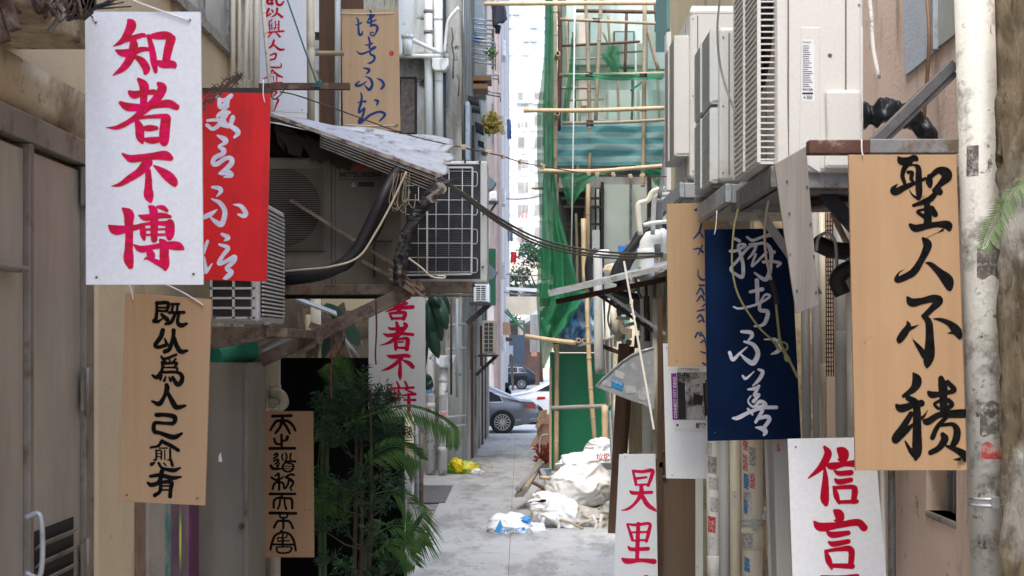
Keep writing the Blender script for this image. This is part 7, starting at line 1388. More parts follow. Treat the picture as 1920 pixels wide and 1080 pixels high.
# yellow bag and litter on the left
yb = sack('yellow_bag', 'yellow and green crumpled plastic bag standing against the drainpipe foot', 866, 879, 30.3, 76, 36, M('yellow_green_plastic', (.62, .50, .02), .35, var=.05, vs=3, stain=(.16, .36, .03), sa=.75, ss=2.2, bump=.3), 41, .22, .2, None, flat=.3)
sack('yellow_bag', 'peaked bright yellow bag leaning on the yellow and green one', 858, 872, 30.15, 30, 34, M('yellow_plastic', (.72, .56, .01), .35, var=.1, bump=.4), 51, .15, .22, None, flat=.1, lean=-.25)
sack('white_litter_bag', 'small white and red litter bag beside the yellow one', 893, 886, 30.2, 34, 18, M('white_red_plastic', (.6, .6, .58), .4, stain=(.35, .04, .04), sa=.3, ss=5), 43, .18, .2, None, flat=.3)
sack('hanging_carrier_bag', 'thin white carrier bag hanging on a hook beside the black board', 764, 905, 12.2, 20, 62, M('thin_white_bag', (.55, .58, .66), .35, var=.1, bump=.5, bs=18, stain=(.1, .14, .25), sa=.3, ss=8), 47, .07, .22, None)
o = MB(); curve_tube(o, [P(757, 878, 12.1), P(770, 880, 12.1), P(778, 884, 12.1), P(777, 878, 12.1)], .006, 5, 6); tag(o.build('wire_hook', GALV), 'wire hook holding the thin white carrier bag', 'hook')
# straw and litter
o = MB()
for k in range(90): c = Vector((WX(rnd.uniform(880, 930), 33), rnd.uniform(31, 35), .062)); d = Vector((rnd.uniform(-.12, .12), rnd.uniform(-.12, .12), .01)); o.bar(c, c + d, .008, .008)
st_ = tag(o.build('straw_litter', M('straw', (.42, .36, .22), .9)), 'scatter of straw and twigs on the paving beyond the yellow bag', 'litter'); st_['kind'] = 'stuff'

# ------------------------------------------------------------------ left mid: drainpipes, hopper, small units
pp1 = pipe('drain_pipe', 'white drainpipe with grey bands rising past the hopper, on the rear building', 803, -60, 804, 300, 30.4, 16, PVCW, 'drainpipes on the white rear building', joints=(110,), n=16)
o = MB()
for y in (22, 61): o.tube([P(803, y - 3.5, 30.4), P(803, y + 3.5, 30.4)], 8.4 * 30.4 / F, 16)
o.build('band', GREYST, pp1)
pipe('drain_pipe', 'white drainpipe leading down into and out of the hopper', 821, -60, 824, 300, 30.4, 16, PVCW, 'drainpipes on the white rear building', clamp=(153, 37), n=16)
ho2 = thing('hopper_head', 'white hopper head where sloping pipes meet on the rear building', 'hopper', P(826, 131, 30.3))
o = MB(); a, b_, c, d = 810, 841, 108, 131
o.prism([P(810, 108, 30.15), P(841, 108, 30.15), P(841, 122, 30.15), P(834, 132, 30.15), P(815, 132, 30.15), P(810, 127, 30.15)], (0, .35, 0)); fixn(o.build('box', PVCW, ho2, bevel=.02))
o = MB(); o.tube([P(744, 105, 30.2), P(830, 105, 30.2)], .045, 10); o.tube([P(772, 74, 30.2), P(840, 106, 30.2)], .045, 10); o.tube([P(764, 68, 30.2), P(764, 104, 30.2)], .11, 14); o.tube([P(764, 66, 30.2), P(764, 72, 30.2)], .13, 14); o.build('branch_pipe', PVCW, ho2)
o = MB(); curve_tube(o, [P(833, 100, 30.1), P(837, 60, 30.1), P(842, 36, 30.1), P(860, 14, 30.1)], .035, 6, 8); tag(o.build('flexible_pipe', PVCW), 'thin white flexible pipe curving up from the hopper', 'pipe')
tag((lambda o: o.box(WX(831, 30.5), WX(836, 30.5), 30.40, 30.54, WZ(300, 30.5), WZ(-20, 30.5)) and o)(MB()).build('black_cable_strip', BLACKR), 'black cable strip running beside the white drainpipes', 'cable')
l1 = pipe('drain_pipe', 'lower white drainpipe covered in torn stickers, by the rubber plant', 806, 560, 808, 888, 29.9, 17, OLDPIPE, 'drainpipes on the white rear building', joints=(760,), n=16)
bq = (806, 560, 808, 888)
for (m_, x0, x1, y0, y1) in ((S_B, 800, 811, 724, 738), (S_G, 799, 812, 740, 756), (S_R, 800, 810, 758, 770), (S_G, 800, 812, 785, 820)): stick(l1, m_, x0, x1, y0, y1, bq, 29.9, 17)
l2 = pipe('drain_pipe', 'lower drainpipe below the grey hopper, stained at the foot', 832, 690, 830, 888, 29.8, 17, OLDPIPE, 'drainpipes on the white rear building', joints=(712, 842), n=16)
stick(l2, S_G, 824, 838, 740, 770, (832, 690, 830, 888), 29.8, 17); stick(l2, S_R, 826, 838, 772, 786, (832, 690, 830, 888), 29.8, 17)
h3 = thing('hopper_head', 'grey patched hopper box low on the rear building beside the rubber plant', 'hopper', P(834, 688, 29.7)); o = MB(); o.prism([P(816, 667, 29.6), P(854, 666, 29.6), P(851, 678, 29.6), P(841, 689, 29.6), P(825, 689, 29.6), P(817, 680, 29.6)], (0, .35, 0)); fixn(o.build('box', WHITEP, h3, bevel=.02))
for lb, x, w_, y0, y1, m_ in (('dark pipe between the lower drainpipes', 846, 4, 560, 740, DARKM), ('thin bluish pipe bending at the grey hopper', 857, 5, 560, 745, M('bluish_pipe', (.26, .32, .38), .5)), ('square cream downpipe beside the carrier bag', 768, 16, 780, 900, CREAM), ('rusty valve stack behind the carrier bag', 781, 9, 770, 945, GREYST), ('brown pipe end at the lane edge behind the carrier bag', 790, 8, 800, 950, BROWNST)):
    pipe('waste_pipe', lb, x, y0, x, y1, 29.5 if x > 800 else 16 + (x - 768) * .3, w_, m_, 'pipes low on the left', n=12)
for y in (610, 782, 800, 655): o = MB(); o.tube([P(838, y, 29.4), P(872, y - 3, 30.6)], .025, 6); o.build('clip_bar', PVCG, l2)
def small_ac(label, x0, x1, y0, y1, Y, m):
    r = thing('air_conditioner', label, 'air conditioner', P((x0 + x1) / 2, y1, Y), 'small distant air conditioners on the left')
    MB().box(WX(x0, Y), WX(x1, Y), Y, Y + .8, WZ(y1, Y), WZ(y0, Y)).build('casing', m, r, bevel=.015)
    xm, w_ = (x0 + x1) / 2, (x1 - x0); o = MB(); o.box(WX(x0 + w_ * .14, Y), WX(x1 - w_ * .2, Y), Y - .01, Y, WZ(y1 - 4, Y), WZ(y0 + 4, Y)); o.build('coil', FIN, r)
    o = MB()
    for k in range(8): y = y0 + 4 + (y1 - y0 - 8) * k / 7; o.box(WX(x0 + w_ * .12, Y), WX(x1 - w_ * .18, Y), Y - .025, Y - .012, WZ(y + .6, Y), WZ(y - .6, Y))
    for k in range(3): x = x0 + w_ * (.14 + .33 * k); o.box(WX(x - .7, Y), WX(x + .7, Y), Y - .04, Y - .026, WZ(y1 - 4, Y), WZ(y0 + 4, Y))
    o.build('guard', m, r)
    o = MB(); o.box(WX(x0 - 8, Y), WX(x1 + 4, Y), Y - .05, Y + .5, WZ(y1 + 5, Y), WZ(y1 + 1, Y)); o.bar(P(x0 - 12, y1 + 40, Y + .2), P(x1, y1 + 4, Y + .2), .08, .06, (0, 1, 0)); o.build('bracket', DARKM, r)
small_ac('upper small air conditioner below the big wire guarded one', 888, 917, 531, 567, 21, ACG)
small_ac('lower small air conditioner further down the lane, beneath the upper one', 904, 930, 601, 664, 33, ACDIRTY)
small_ac('tiny distant air conditioner high on the streaked far building', 918, 931, 358, 376, 52, ACG)
for (a, b_, c_, Y) in ((914, 340, 22, 26), (917, 508, 24, 27)): o = MB(); o.prism([P(a, b_ - 13, Y), P(a + 16, b_ + 2, Y), P(a + 8, b_ + 14, Y), P(a, b_ + 16, Y)], (0, .4, 0)); tag(fixn(o.build('metal_hood', M('blue_grey_hood', (.12, .16, .19), .5, .2))), 'blue grey metal hood jutting out %s' % ('beside the top of the wire guarded air conditioner' if b_ < 400 else 'beside the foot of the wire guarded air conditioner'), 'hood')
tag(MB().box(WX(915, 34), WX(929, 34), 34, 34.5, WZ(572, 34), WZ(466, 34)).build('green_shutter', M('green_box_paint', (.03, .16, .09), .6)), 'dark green metal box on the wall behind the blue grey hood', 'box')
for (a, b_) in ((960, 120), (962, 165), (958, 195), (966, 330)):
    pass
# yellow bush on far wall and balcony plant
def leafball(name, label, c, R, n, m, size, cat='plant', sq=(1, 1, 1)):
    t = thing(name, label, cat, c - Vector((0, 0, R))); o = MB()
    for k in range(n):
        d = Vector((rnd.gauss(0, 1), rnd.gauss(0, 1), rnd.gauss(0, 1))).normalized() * (rnd.random() ** .45) * R; q = c + Vector((d.x * sq[0], d.y * sq[1], d.z * sq[2]))
        a = Vector((rnd.uniform(-1, 1), rnd.uniform(-1, 1), rnd.uniform(-1, .6))).normalized() * size; b_ = a.orthogonal().normalized() * size * .35; o.add([q, q + a * .5 + b_, q + a, q + a * .5 - b_], [(0, 1, 2, 3)])
    o.build('foliage', m, t); return t
leafball('balcony_plant', 'small green plant hanging from the rusty rack on the left building', P(921, 99, 34.5), .17, 120, M('balcony_leaf', (.07, .17, .04), .6, var=.4, vs=5), .08)
leafball('wall_bush', 'yellow flowering bush growing from the left wall below the balcony', P(922, 230, 40), .34, 260, M('yellow_leaf', (.45, .36, .06), .6, var=.4, vs=3), .16)

# ------------------------------------------------------------------ cars
def lerp_prof(prof, x):
    for (x0, z0), (x1, z1) in zip(prof[:-1], prof[1:]):
        if x <= x1: t = (x - x0) / (x1 - x0) if x1 > x0 else 0; return z0 + (z1 - z0) * t
    return prof[-1][1]
def car(name, label, loc, L, W, top, belt, sill, wheels, wr, paint, flip=False, group='vehicles on the cross street', spokes=14, windows=(), tail=None, roof=None):
    """side view along x (nose at -x). top: roofline incl. bonnet and boot; belt: shoulder line; windows: list of (polygon (x,z)) on the side"""
    r = thing(name, label, 'car', loc, group); X0 = Vector(loc)
    def sec(x):
        zt, zb = lerp_prof(top, x), lerp_prof(belt, x); e = min((x) / .5, (L - x) / .5, 1.0); e = max(e, 0) ** .5; w2 = W / 2 * (.86 + .14 * e); g = max(zt - zb, .001); wt = w2 - min(.9, g) * .42
        zs = lerp_prof(sill, x)
        half = [(w2 * .80, zs), (w2 * .97, zs + .06), (w2 * 1.0, zs + .22), (w2 * 1.0, zb - .22), (w2 * .985, zb - .06), (w2 * .95, zb), ((w2 * .95 + wt) / 2, zb + g * .5), (wt + .02, zt - min(.06, g * .3)), (wt - .1, zt - min(.01, g * .1)), (0, zt + min(.02, g * .05))]
        return [(-a, b_) for a, b_ in half] + [(a, b_) for a, b_ in half[::-1][1:]]
    n = 64; vs = []; m = 19
    for i in range(n + 1):
        x = L * i / n; 
        for (y, z) in sec(x): vs.append(X0 + Vector((x - L / 2, y, z)))
    fs = [(i * m + k, i * m + k + 1, (i + 1) * m + k + 1, (i + 1) * m + k) for i in range(n) for k in range(m - 1)]
    o = MB(); o.add(vs, fs, True); o.add([vs[k] for k in range(m)], [tuple(range(m))]); o.add([vs[n * m + k] for k in range(m)], [tuple(range(m - 1, -1, -1))]); fixn(o.build('body', paint, r))
    def on_side(x, z, off=.012):   # point on the near flank (y<0)
        s = sec(x); pts = s[:10]
        for (y0, z0), (y1, z1) in zip(pts[:-1], pts[1:]):
            if z <= z1: t = (z - z0) / (z1 - z0) if z1 > z0 else 0; return X0 + Vector((x - L / 2, y0 + (y1 - y0) * t - off, z))
        return X0 + Vector((x - L / 2, pts[-1][0] - off, z))
    for poly in windows:
        cx_ = sum(p[0] for p in poly) / len(poly); cz_ = sum(p[1] for p in poly) / len(poly)
        def fill(pl_, off, nm, m_):
            # subdivide fan so the pane follows the curved flank
            o = MB(); c = (sum(p[0] for p in pl_) / len(pl_), sum(p[1] for p in pl_) / len(pl_)); K = 4
            for i in range(len(pl_)):
                a, b_ = pl_[i], pl_[(i + 1) % len(pl_)]; vs2 = [on_side(c[0] + (a[0] + (b_[0] - a[0]) * v - c[0]) * u / K, c[1] + (a[1] + (b_[1] - a[1]) * v - c[1]) * u / K, off) for u in range(K + 1) for v in (0, .5, 1)]
                o.add(vs2, [(u * 3 + v, u * 3 + v + 1, (u + 1) * 3 + v + 1, (u + 1) * 3 + v) for u in range(K) for v in range(2)], True)
            return o.build(nm, m_, r)
        ex = [(cx_ + (x - cx_) * 1.07, cz_ + (z - cz_) * 1.14) for x, z in poly]
        fill(ex, .010, 'window_trim', CHROME); fill(poly, .018, 'window', CARGLASS)
    for wx in wheels:
        for sy in (-1, 1):
            c = X0 + Vector((wx - L / 2, sy * (W / 2 - .10), wr)); yv = Vector((0, sy, 0))
            if sy < 0:
                ar = MB(); ar.tube([c + yv * .085, c + yv * .112], wr * 1.09, 28); ar.build('wheel_arch', DARKG, r)
            ty = MB(); ty.tube([c - yv * .12, c - yv * .10, c + yv * .10, c + yv * .125], [wr * .96, wr, wr, wr * .95], 28); wh = ty.build('wheel', BLACKR, r)
            if sy < 0:
                rm = MB(); rm.ring(c + yv * .126, c + yv * .14, wr * .66, wr * .72, 28)
                for k in range(spokes): a = 2 * math.pi * k / spokes; d = Vector((math.cos(a), 0, math.sin(a))); rm.bar(c + yv * .134 + d * wr * .10, c + yv * .134 + d * wr * .68, .012, wr * .085, Vector((-d.z, 0, d.x)))
                rm.tube([c + yv * .128, c + yv * .148], wr * .15, 14); rm.build('rim', CHROME, wh)
                dk_ = MB(); dk_.tube([c + yv * .1255, c + yv * .127], wr * .66, 24); dk_.build('brake_shadow', DARKM, wh)
    sk = MB(); sk.tube([on_side(L * .12, lerp_prof(sill, L * .5) + .12), on_side(L * .88, lerp_prof(sill, L * .5) + .14)], .006, 5) if False else None
    return r, on_side, X0
CARGLASS = M('car_glass', (.02, .035, .04), .06, var=.05, bump=0, spec=.8); CHROME = M('bright_metal', (.62, .63, .64), .22, .9, var=.03, bump=0)
GREYC = M('grey_car_paint', (.19, .20, .225), .25, .55, var=.03, bump=0, spec=.6); WHITEC = M('white_car_paint', (.74, .75, .76), .25, 0, var=.02, bump=0); BLACKC = M('dark_car_paint', (.015, .02, .03), .2, .3, var=.03, bump=0)
LAMPR = M('tail_lamp_red', (.45, .01, .01), .2, bump=0); LAMPC = M('clear_lamp', (.7, .7, .68), .15, bump=0)
L_ = 5.1; xr = WX(1009, 44.6); 
g1, os1, X01 = car('sedan_car', 'grey sedan with fine spoked wheel passing the end of the lane', (xr - L_ / 2, 45.4, 0), L_, 1.86,
    [(0, .62), (.5, .78), (1.5, .95), (2.0, 1.15), (2.5, 1.40), (3.0, 1.47), (3.6, 1.44), (4.2, 1.19), (4.55, 1.02), (4.95, .985), (5.1, .80)], [(0, .60), (.5, .74), (1.5, .90), (3, .93), (4.3, .97), (4.95, .955), (5.1, .78)], [(0, .30), (.4, .22), (4.4, .22), (4.8, .30), (5.1, .40)], (.95, 3.98), .355, GREYC,
    windows=[[(3.30, .98), (3.98, 1.0), (3.90, 1.16), (3.62, 1.30), (3.30, 1.36)], [(2.2, .96), (3.22, .98), (3.22, 1.36), (2.75, 1.36), (2.45, 1.22)]])
o = MB()
o.add([os1(x, z, .014) for x, z in ((4.72, .80), (5.04, .76), (5.06, .85), (4.96, .92), (4.70, .90))], [(0, 1, 2, 3, 4)]); o.build('tail_lamp', LAMPR, g1)
o = MB(); o.bar(os1(4.4, .42, .014), os1(5.02, .46, .014), .012, .018); o.build('bumper_trim', CHROME, g1)
o = MB(); o.bar(os1(3.0, .86, .02), os1(3.2, .865, .02), .02, .025); o.build('door_handle', CHROME, g1)
o = MB(); o.bar(os1(3.26, .28, .004), os1(3.26, .95, .004), .004, .012); o.build('door_seam', DARKM, g1)
L2 = 4.5; xl = WX(955, 49.5)
g2, os2, X02 = car('white_car', 'white car half hidden behind the grey sedan and the netting', (xl + L2 / 2, 50.4, 0), L2, 1.85,
    [(0, 1.0), (.6, 1.12), (1.2, 1.38), (1.8, 1.64), (2.6, 1.74), (3.6, 1.70), (4.3, 1.5), (4.5, 1.0)], [(0, .98), (.6, 1.05), (2, 1.10), (4.2, 1.14), (4.5, .98)], [(0, .42), (.4, .26), (4.1, .26), (4.5, .42)], (.85, 3.6), .34, WHITEC, windows=[[(.95, 1.16), (1.65, 1.17), (1.65, 1.42), (1.40, 1.38)], [(1.75, 1.17), (2.7, 1.18), (2.7, 1.56), (1.9, 1.5)]])
o = MB(); o.add([os2(x, z, .014) for x, z in ((.95, .86), (1.25, .88), (1.25, .97), (.98, .96))], [(0, 1, 2, 3)]); o.build('side_lamp', LAMPR, g2)
xr3 = WX(1004, 87)
g3, os3, X03 = car('dark_car', 'dark blue estate car parked across the far street', (xr3 - 2.2, 88.5, 0), 4.4, 1.8,
    [(0, .8), (.9, 1.0), (1.4, 1.35), (1.9, 1.52), (3.6, 1.50), (4.15, 1.15), (4.4, .9)], [(0, .76), (.9, .92), (4.1, .98), (4.4, .86)], [(0, .36), (.4, .24), (4.0, .24), (4.4, .36)], (.85, 3.55), .33, BLACKC, windows=[[(1.5, 1.02), (2.4, 1.03), (2.4, 1.36), (1.8, 1.34)], [(2.5, 1.03), (3.3, 1.04), (3.3, 1.36), (2.5, 1.36)], [(3.38, 1.04), (3.85, 1.06), (3.6, 1.33), (3.38, 1.35)]], spokes=8)
o = MB(); o.bar(P(958, 664, 80), P(962, 732, 80), .14, .1, (0, 1, 0)); tag(o.build('street_post', BROWNST), 'brown post in front of the dark estate car', 'post')
o = MB()
for k in range(3): c = Vector((WX(940 + k * 4, 70), 70, .35)); o.tube([c + Vector((0, -.05, 0)), c + Vector((0, .05, 0))], .3, 14); o.bar(c, c + Vector((.2, 0, .55)), .1, .12)
tag(o.build('parked_scooters', BLACKR), 'dark cluster of parked scooters by the far corner', 'scooter')
# street clutter in the distance
def bit(nm, label, cat, pts, Y, m, d=.3): o = MB(); o.prism([P(a, b_, Y) for a, b_ in pts], (0, d, 0)); return tag(fixn(o.build(nm, m)), label, cat)
bit('shop_awning', 'pale slanting awning at the left of the distant lane', 'awning', [(950, 538), (1010, 541), (1012, 548), (948, 543)], 70, FARW)
bit('shop_awning', 'long cream cloth awning above the distant street stalls', 'awning', [(938, 556), (1012, 556), (1012, 590), (944, 590)], 75, M('cream_tarp', (.66, .56, .42), .8, var=.15, vs=1))
bit('shop_awning', 'white sloping awning near the torn net', 'awning', [(983, 598), (1012, 578), (1012, 590), (985, 606)], 66, FARW)
bit('metal_box', 'orange brown box hanging over the distant street', 'box', [(942, 604), (956, 604), (958, 628), (942, 628)], 60, wood('orange_brown_wood', (.36, .22, .13), (.2, .12, .07)))
bit('wall_panel', 'orange pink panel among the distant shopfronts', 'panel', [(996, 650), (1006, 650), (1007, 668), (996, 668)], 94, M('orange_pink', (.55, .28, .16), .8))
bit('street_cabinet', 'grey cabinet standing behind the torn net edge', 'cabinet', [(994, 590), (1012, 590), (1012, 660), (994, 660)], 64, GREYW)
bit('ac_awning', 'dark sloping awning above the small lower air conditioner', 'awning', [(930, 628), (960, 634), (962, 640), (940, 640)], 56, DARKM)
bit('pale_wall', 'pale streaked wall between the grey building and the parked scooters', 'wall', [(924, 645), (948, 645), (948, 735), (924, 735)], 74, FARW)
tg = thing('street_frame', 'green metal frame and poles over the distant stalls', 'frame', P(975, 640, 68)); o = MB(); o.tube([P(945, 582, 68), P(985, 622, 68)], .06, 6); o.tube([P(950, 580, 68), P(990, 630, 68)], .05, 6); o.tube([P(936, 608, 68), P(1012, 606, 68)], .05, 6); o.build('poles', M('green_frame_paint', (.05, .18, .12), .6), tg)
for lb, y0, y1, Y in (('upper overhead cable beyond the lane', 372, 368, 60), ('middle overhead cable beyond the lane', 512, 516, 62), ('lower overhead cable over the stalls', 546, 552, 64)):
    o = MB(); curve_tube(o, [P(935, y0, Y), P(975, (y0 + y1) / 2 + 3, Y), P(1014, y1, Y)], .03, 5, 5); tag(o.build('overhead_cable', GREYST), lb, 'cable', 'overhead cables beyond the lane')

# far tree
tr_ = thing('street_tree', 'dark leafy tree standing beyond the street against the cream apartment block', 'tree', Vector((WX(1010, 105), 105, 0)))
o = MB(); c0 = Vector((WX(1012, 105), 105, 0)); o.tube([c0, c0 + Vector((-.2, 0, 4)), c0 + Vector((-.4, 0, 7))], [.3, .22, .12], 10)
for k in range(7): a = c0 + Vector((-.3, 0, 4 + k * .5)); o.tube([a, a + Vector((rnd.uniform(-2, 2), rnd.uniform(-1, 1), rnd.uniform(1, 2.4)))], [.09, .03], 6)
o.build('trunk', TIMB, tr_); o = MB()
for k in range(26):
    cc = c0 + Vector((rnd.uniform(-2.1, 2.2), rnd.uniform(-1.5, 1.5), rnd.uniform(4.6, 10.4))); R = rnd.uniform(.45, .9)
    for j in range(90):
        d = Vector((rnd.gauss(0, 1), rnd.gauss(0, 1), rnd.gauss(0, .6))).normalized() * R * rnd.random() ** .4; q = cc + d; a = Vector((rnd.uniform(-1, 1), rnd.uniform(-1, 1), rnd.uniform(-1, .5))).normalized() * .3; b_ = a.orthogonal().normalized() * .09; o.add([q, q + a * .5 + b_, q + a, q + a * .5 - b_], [(0, 1, 2, 3)])
o.build('crown', M('tree_leaf', (.05, .10, .045), .7, var=.4, vs=2), tr_)

# ------------------------------------------------------------------ potted shrubs in front of the black board
def leafmat(name, col, tip, vs=8):
    t = NT(name); k = t.ramp(t.noise(vs, None, 4), .35, .65); c = t.mix(k, col, tip); t.l(c, t.b.inputs['Base Color']); t.b.inputs['Roughness'].default_value = .42
    tl = t.n('ShaderNodeBsdfTranslucent'); t.l(c, tl.inputs[0]); mx = t.n('ShaderNodeMixShader'); mx.inputs[0].default_value = .3; t.l(t.b.outputs[0], mx.inputs[1]); t.l(tl.outputs[0], mx.inputs[2]); t.l(mx.outputs[0], t.out.inputs[0]); return t.m
NEED = leafmat('needle_leaf', (.028, .085, .045), (.09, .19, .09)); NEEDY = leafmat('young_needle_leaf', (.08, .20, .045), (.13, .30, .06)); PALM = leafmat('palm_leaf', (.045, .13, .03), (.11, .24, .05)); FIC = leafmat('rubber_leaf', (.025, .075, .055), (.05, .12, .09), 3)
Yp = 9.9
def whorl(o, c, d, n, L, w_, rr):
    d = d.normalized(); u = d.orthogonal().normalized(); v = d.cross(u)
    for k in range(n):
        a = rr.uniform(0, 6.283); tilt = rr.uniform(.5, 1.35); dr_ = (d * math.cos(tilt) + (u * math.cos(a) + v * math.sin(a)) * math.sin(tilt)).normalized(); base = c + d * rr.uniform(-.045, .03); l = L * rr.uniform(.7, 1.15)
        s_ = dr_.cross(Vector((rr.uniform(-1, 1), rr.uniform(-1, 1), rr.uniform(-1, 1)))).normalized() * w_ / 2; mid = base + dr_ * l * .5 + Vector((0, 0, -.004)); o.add([base, mid + s_, base + dr_ * l + Vector((0, 0, -.012)), mid - s_], [(0, 1, 2, 3)])
def shrub(label, base_px, Y, clumps, seed, young=.15, stems=2):
    rr = random.Random(seed); t = thing('podocarpus_shrub', label, 'shrub', P(base_px, 1090, Y)); tk = MB(); leaf = MB(); yl = MB()
    trunks = []
    for s_ in range(stems):
        bx_ = base_px + s_ * 12; cs = [Vector(c) for c in spline([P(bx_ - 2, 1250, Y + s_ * .05), P(bx_ + 4, 1000, Y), P(bx_ + 6 - s_ * 3, 860, Y), P(bx_ + 4 + s_ * 4, 730, Y)], 6)]; tk.tube(cs, [.02 - .012 * i / len(cs) for i in range(len(cs))], 8); trunks.append(cs)
    for (px, py, R, n) in clumps:
        c = P(px, py, Y + rr.uniform(-.25, .15)); tr0 = min(trunks[0], key=lambda q: (q - (c - Vector((0, 0, .12)))).length); tk.tube([tr0, tr0.lerp(c, .5) + Vector((0, 0, -.03)), c], [.008, .006, .003], 5)
        for k in range(n):
            d = Vector((rr.gauss(0, 1), rr.gauss(0, 1), rr.gauss(0, .8))); d = d.normalized() * (rr.random() ** .5) * R * Y / F; q = c + Vector((d.x, d.y * .8, d.z)); g = (d + Vector((0, -.05, .08))).normalized()
            tk.tube([c.lerp(q, .3), q], .0022, 3, cap=False)
            whorl(yl if (rr.random() < young and d.z > 0) else leaf, q, g, 12, .066, .0115, rr)
    tk.build('trunk', wood('shrub_bark', (.11, .085, .06), (.05, .04, .03), (60, 60, 6)), t); leaf.build('foliage', NEED, t); yl.build('young_foliage', NEEDY, t); return t
shrub('tall dark needle leafed shrub before the black board, overlapping the pink character board', 662, 9.9,
    [(620, 745, 26, 16), (655, 735, 40, 34), (700, 740, 30, 22), (735, 750, 22, 14), (640, 775, 36, 26), (690, 775, 40, 34), (720, 790, 26, 18), (605, 790, 24, 12), (665, 800, 36, 24), (745, 805, 24, 16), (720, 815, 26, 16), (630, 820, 24, 12), (600, 755, 16, 8), (676, 712, 20, 10)], 3, .16)
shrub('lower bushy part of the needle leafed shrubs nearer the lane', 690, 9.75,
    [(700, 895, 34, 20), (742, 905, 26, 14), (728, 930, 26, 12), (655, 915, 26, 10), (610, 900, 24, 9), (620, 935, 22, 8), (695, 945, 30, 13), (640, 985, 26, 9), (600, 990, 22, 8), (700, 1000, 24, 8), (728, 1015, 26, 10), (725, 1050, 30, 18), (745, 1062, 20, 10), (610, 1045, 24, 8), (655, 1068, 26, 10), (700, 1078, 26, 12)], 8, .12, 1)
def frond(par, pts, Y, n, L, droop=.35, w_=.014, m=PALM, spread=1., seed=1, both=True):
    rr = random.Random(seed); cs = [Vector(c) for c in spline([P(a, b_, Y + (c[0] if c else 0)) for a, b_, *c in pts], 8)]
    ra = MB(); ra.tube(cs, [.005 - .0035 * i / len(cs) for i in range(len(cs))], 6); fo = ra.build('frond', m, par); lf = MB(); N = len(cs)
    for k in range(n):
        f = .22 + .78 * k / n; i = min(N - 2, int(f * (N - 1))); c = cs[i].lerp(cs[i + 1], f * (N - 1) - i); t = (cs[i + 1] - cs[i]).normalized(); nn = t.cross(Vector((0, 1, 0))).normalized(); ll = L * math.sin(math.pi * (.18 + .75 * (k / n))) 
        for s_ in ((-1, 1) if both else (1,)):
            d = (nn * s_ * spread + t * .9 + Vector((0, rr.uniform(-.5, .2), 0))).normalized(); tip = c + d * ll + Vector((0, 0, -droop * ll)); mid = c.lerp(tip, .45) + Vector((0, 0, .10 * ll)); sd_ = d.cross(Vector((0, 1, 0))).normalized() * w_ / 2
            lf.add([c, mid + sd_, tip, mid - sd_], [(0, 1, 2, 3)])
    l_ = lf.build('leaflets', m, fo); return fo
pa = thing('palm', 'slender green palm with arching fronds among the potted shrubs', 'palm', P(672, 1090, 10.1))
o = MB()
for x in (604, 612): curve_tube(o, [P(x, 1240, 10.2), P(x - 4, 1000, 10.2), P(x, 880, 10.2), P(x + 3, 780, 10.2)], .016, 5, 10)
curve_tube(o, [P(668, 1240, 10.2), P(680, 1060, 10.2), P(700, 1000, 10.2), P(706, 975, 10.2)], .035, 5, 12)
o.build('stem', M('palm_stem', (.09, .14, .07), .6, var=.2, vs=6, stain=(.16, .14, .1), sa=.3), pa)
for k, (pts, Y, n, L, dr2) in enumerate((([(640, 800), (700, 775), (760, 762), (810, 775), (845, 800), (850, 838)], 9.4, 42, .12, .75), ([(672, 900), (690, 862), (730, 838), (760, 842), (790, 862)], 9.5, 34, .20, .5),
    ([(690, 930), (740, 920), (775, 950), (782, 990), (775, 1015)], 9.5, 30, .22, .6), ([(660, 790), (650, 740), (638, 705), (622, 682)], 10.2, 26, .19, .1), ([(600, 830), (596, 890), (602, 940), (606, 960)], 10.1, 16, .14, .4), ([(655, 1000), (640, 960), (636, 930), (640, 905)], 10.1, 26, .2, .3),
    ([(640, 960), (600, 930), (575, 925), (555, 945)], 9.8, 22, .17, .5), ([(660, 860), (640, 820), (616, 800), (595, 800)], 10.2, 16, .16, .4), ([(690, 1010), (740, 985), (775, 1000), (790, 1020)], 9.4, 22, .16, .4), ([(700, 1040), (730, 1020), (760, 1030), (780, 1060)], 9.35, 22, .16, .5), ([(695, 860), (700, 820), (705, 790), (712, 770)], 10.0, 18, .14, .2))):
    frond(pa, pts, Y, n, L, dr2, seed=k)
rf = thing('rubber_plant', 'rubber plant with large leathery leaves behind the pink character board', 'plant', P(812, 660, 11.6)); o = MB(); curve_tube(o, [P(790, 730, 11.7), P(800, 660, 11.7), P(806, 600, 11.7), P(812, 545, 11.7)], .012, 5, 8); o.build('stem', M('rubber_stem', (.07, .06, .04), .8), rf)
def bigleaf(base, tip, w_, Y, dy):
    a, b_ = P(*base, Y), P(*tip, Y + dy); d = b_ - a; s_ = d.cross(Vector((0, 1, 0))).normalized(); W_ = w_ * Y / F; o = MB()
    o.grid(lambda u, v: a + d * u + s_ * W_ * (v - .5) * math.sin(math.pi * min(1, u * .96 + .03)) ** .7 + Vector((0, .03 * abs(v - .5) * 2 - .05 * math.sin(u * 3.1), 0)), 12, 6); o.build('leaf', FIC, rf)
for b_, t_, w_, dy in (((805, 560), (806, 640), 26, 0), ((815, 548), (838, 618), 26, -.1), ((800, 600), (822, 672), 26, .05), ((812, 570), (828, 640), 22, .1), ((803, 545), (826, 575), 20, -.1), ((822, 545), (842, 590), 20, .1), ((798, 570), (800, 620), 24, .1), ((798, 718), (812, 726), 20, 0), ((795, 700), (810, 722), 16, .1)): bigleaf(b_, t_, w_, 11.5, dy)
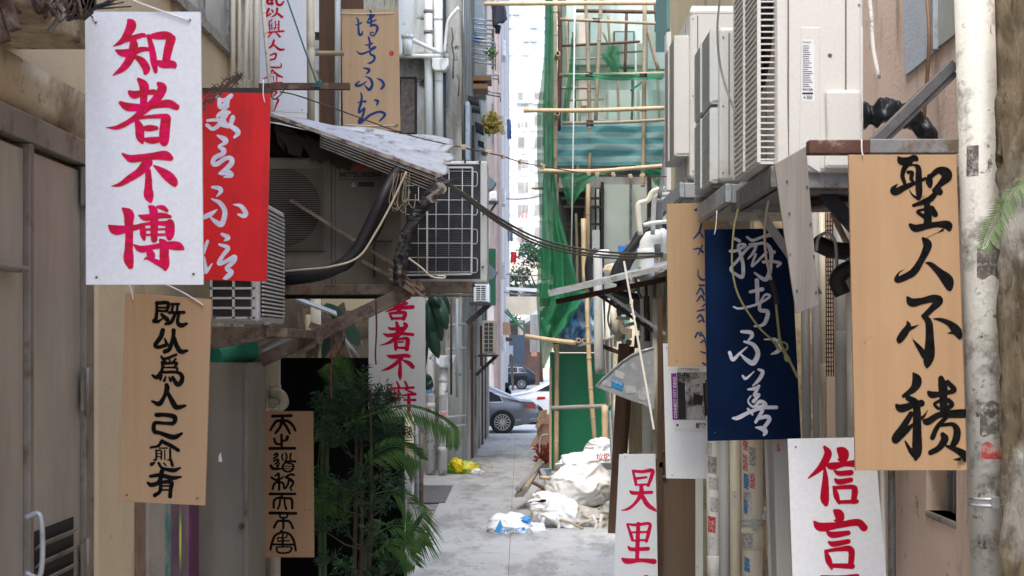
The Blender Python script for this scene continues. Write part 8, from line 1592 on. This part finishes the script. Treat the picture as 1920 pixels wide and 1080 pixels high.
for k, (b_, t_, w_) in enumerate((((632, 590), (606, 672), 22), ((650, 600), (672, 650), 24), ((610, 570), (648, 602), 22), ((770, 1000), (795, 960), 10))):
    a, b2 = P(*b_, 11.6), P(*t_, 11.5); d = b2 - a; s_ = d.cross(Vector((0, 1, 0))).normalized(); o = MB(); W_ = w_ * 11.6 / F; o.grid(lambda u, v: a + d * u + s_ * W_ * (v - .5) * math.sin(math.pi * min(1, u * .96 + .03)) ** .7, 10, 4); tag(o.build('broad_leaf', FIC), ['broad dark leaf hanging under the slanting brace, leftmost', 'broad dark leaf under the slanting brace beside the white board', 'pale broad leaf high under the shelf beam', 'single broad leaf poking into the lane low beside the black board'][k], 'leaf')
# clutter between beam and black board
for lb, pts, Y, w_, m_ in (('cream pipe upright seen under the rusty shelf', [(592, 556), (592, 672)], 12.5, 20, PVC), ('cream board corner under the rusty shelf', [(578, 590), (578, 672)], 12.4, 10, CREAM), ('dark thin pipe above the black board', [(645, 620), (645, 672)], 12, 5, DARKM), ('pale pipe leaning above the black board', [(640, 632), (672, 672)], 12.2, 10, PVCG)):
    tpipe(lb, pts, Y, w_ * Y / F / 2, m_, lin=True, grp='clutter under the rusty shelf')
o = MB(); o.prism([P(532, 556, 10.6), P(632, 594, 10.6), P(630, 586, 11.6), P(536, 552, 11.6)], (0, 0, .015)); tag(fixn(o.build('torn_awning_sheet', CORR)), 'torn pale awning sheet sloping under the rusty shelf', 'sheet')
o = MB(); o.box(WX(603, 13), WX(692, 13), 13, 13.1, WZ(582, 13), WZ(555, 13)); tag(o.build('cream_lintel', CREAM), 'cream lintel glimpsed under the rusty shelf', 'lintel')
o = MB(); 
for k in range(26): c = P(rnd.uniform(545, 690), rnd.uniform(580, 665), rnd.uniform(11.8, 12.8)); o.obox(c, (rnd.uniform(.02, .09), 0, rnd.uniform(-.04, .04)), (0, .03, 0), (rnd.uniform(-.02, .02), 0, rnd.uniform(.02, .09)))
j2 = tag(o.build('scrap', M('brown_scrap', (.24, .19, .13), .9, var=.6, vs=5)), 'mass of brown scraps and cartons piled behind the black board', 'scrap'); j2['kind'] = 'stuff'
o = MB(); o.box(-2.6, WX(700, 13.4), 13.4, 13.5, 0, WZ(560, 13.4)); tag(o.build('rear_partition', M('partition_brown', (.16, .13, .10), .9, var=.3, vs=4)), 'brown partition behind the clutter under the rusty shelf', 'wall')
for lb, pts in (('dark ribbon hanging in front of the white board with pink characters', [(705, 560), (706, 620), (704, 660), (705, 684)]), ('dark red ribbon hanging into the shrub from the slanting brace', [(620, 625), (622, 680), (620, 720), (622, 750)]), ('second ribbon beside the dark red one', [(624, 625), (632, 650), (640, 668)])):
    o = MB(); curve_tube(o, [P(a, b_, 7.85) for a, b_ in pts], .005, 5, 5); tag(o.build('ribbon', M('dark_ribbon', (.07, .02, .018), .8)), lb, 'ribbon')

# cords over the navy board
YC = M('yellow_green_cord', (.28, .27, .12), .7); PC = M('pale_pink_cord', (.55, .46, .44), .6)
o = MB(); curve_tube(o, [P(1400, 345, 6.5), P(1382, 400, 6.45), P(1375, 440, 6.42), P(1373, 500, 6.42), P(1385, 555, 6.42), P(1420, 610, 6.42), P(1447, 637, 6.42), P(1462, 655, 6.42)], .0045, 8, 7); curve_tube(o, [P(1455, 570, 6.4), P(1458, 600, 6.4), P(1463, 640, 6.4), P(1472, 660, 6.4), P(1485, 685, 6.4), P(1496, 708, 6.4)], .006, 8, 7)
curve_tube(o, [P(1462, 640, 6.38), P(1474, 644, 6.38), P(1476, 654, 6.38), P(1466, 658, 6.38), P(1455, 648, 6.38), P(1462, 640, 6.38)], .0045, 6, 6); curve_tube(o, [P(1470, 660, 6.38), P(1476, 668, 6.37), P(1480, 676, 6.38), P(1474, 674, 6.38), P(1472, 664, 6.37)], .007, 6, 6)
for k in range(9): o.bar(P(1402, 345, 6.45), P(1402 + rnd.uniform(-9, 10), 345 + rnd.uniform(-8, 8), 6.45), .003, .003)
tag(o.build('knotted_twine', YC), 'yellow green cord knotted and dangling across the navy board', 'cord')
o = MB(); curve_tube(o, [P(1452, 330, 5.9), P(1440, 380, 6.1), P(1434, 430, 6.3), P(1436, 480, 6.4), P(1446, 525, 6.4)], .006, 8, 7); pc_ = thing('pale_cable', 'pale pink cord ending in a black tape joint before the navy board', 'cord', P(1446, 560, 6.4)); o.build('strand', PC, pc_); o = MB(); curve_tube(o, [P(1446, 526, 6.4), P(1452, 548, 6.4), P(1456, 570, 6.4)], .011, 6, 8); o.build('tape_joint', BLACKR, pc_)
o = MB(); curve_tube(o, [P(1350, -10, 6.3), P(1345, 60, 6.3), P(1352, 130, 6.3), P(1375, 200, 6.2), P(1412, 262, 6.1), P(1440, 300, 5.9)], .005, 8, 6); tag(o.build('thin_cable', M('olive_cable', (.2, .2, .17), .7)), 'thin olive cable curving down across the twin fan air conditioner', 'cable')
o = MB(); curve_tube(o, [P(1560, 398, 6.4), P(1580, 440, 6.4), P(1600, 480, 6.4), P(1615, 520, 6.4)], .014, 6, 8); tag(o.build('bent_pipe', CREAMD), 'slanting tan pipe behind the hooked conduit', 'pipe')
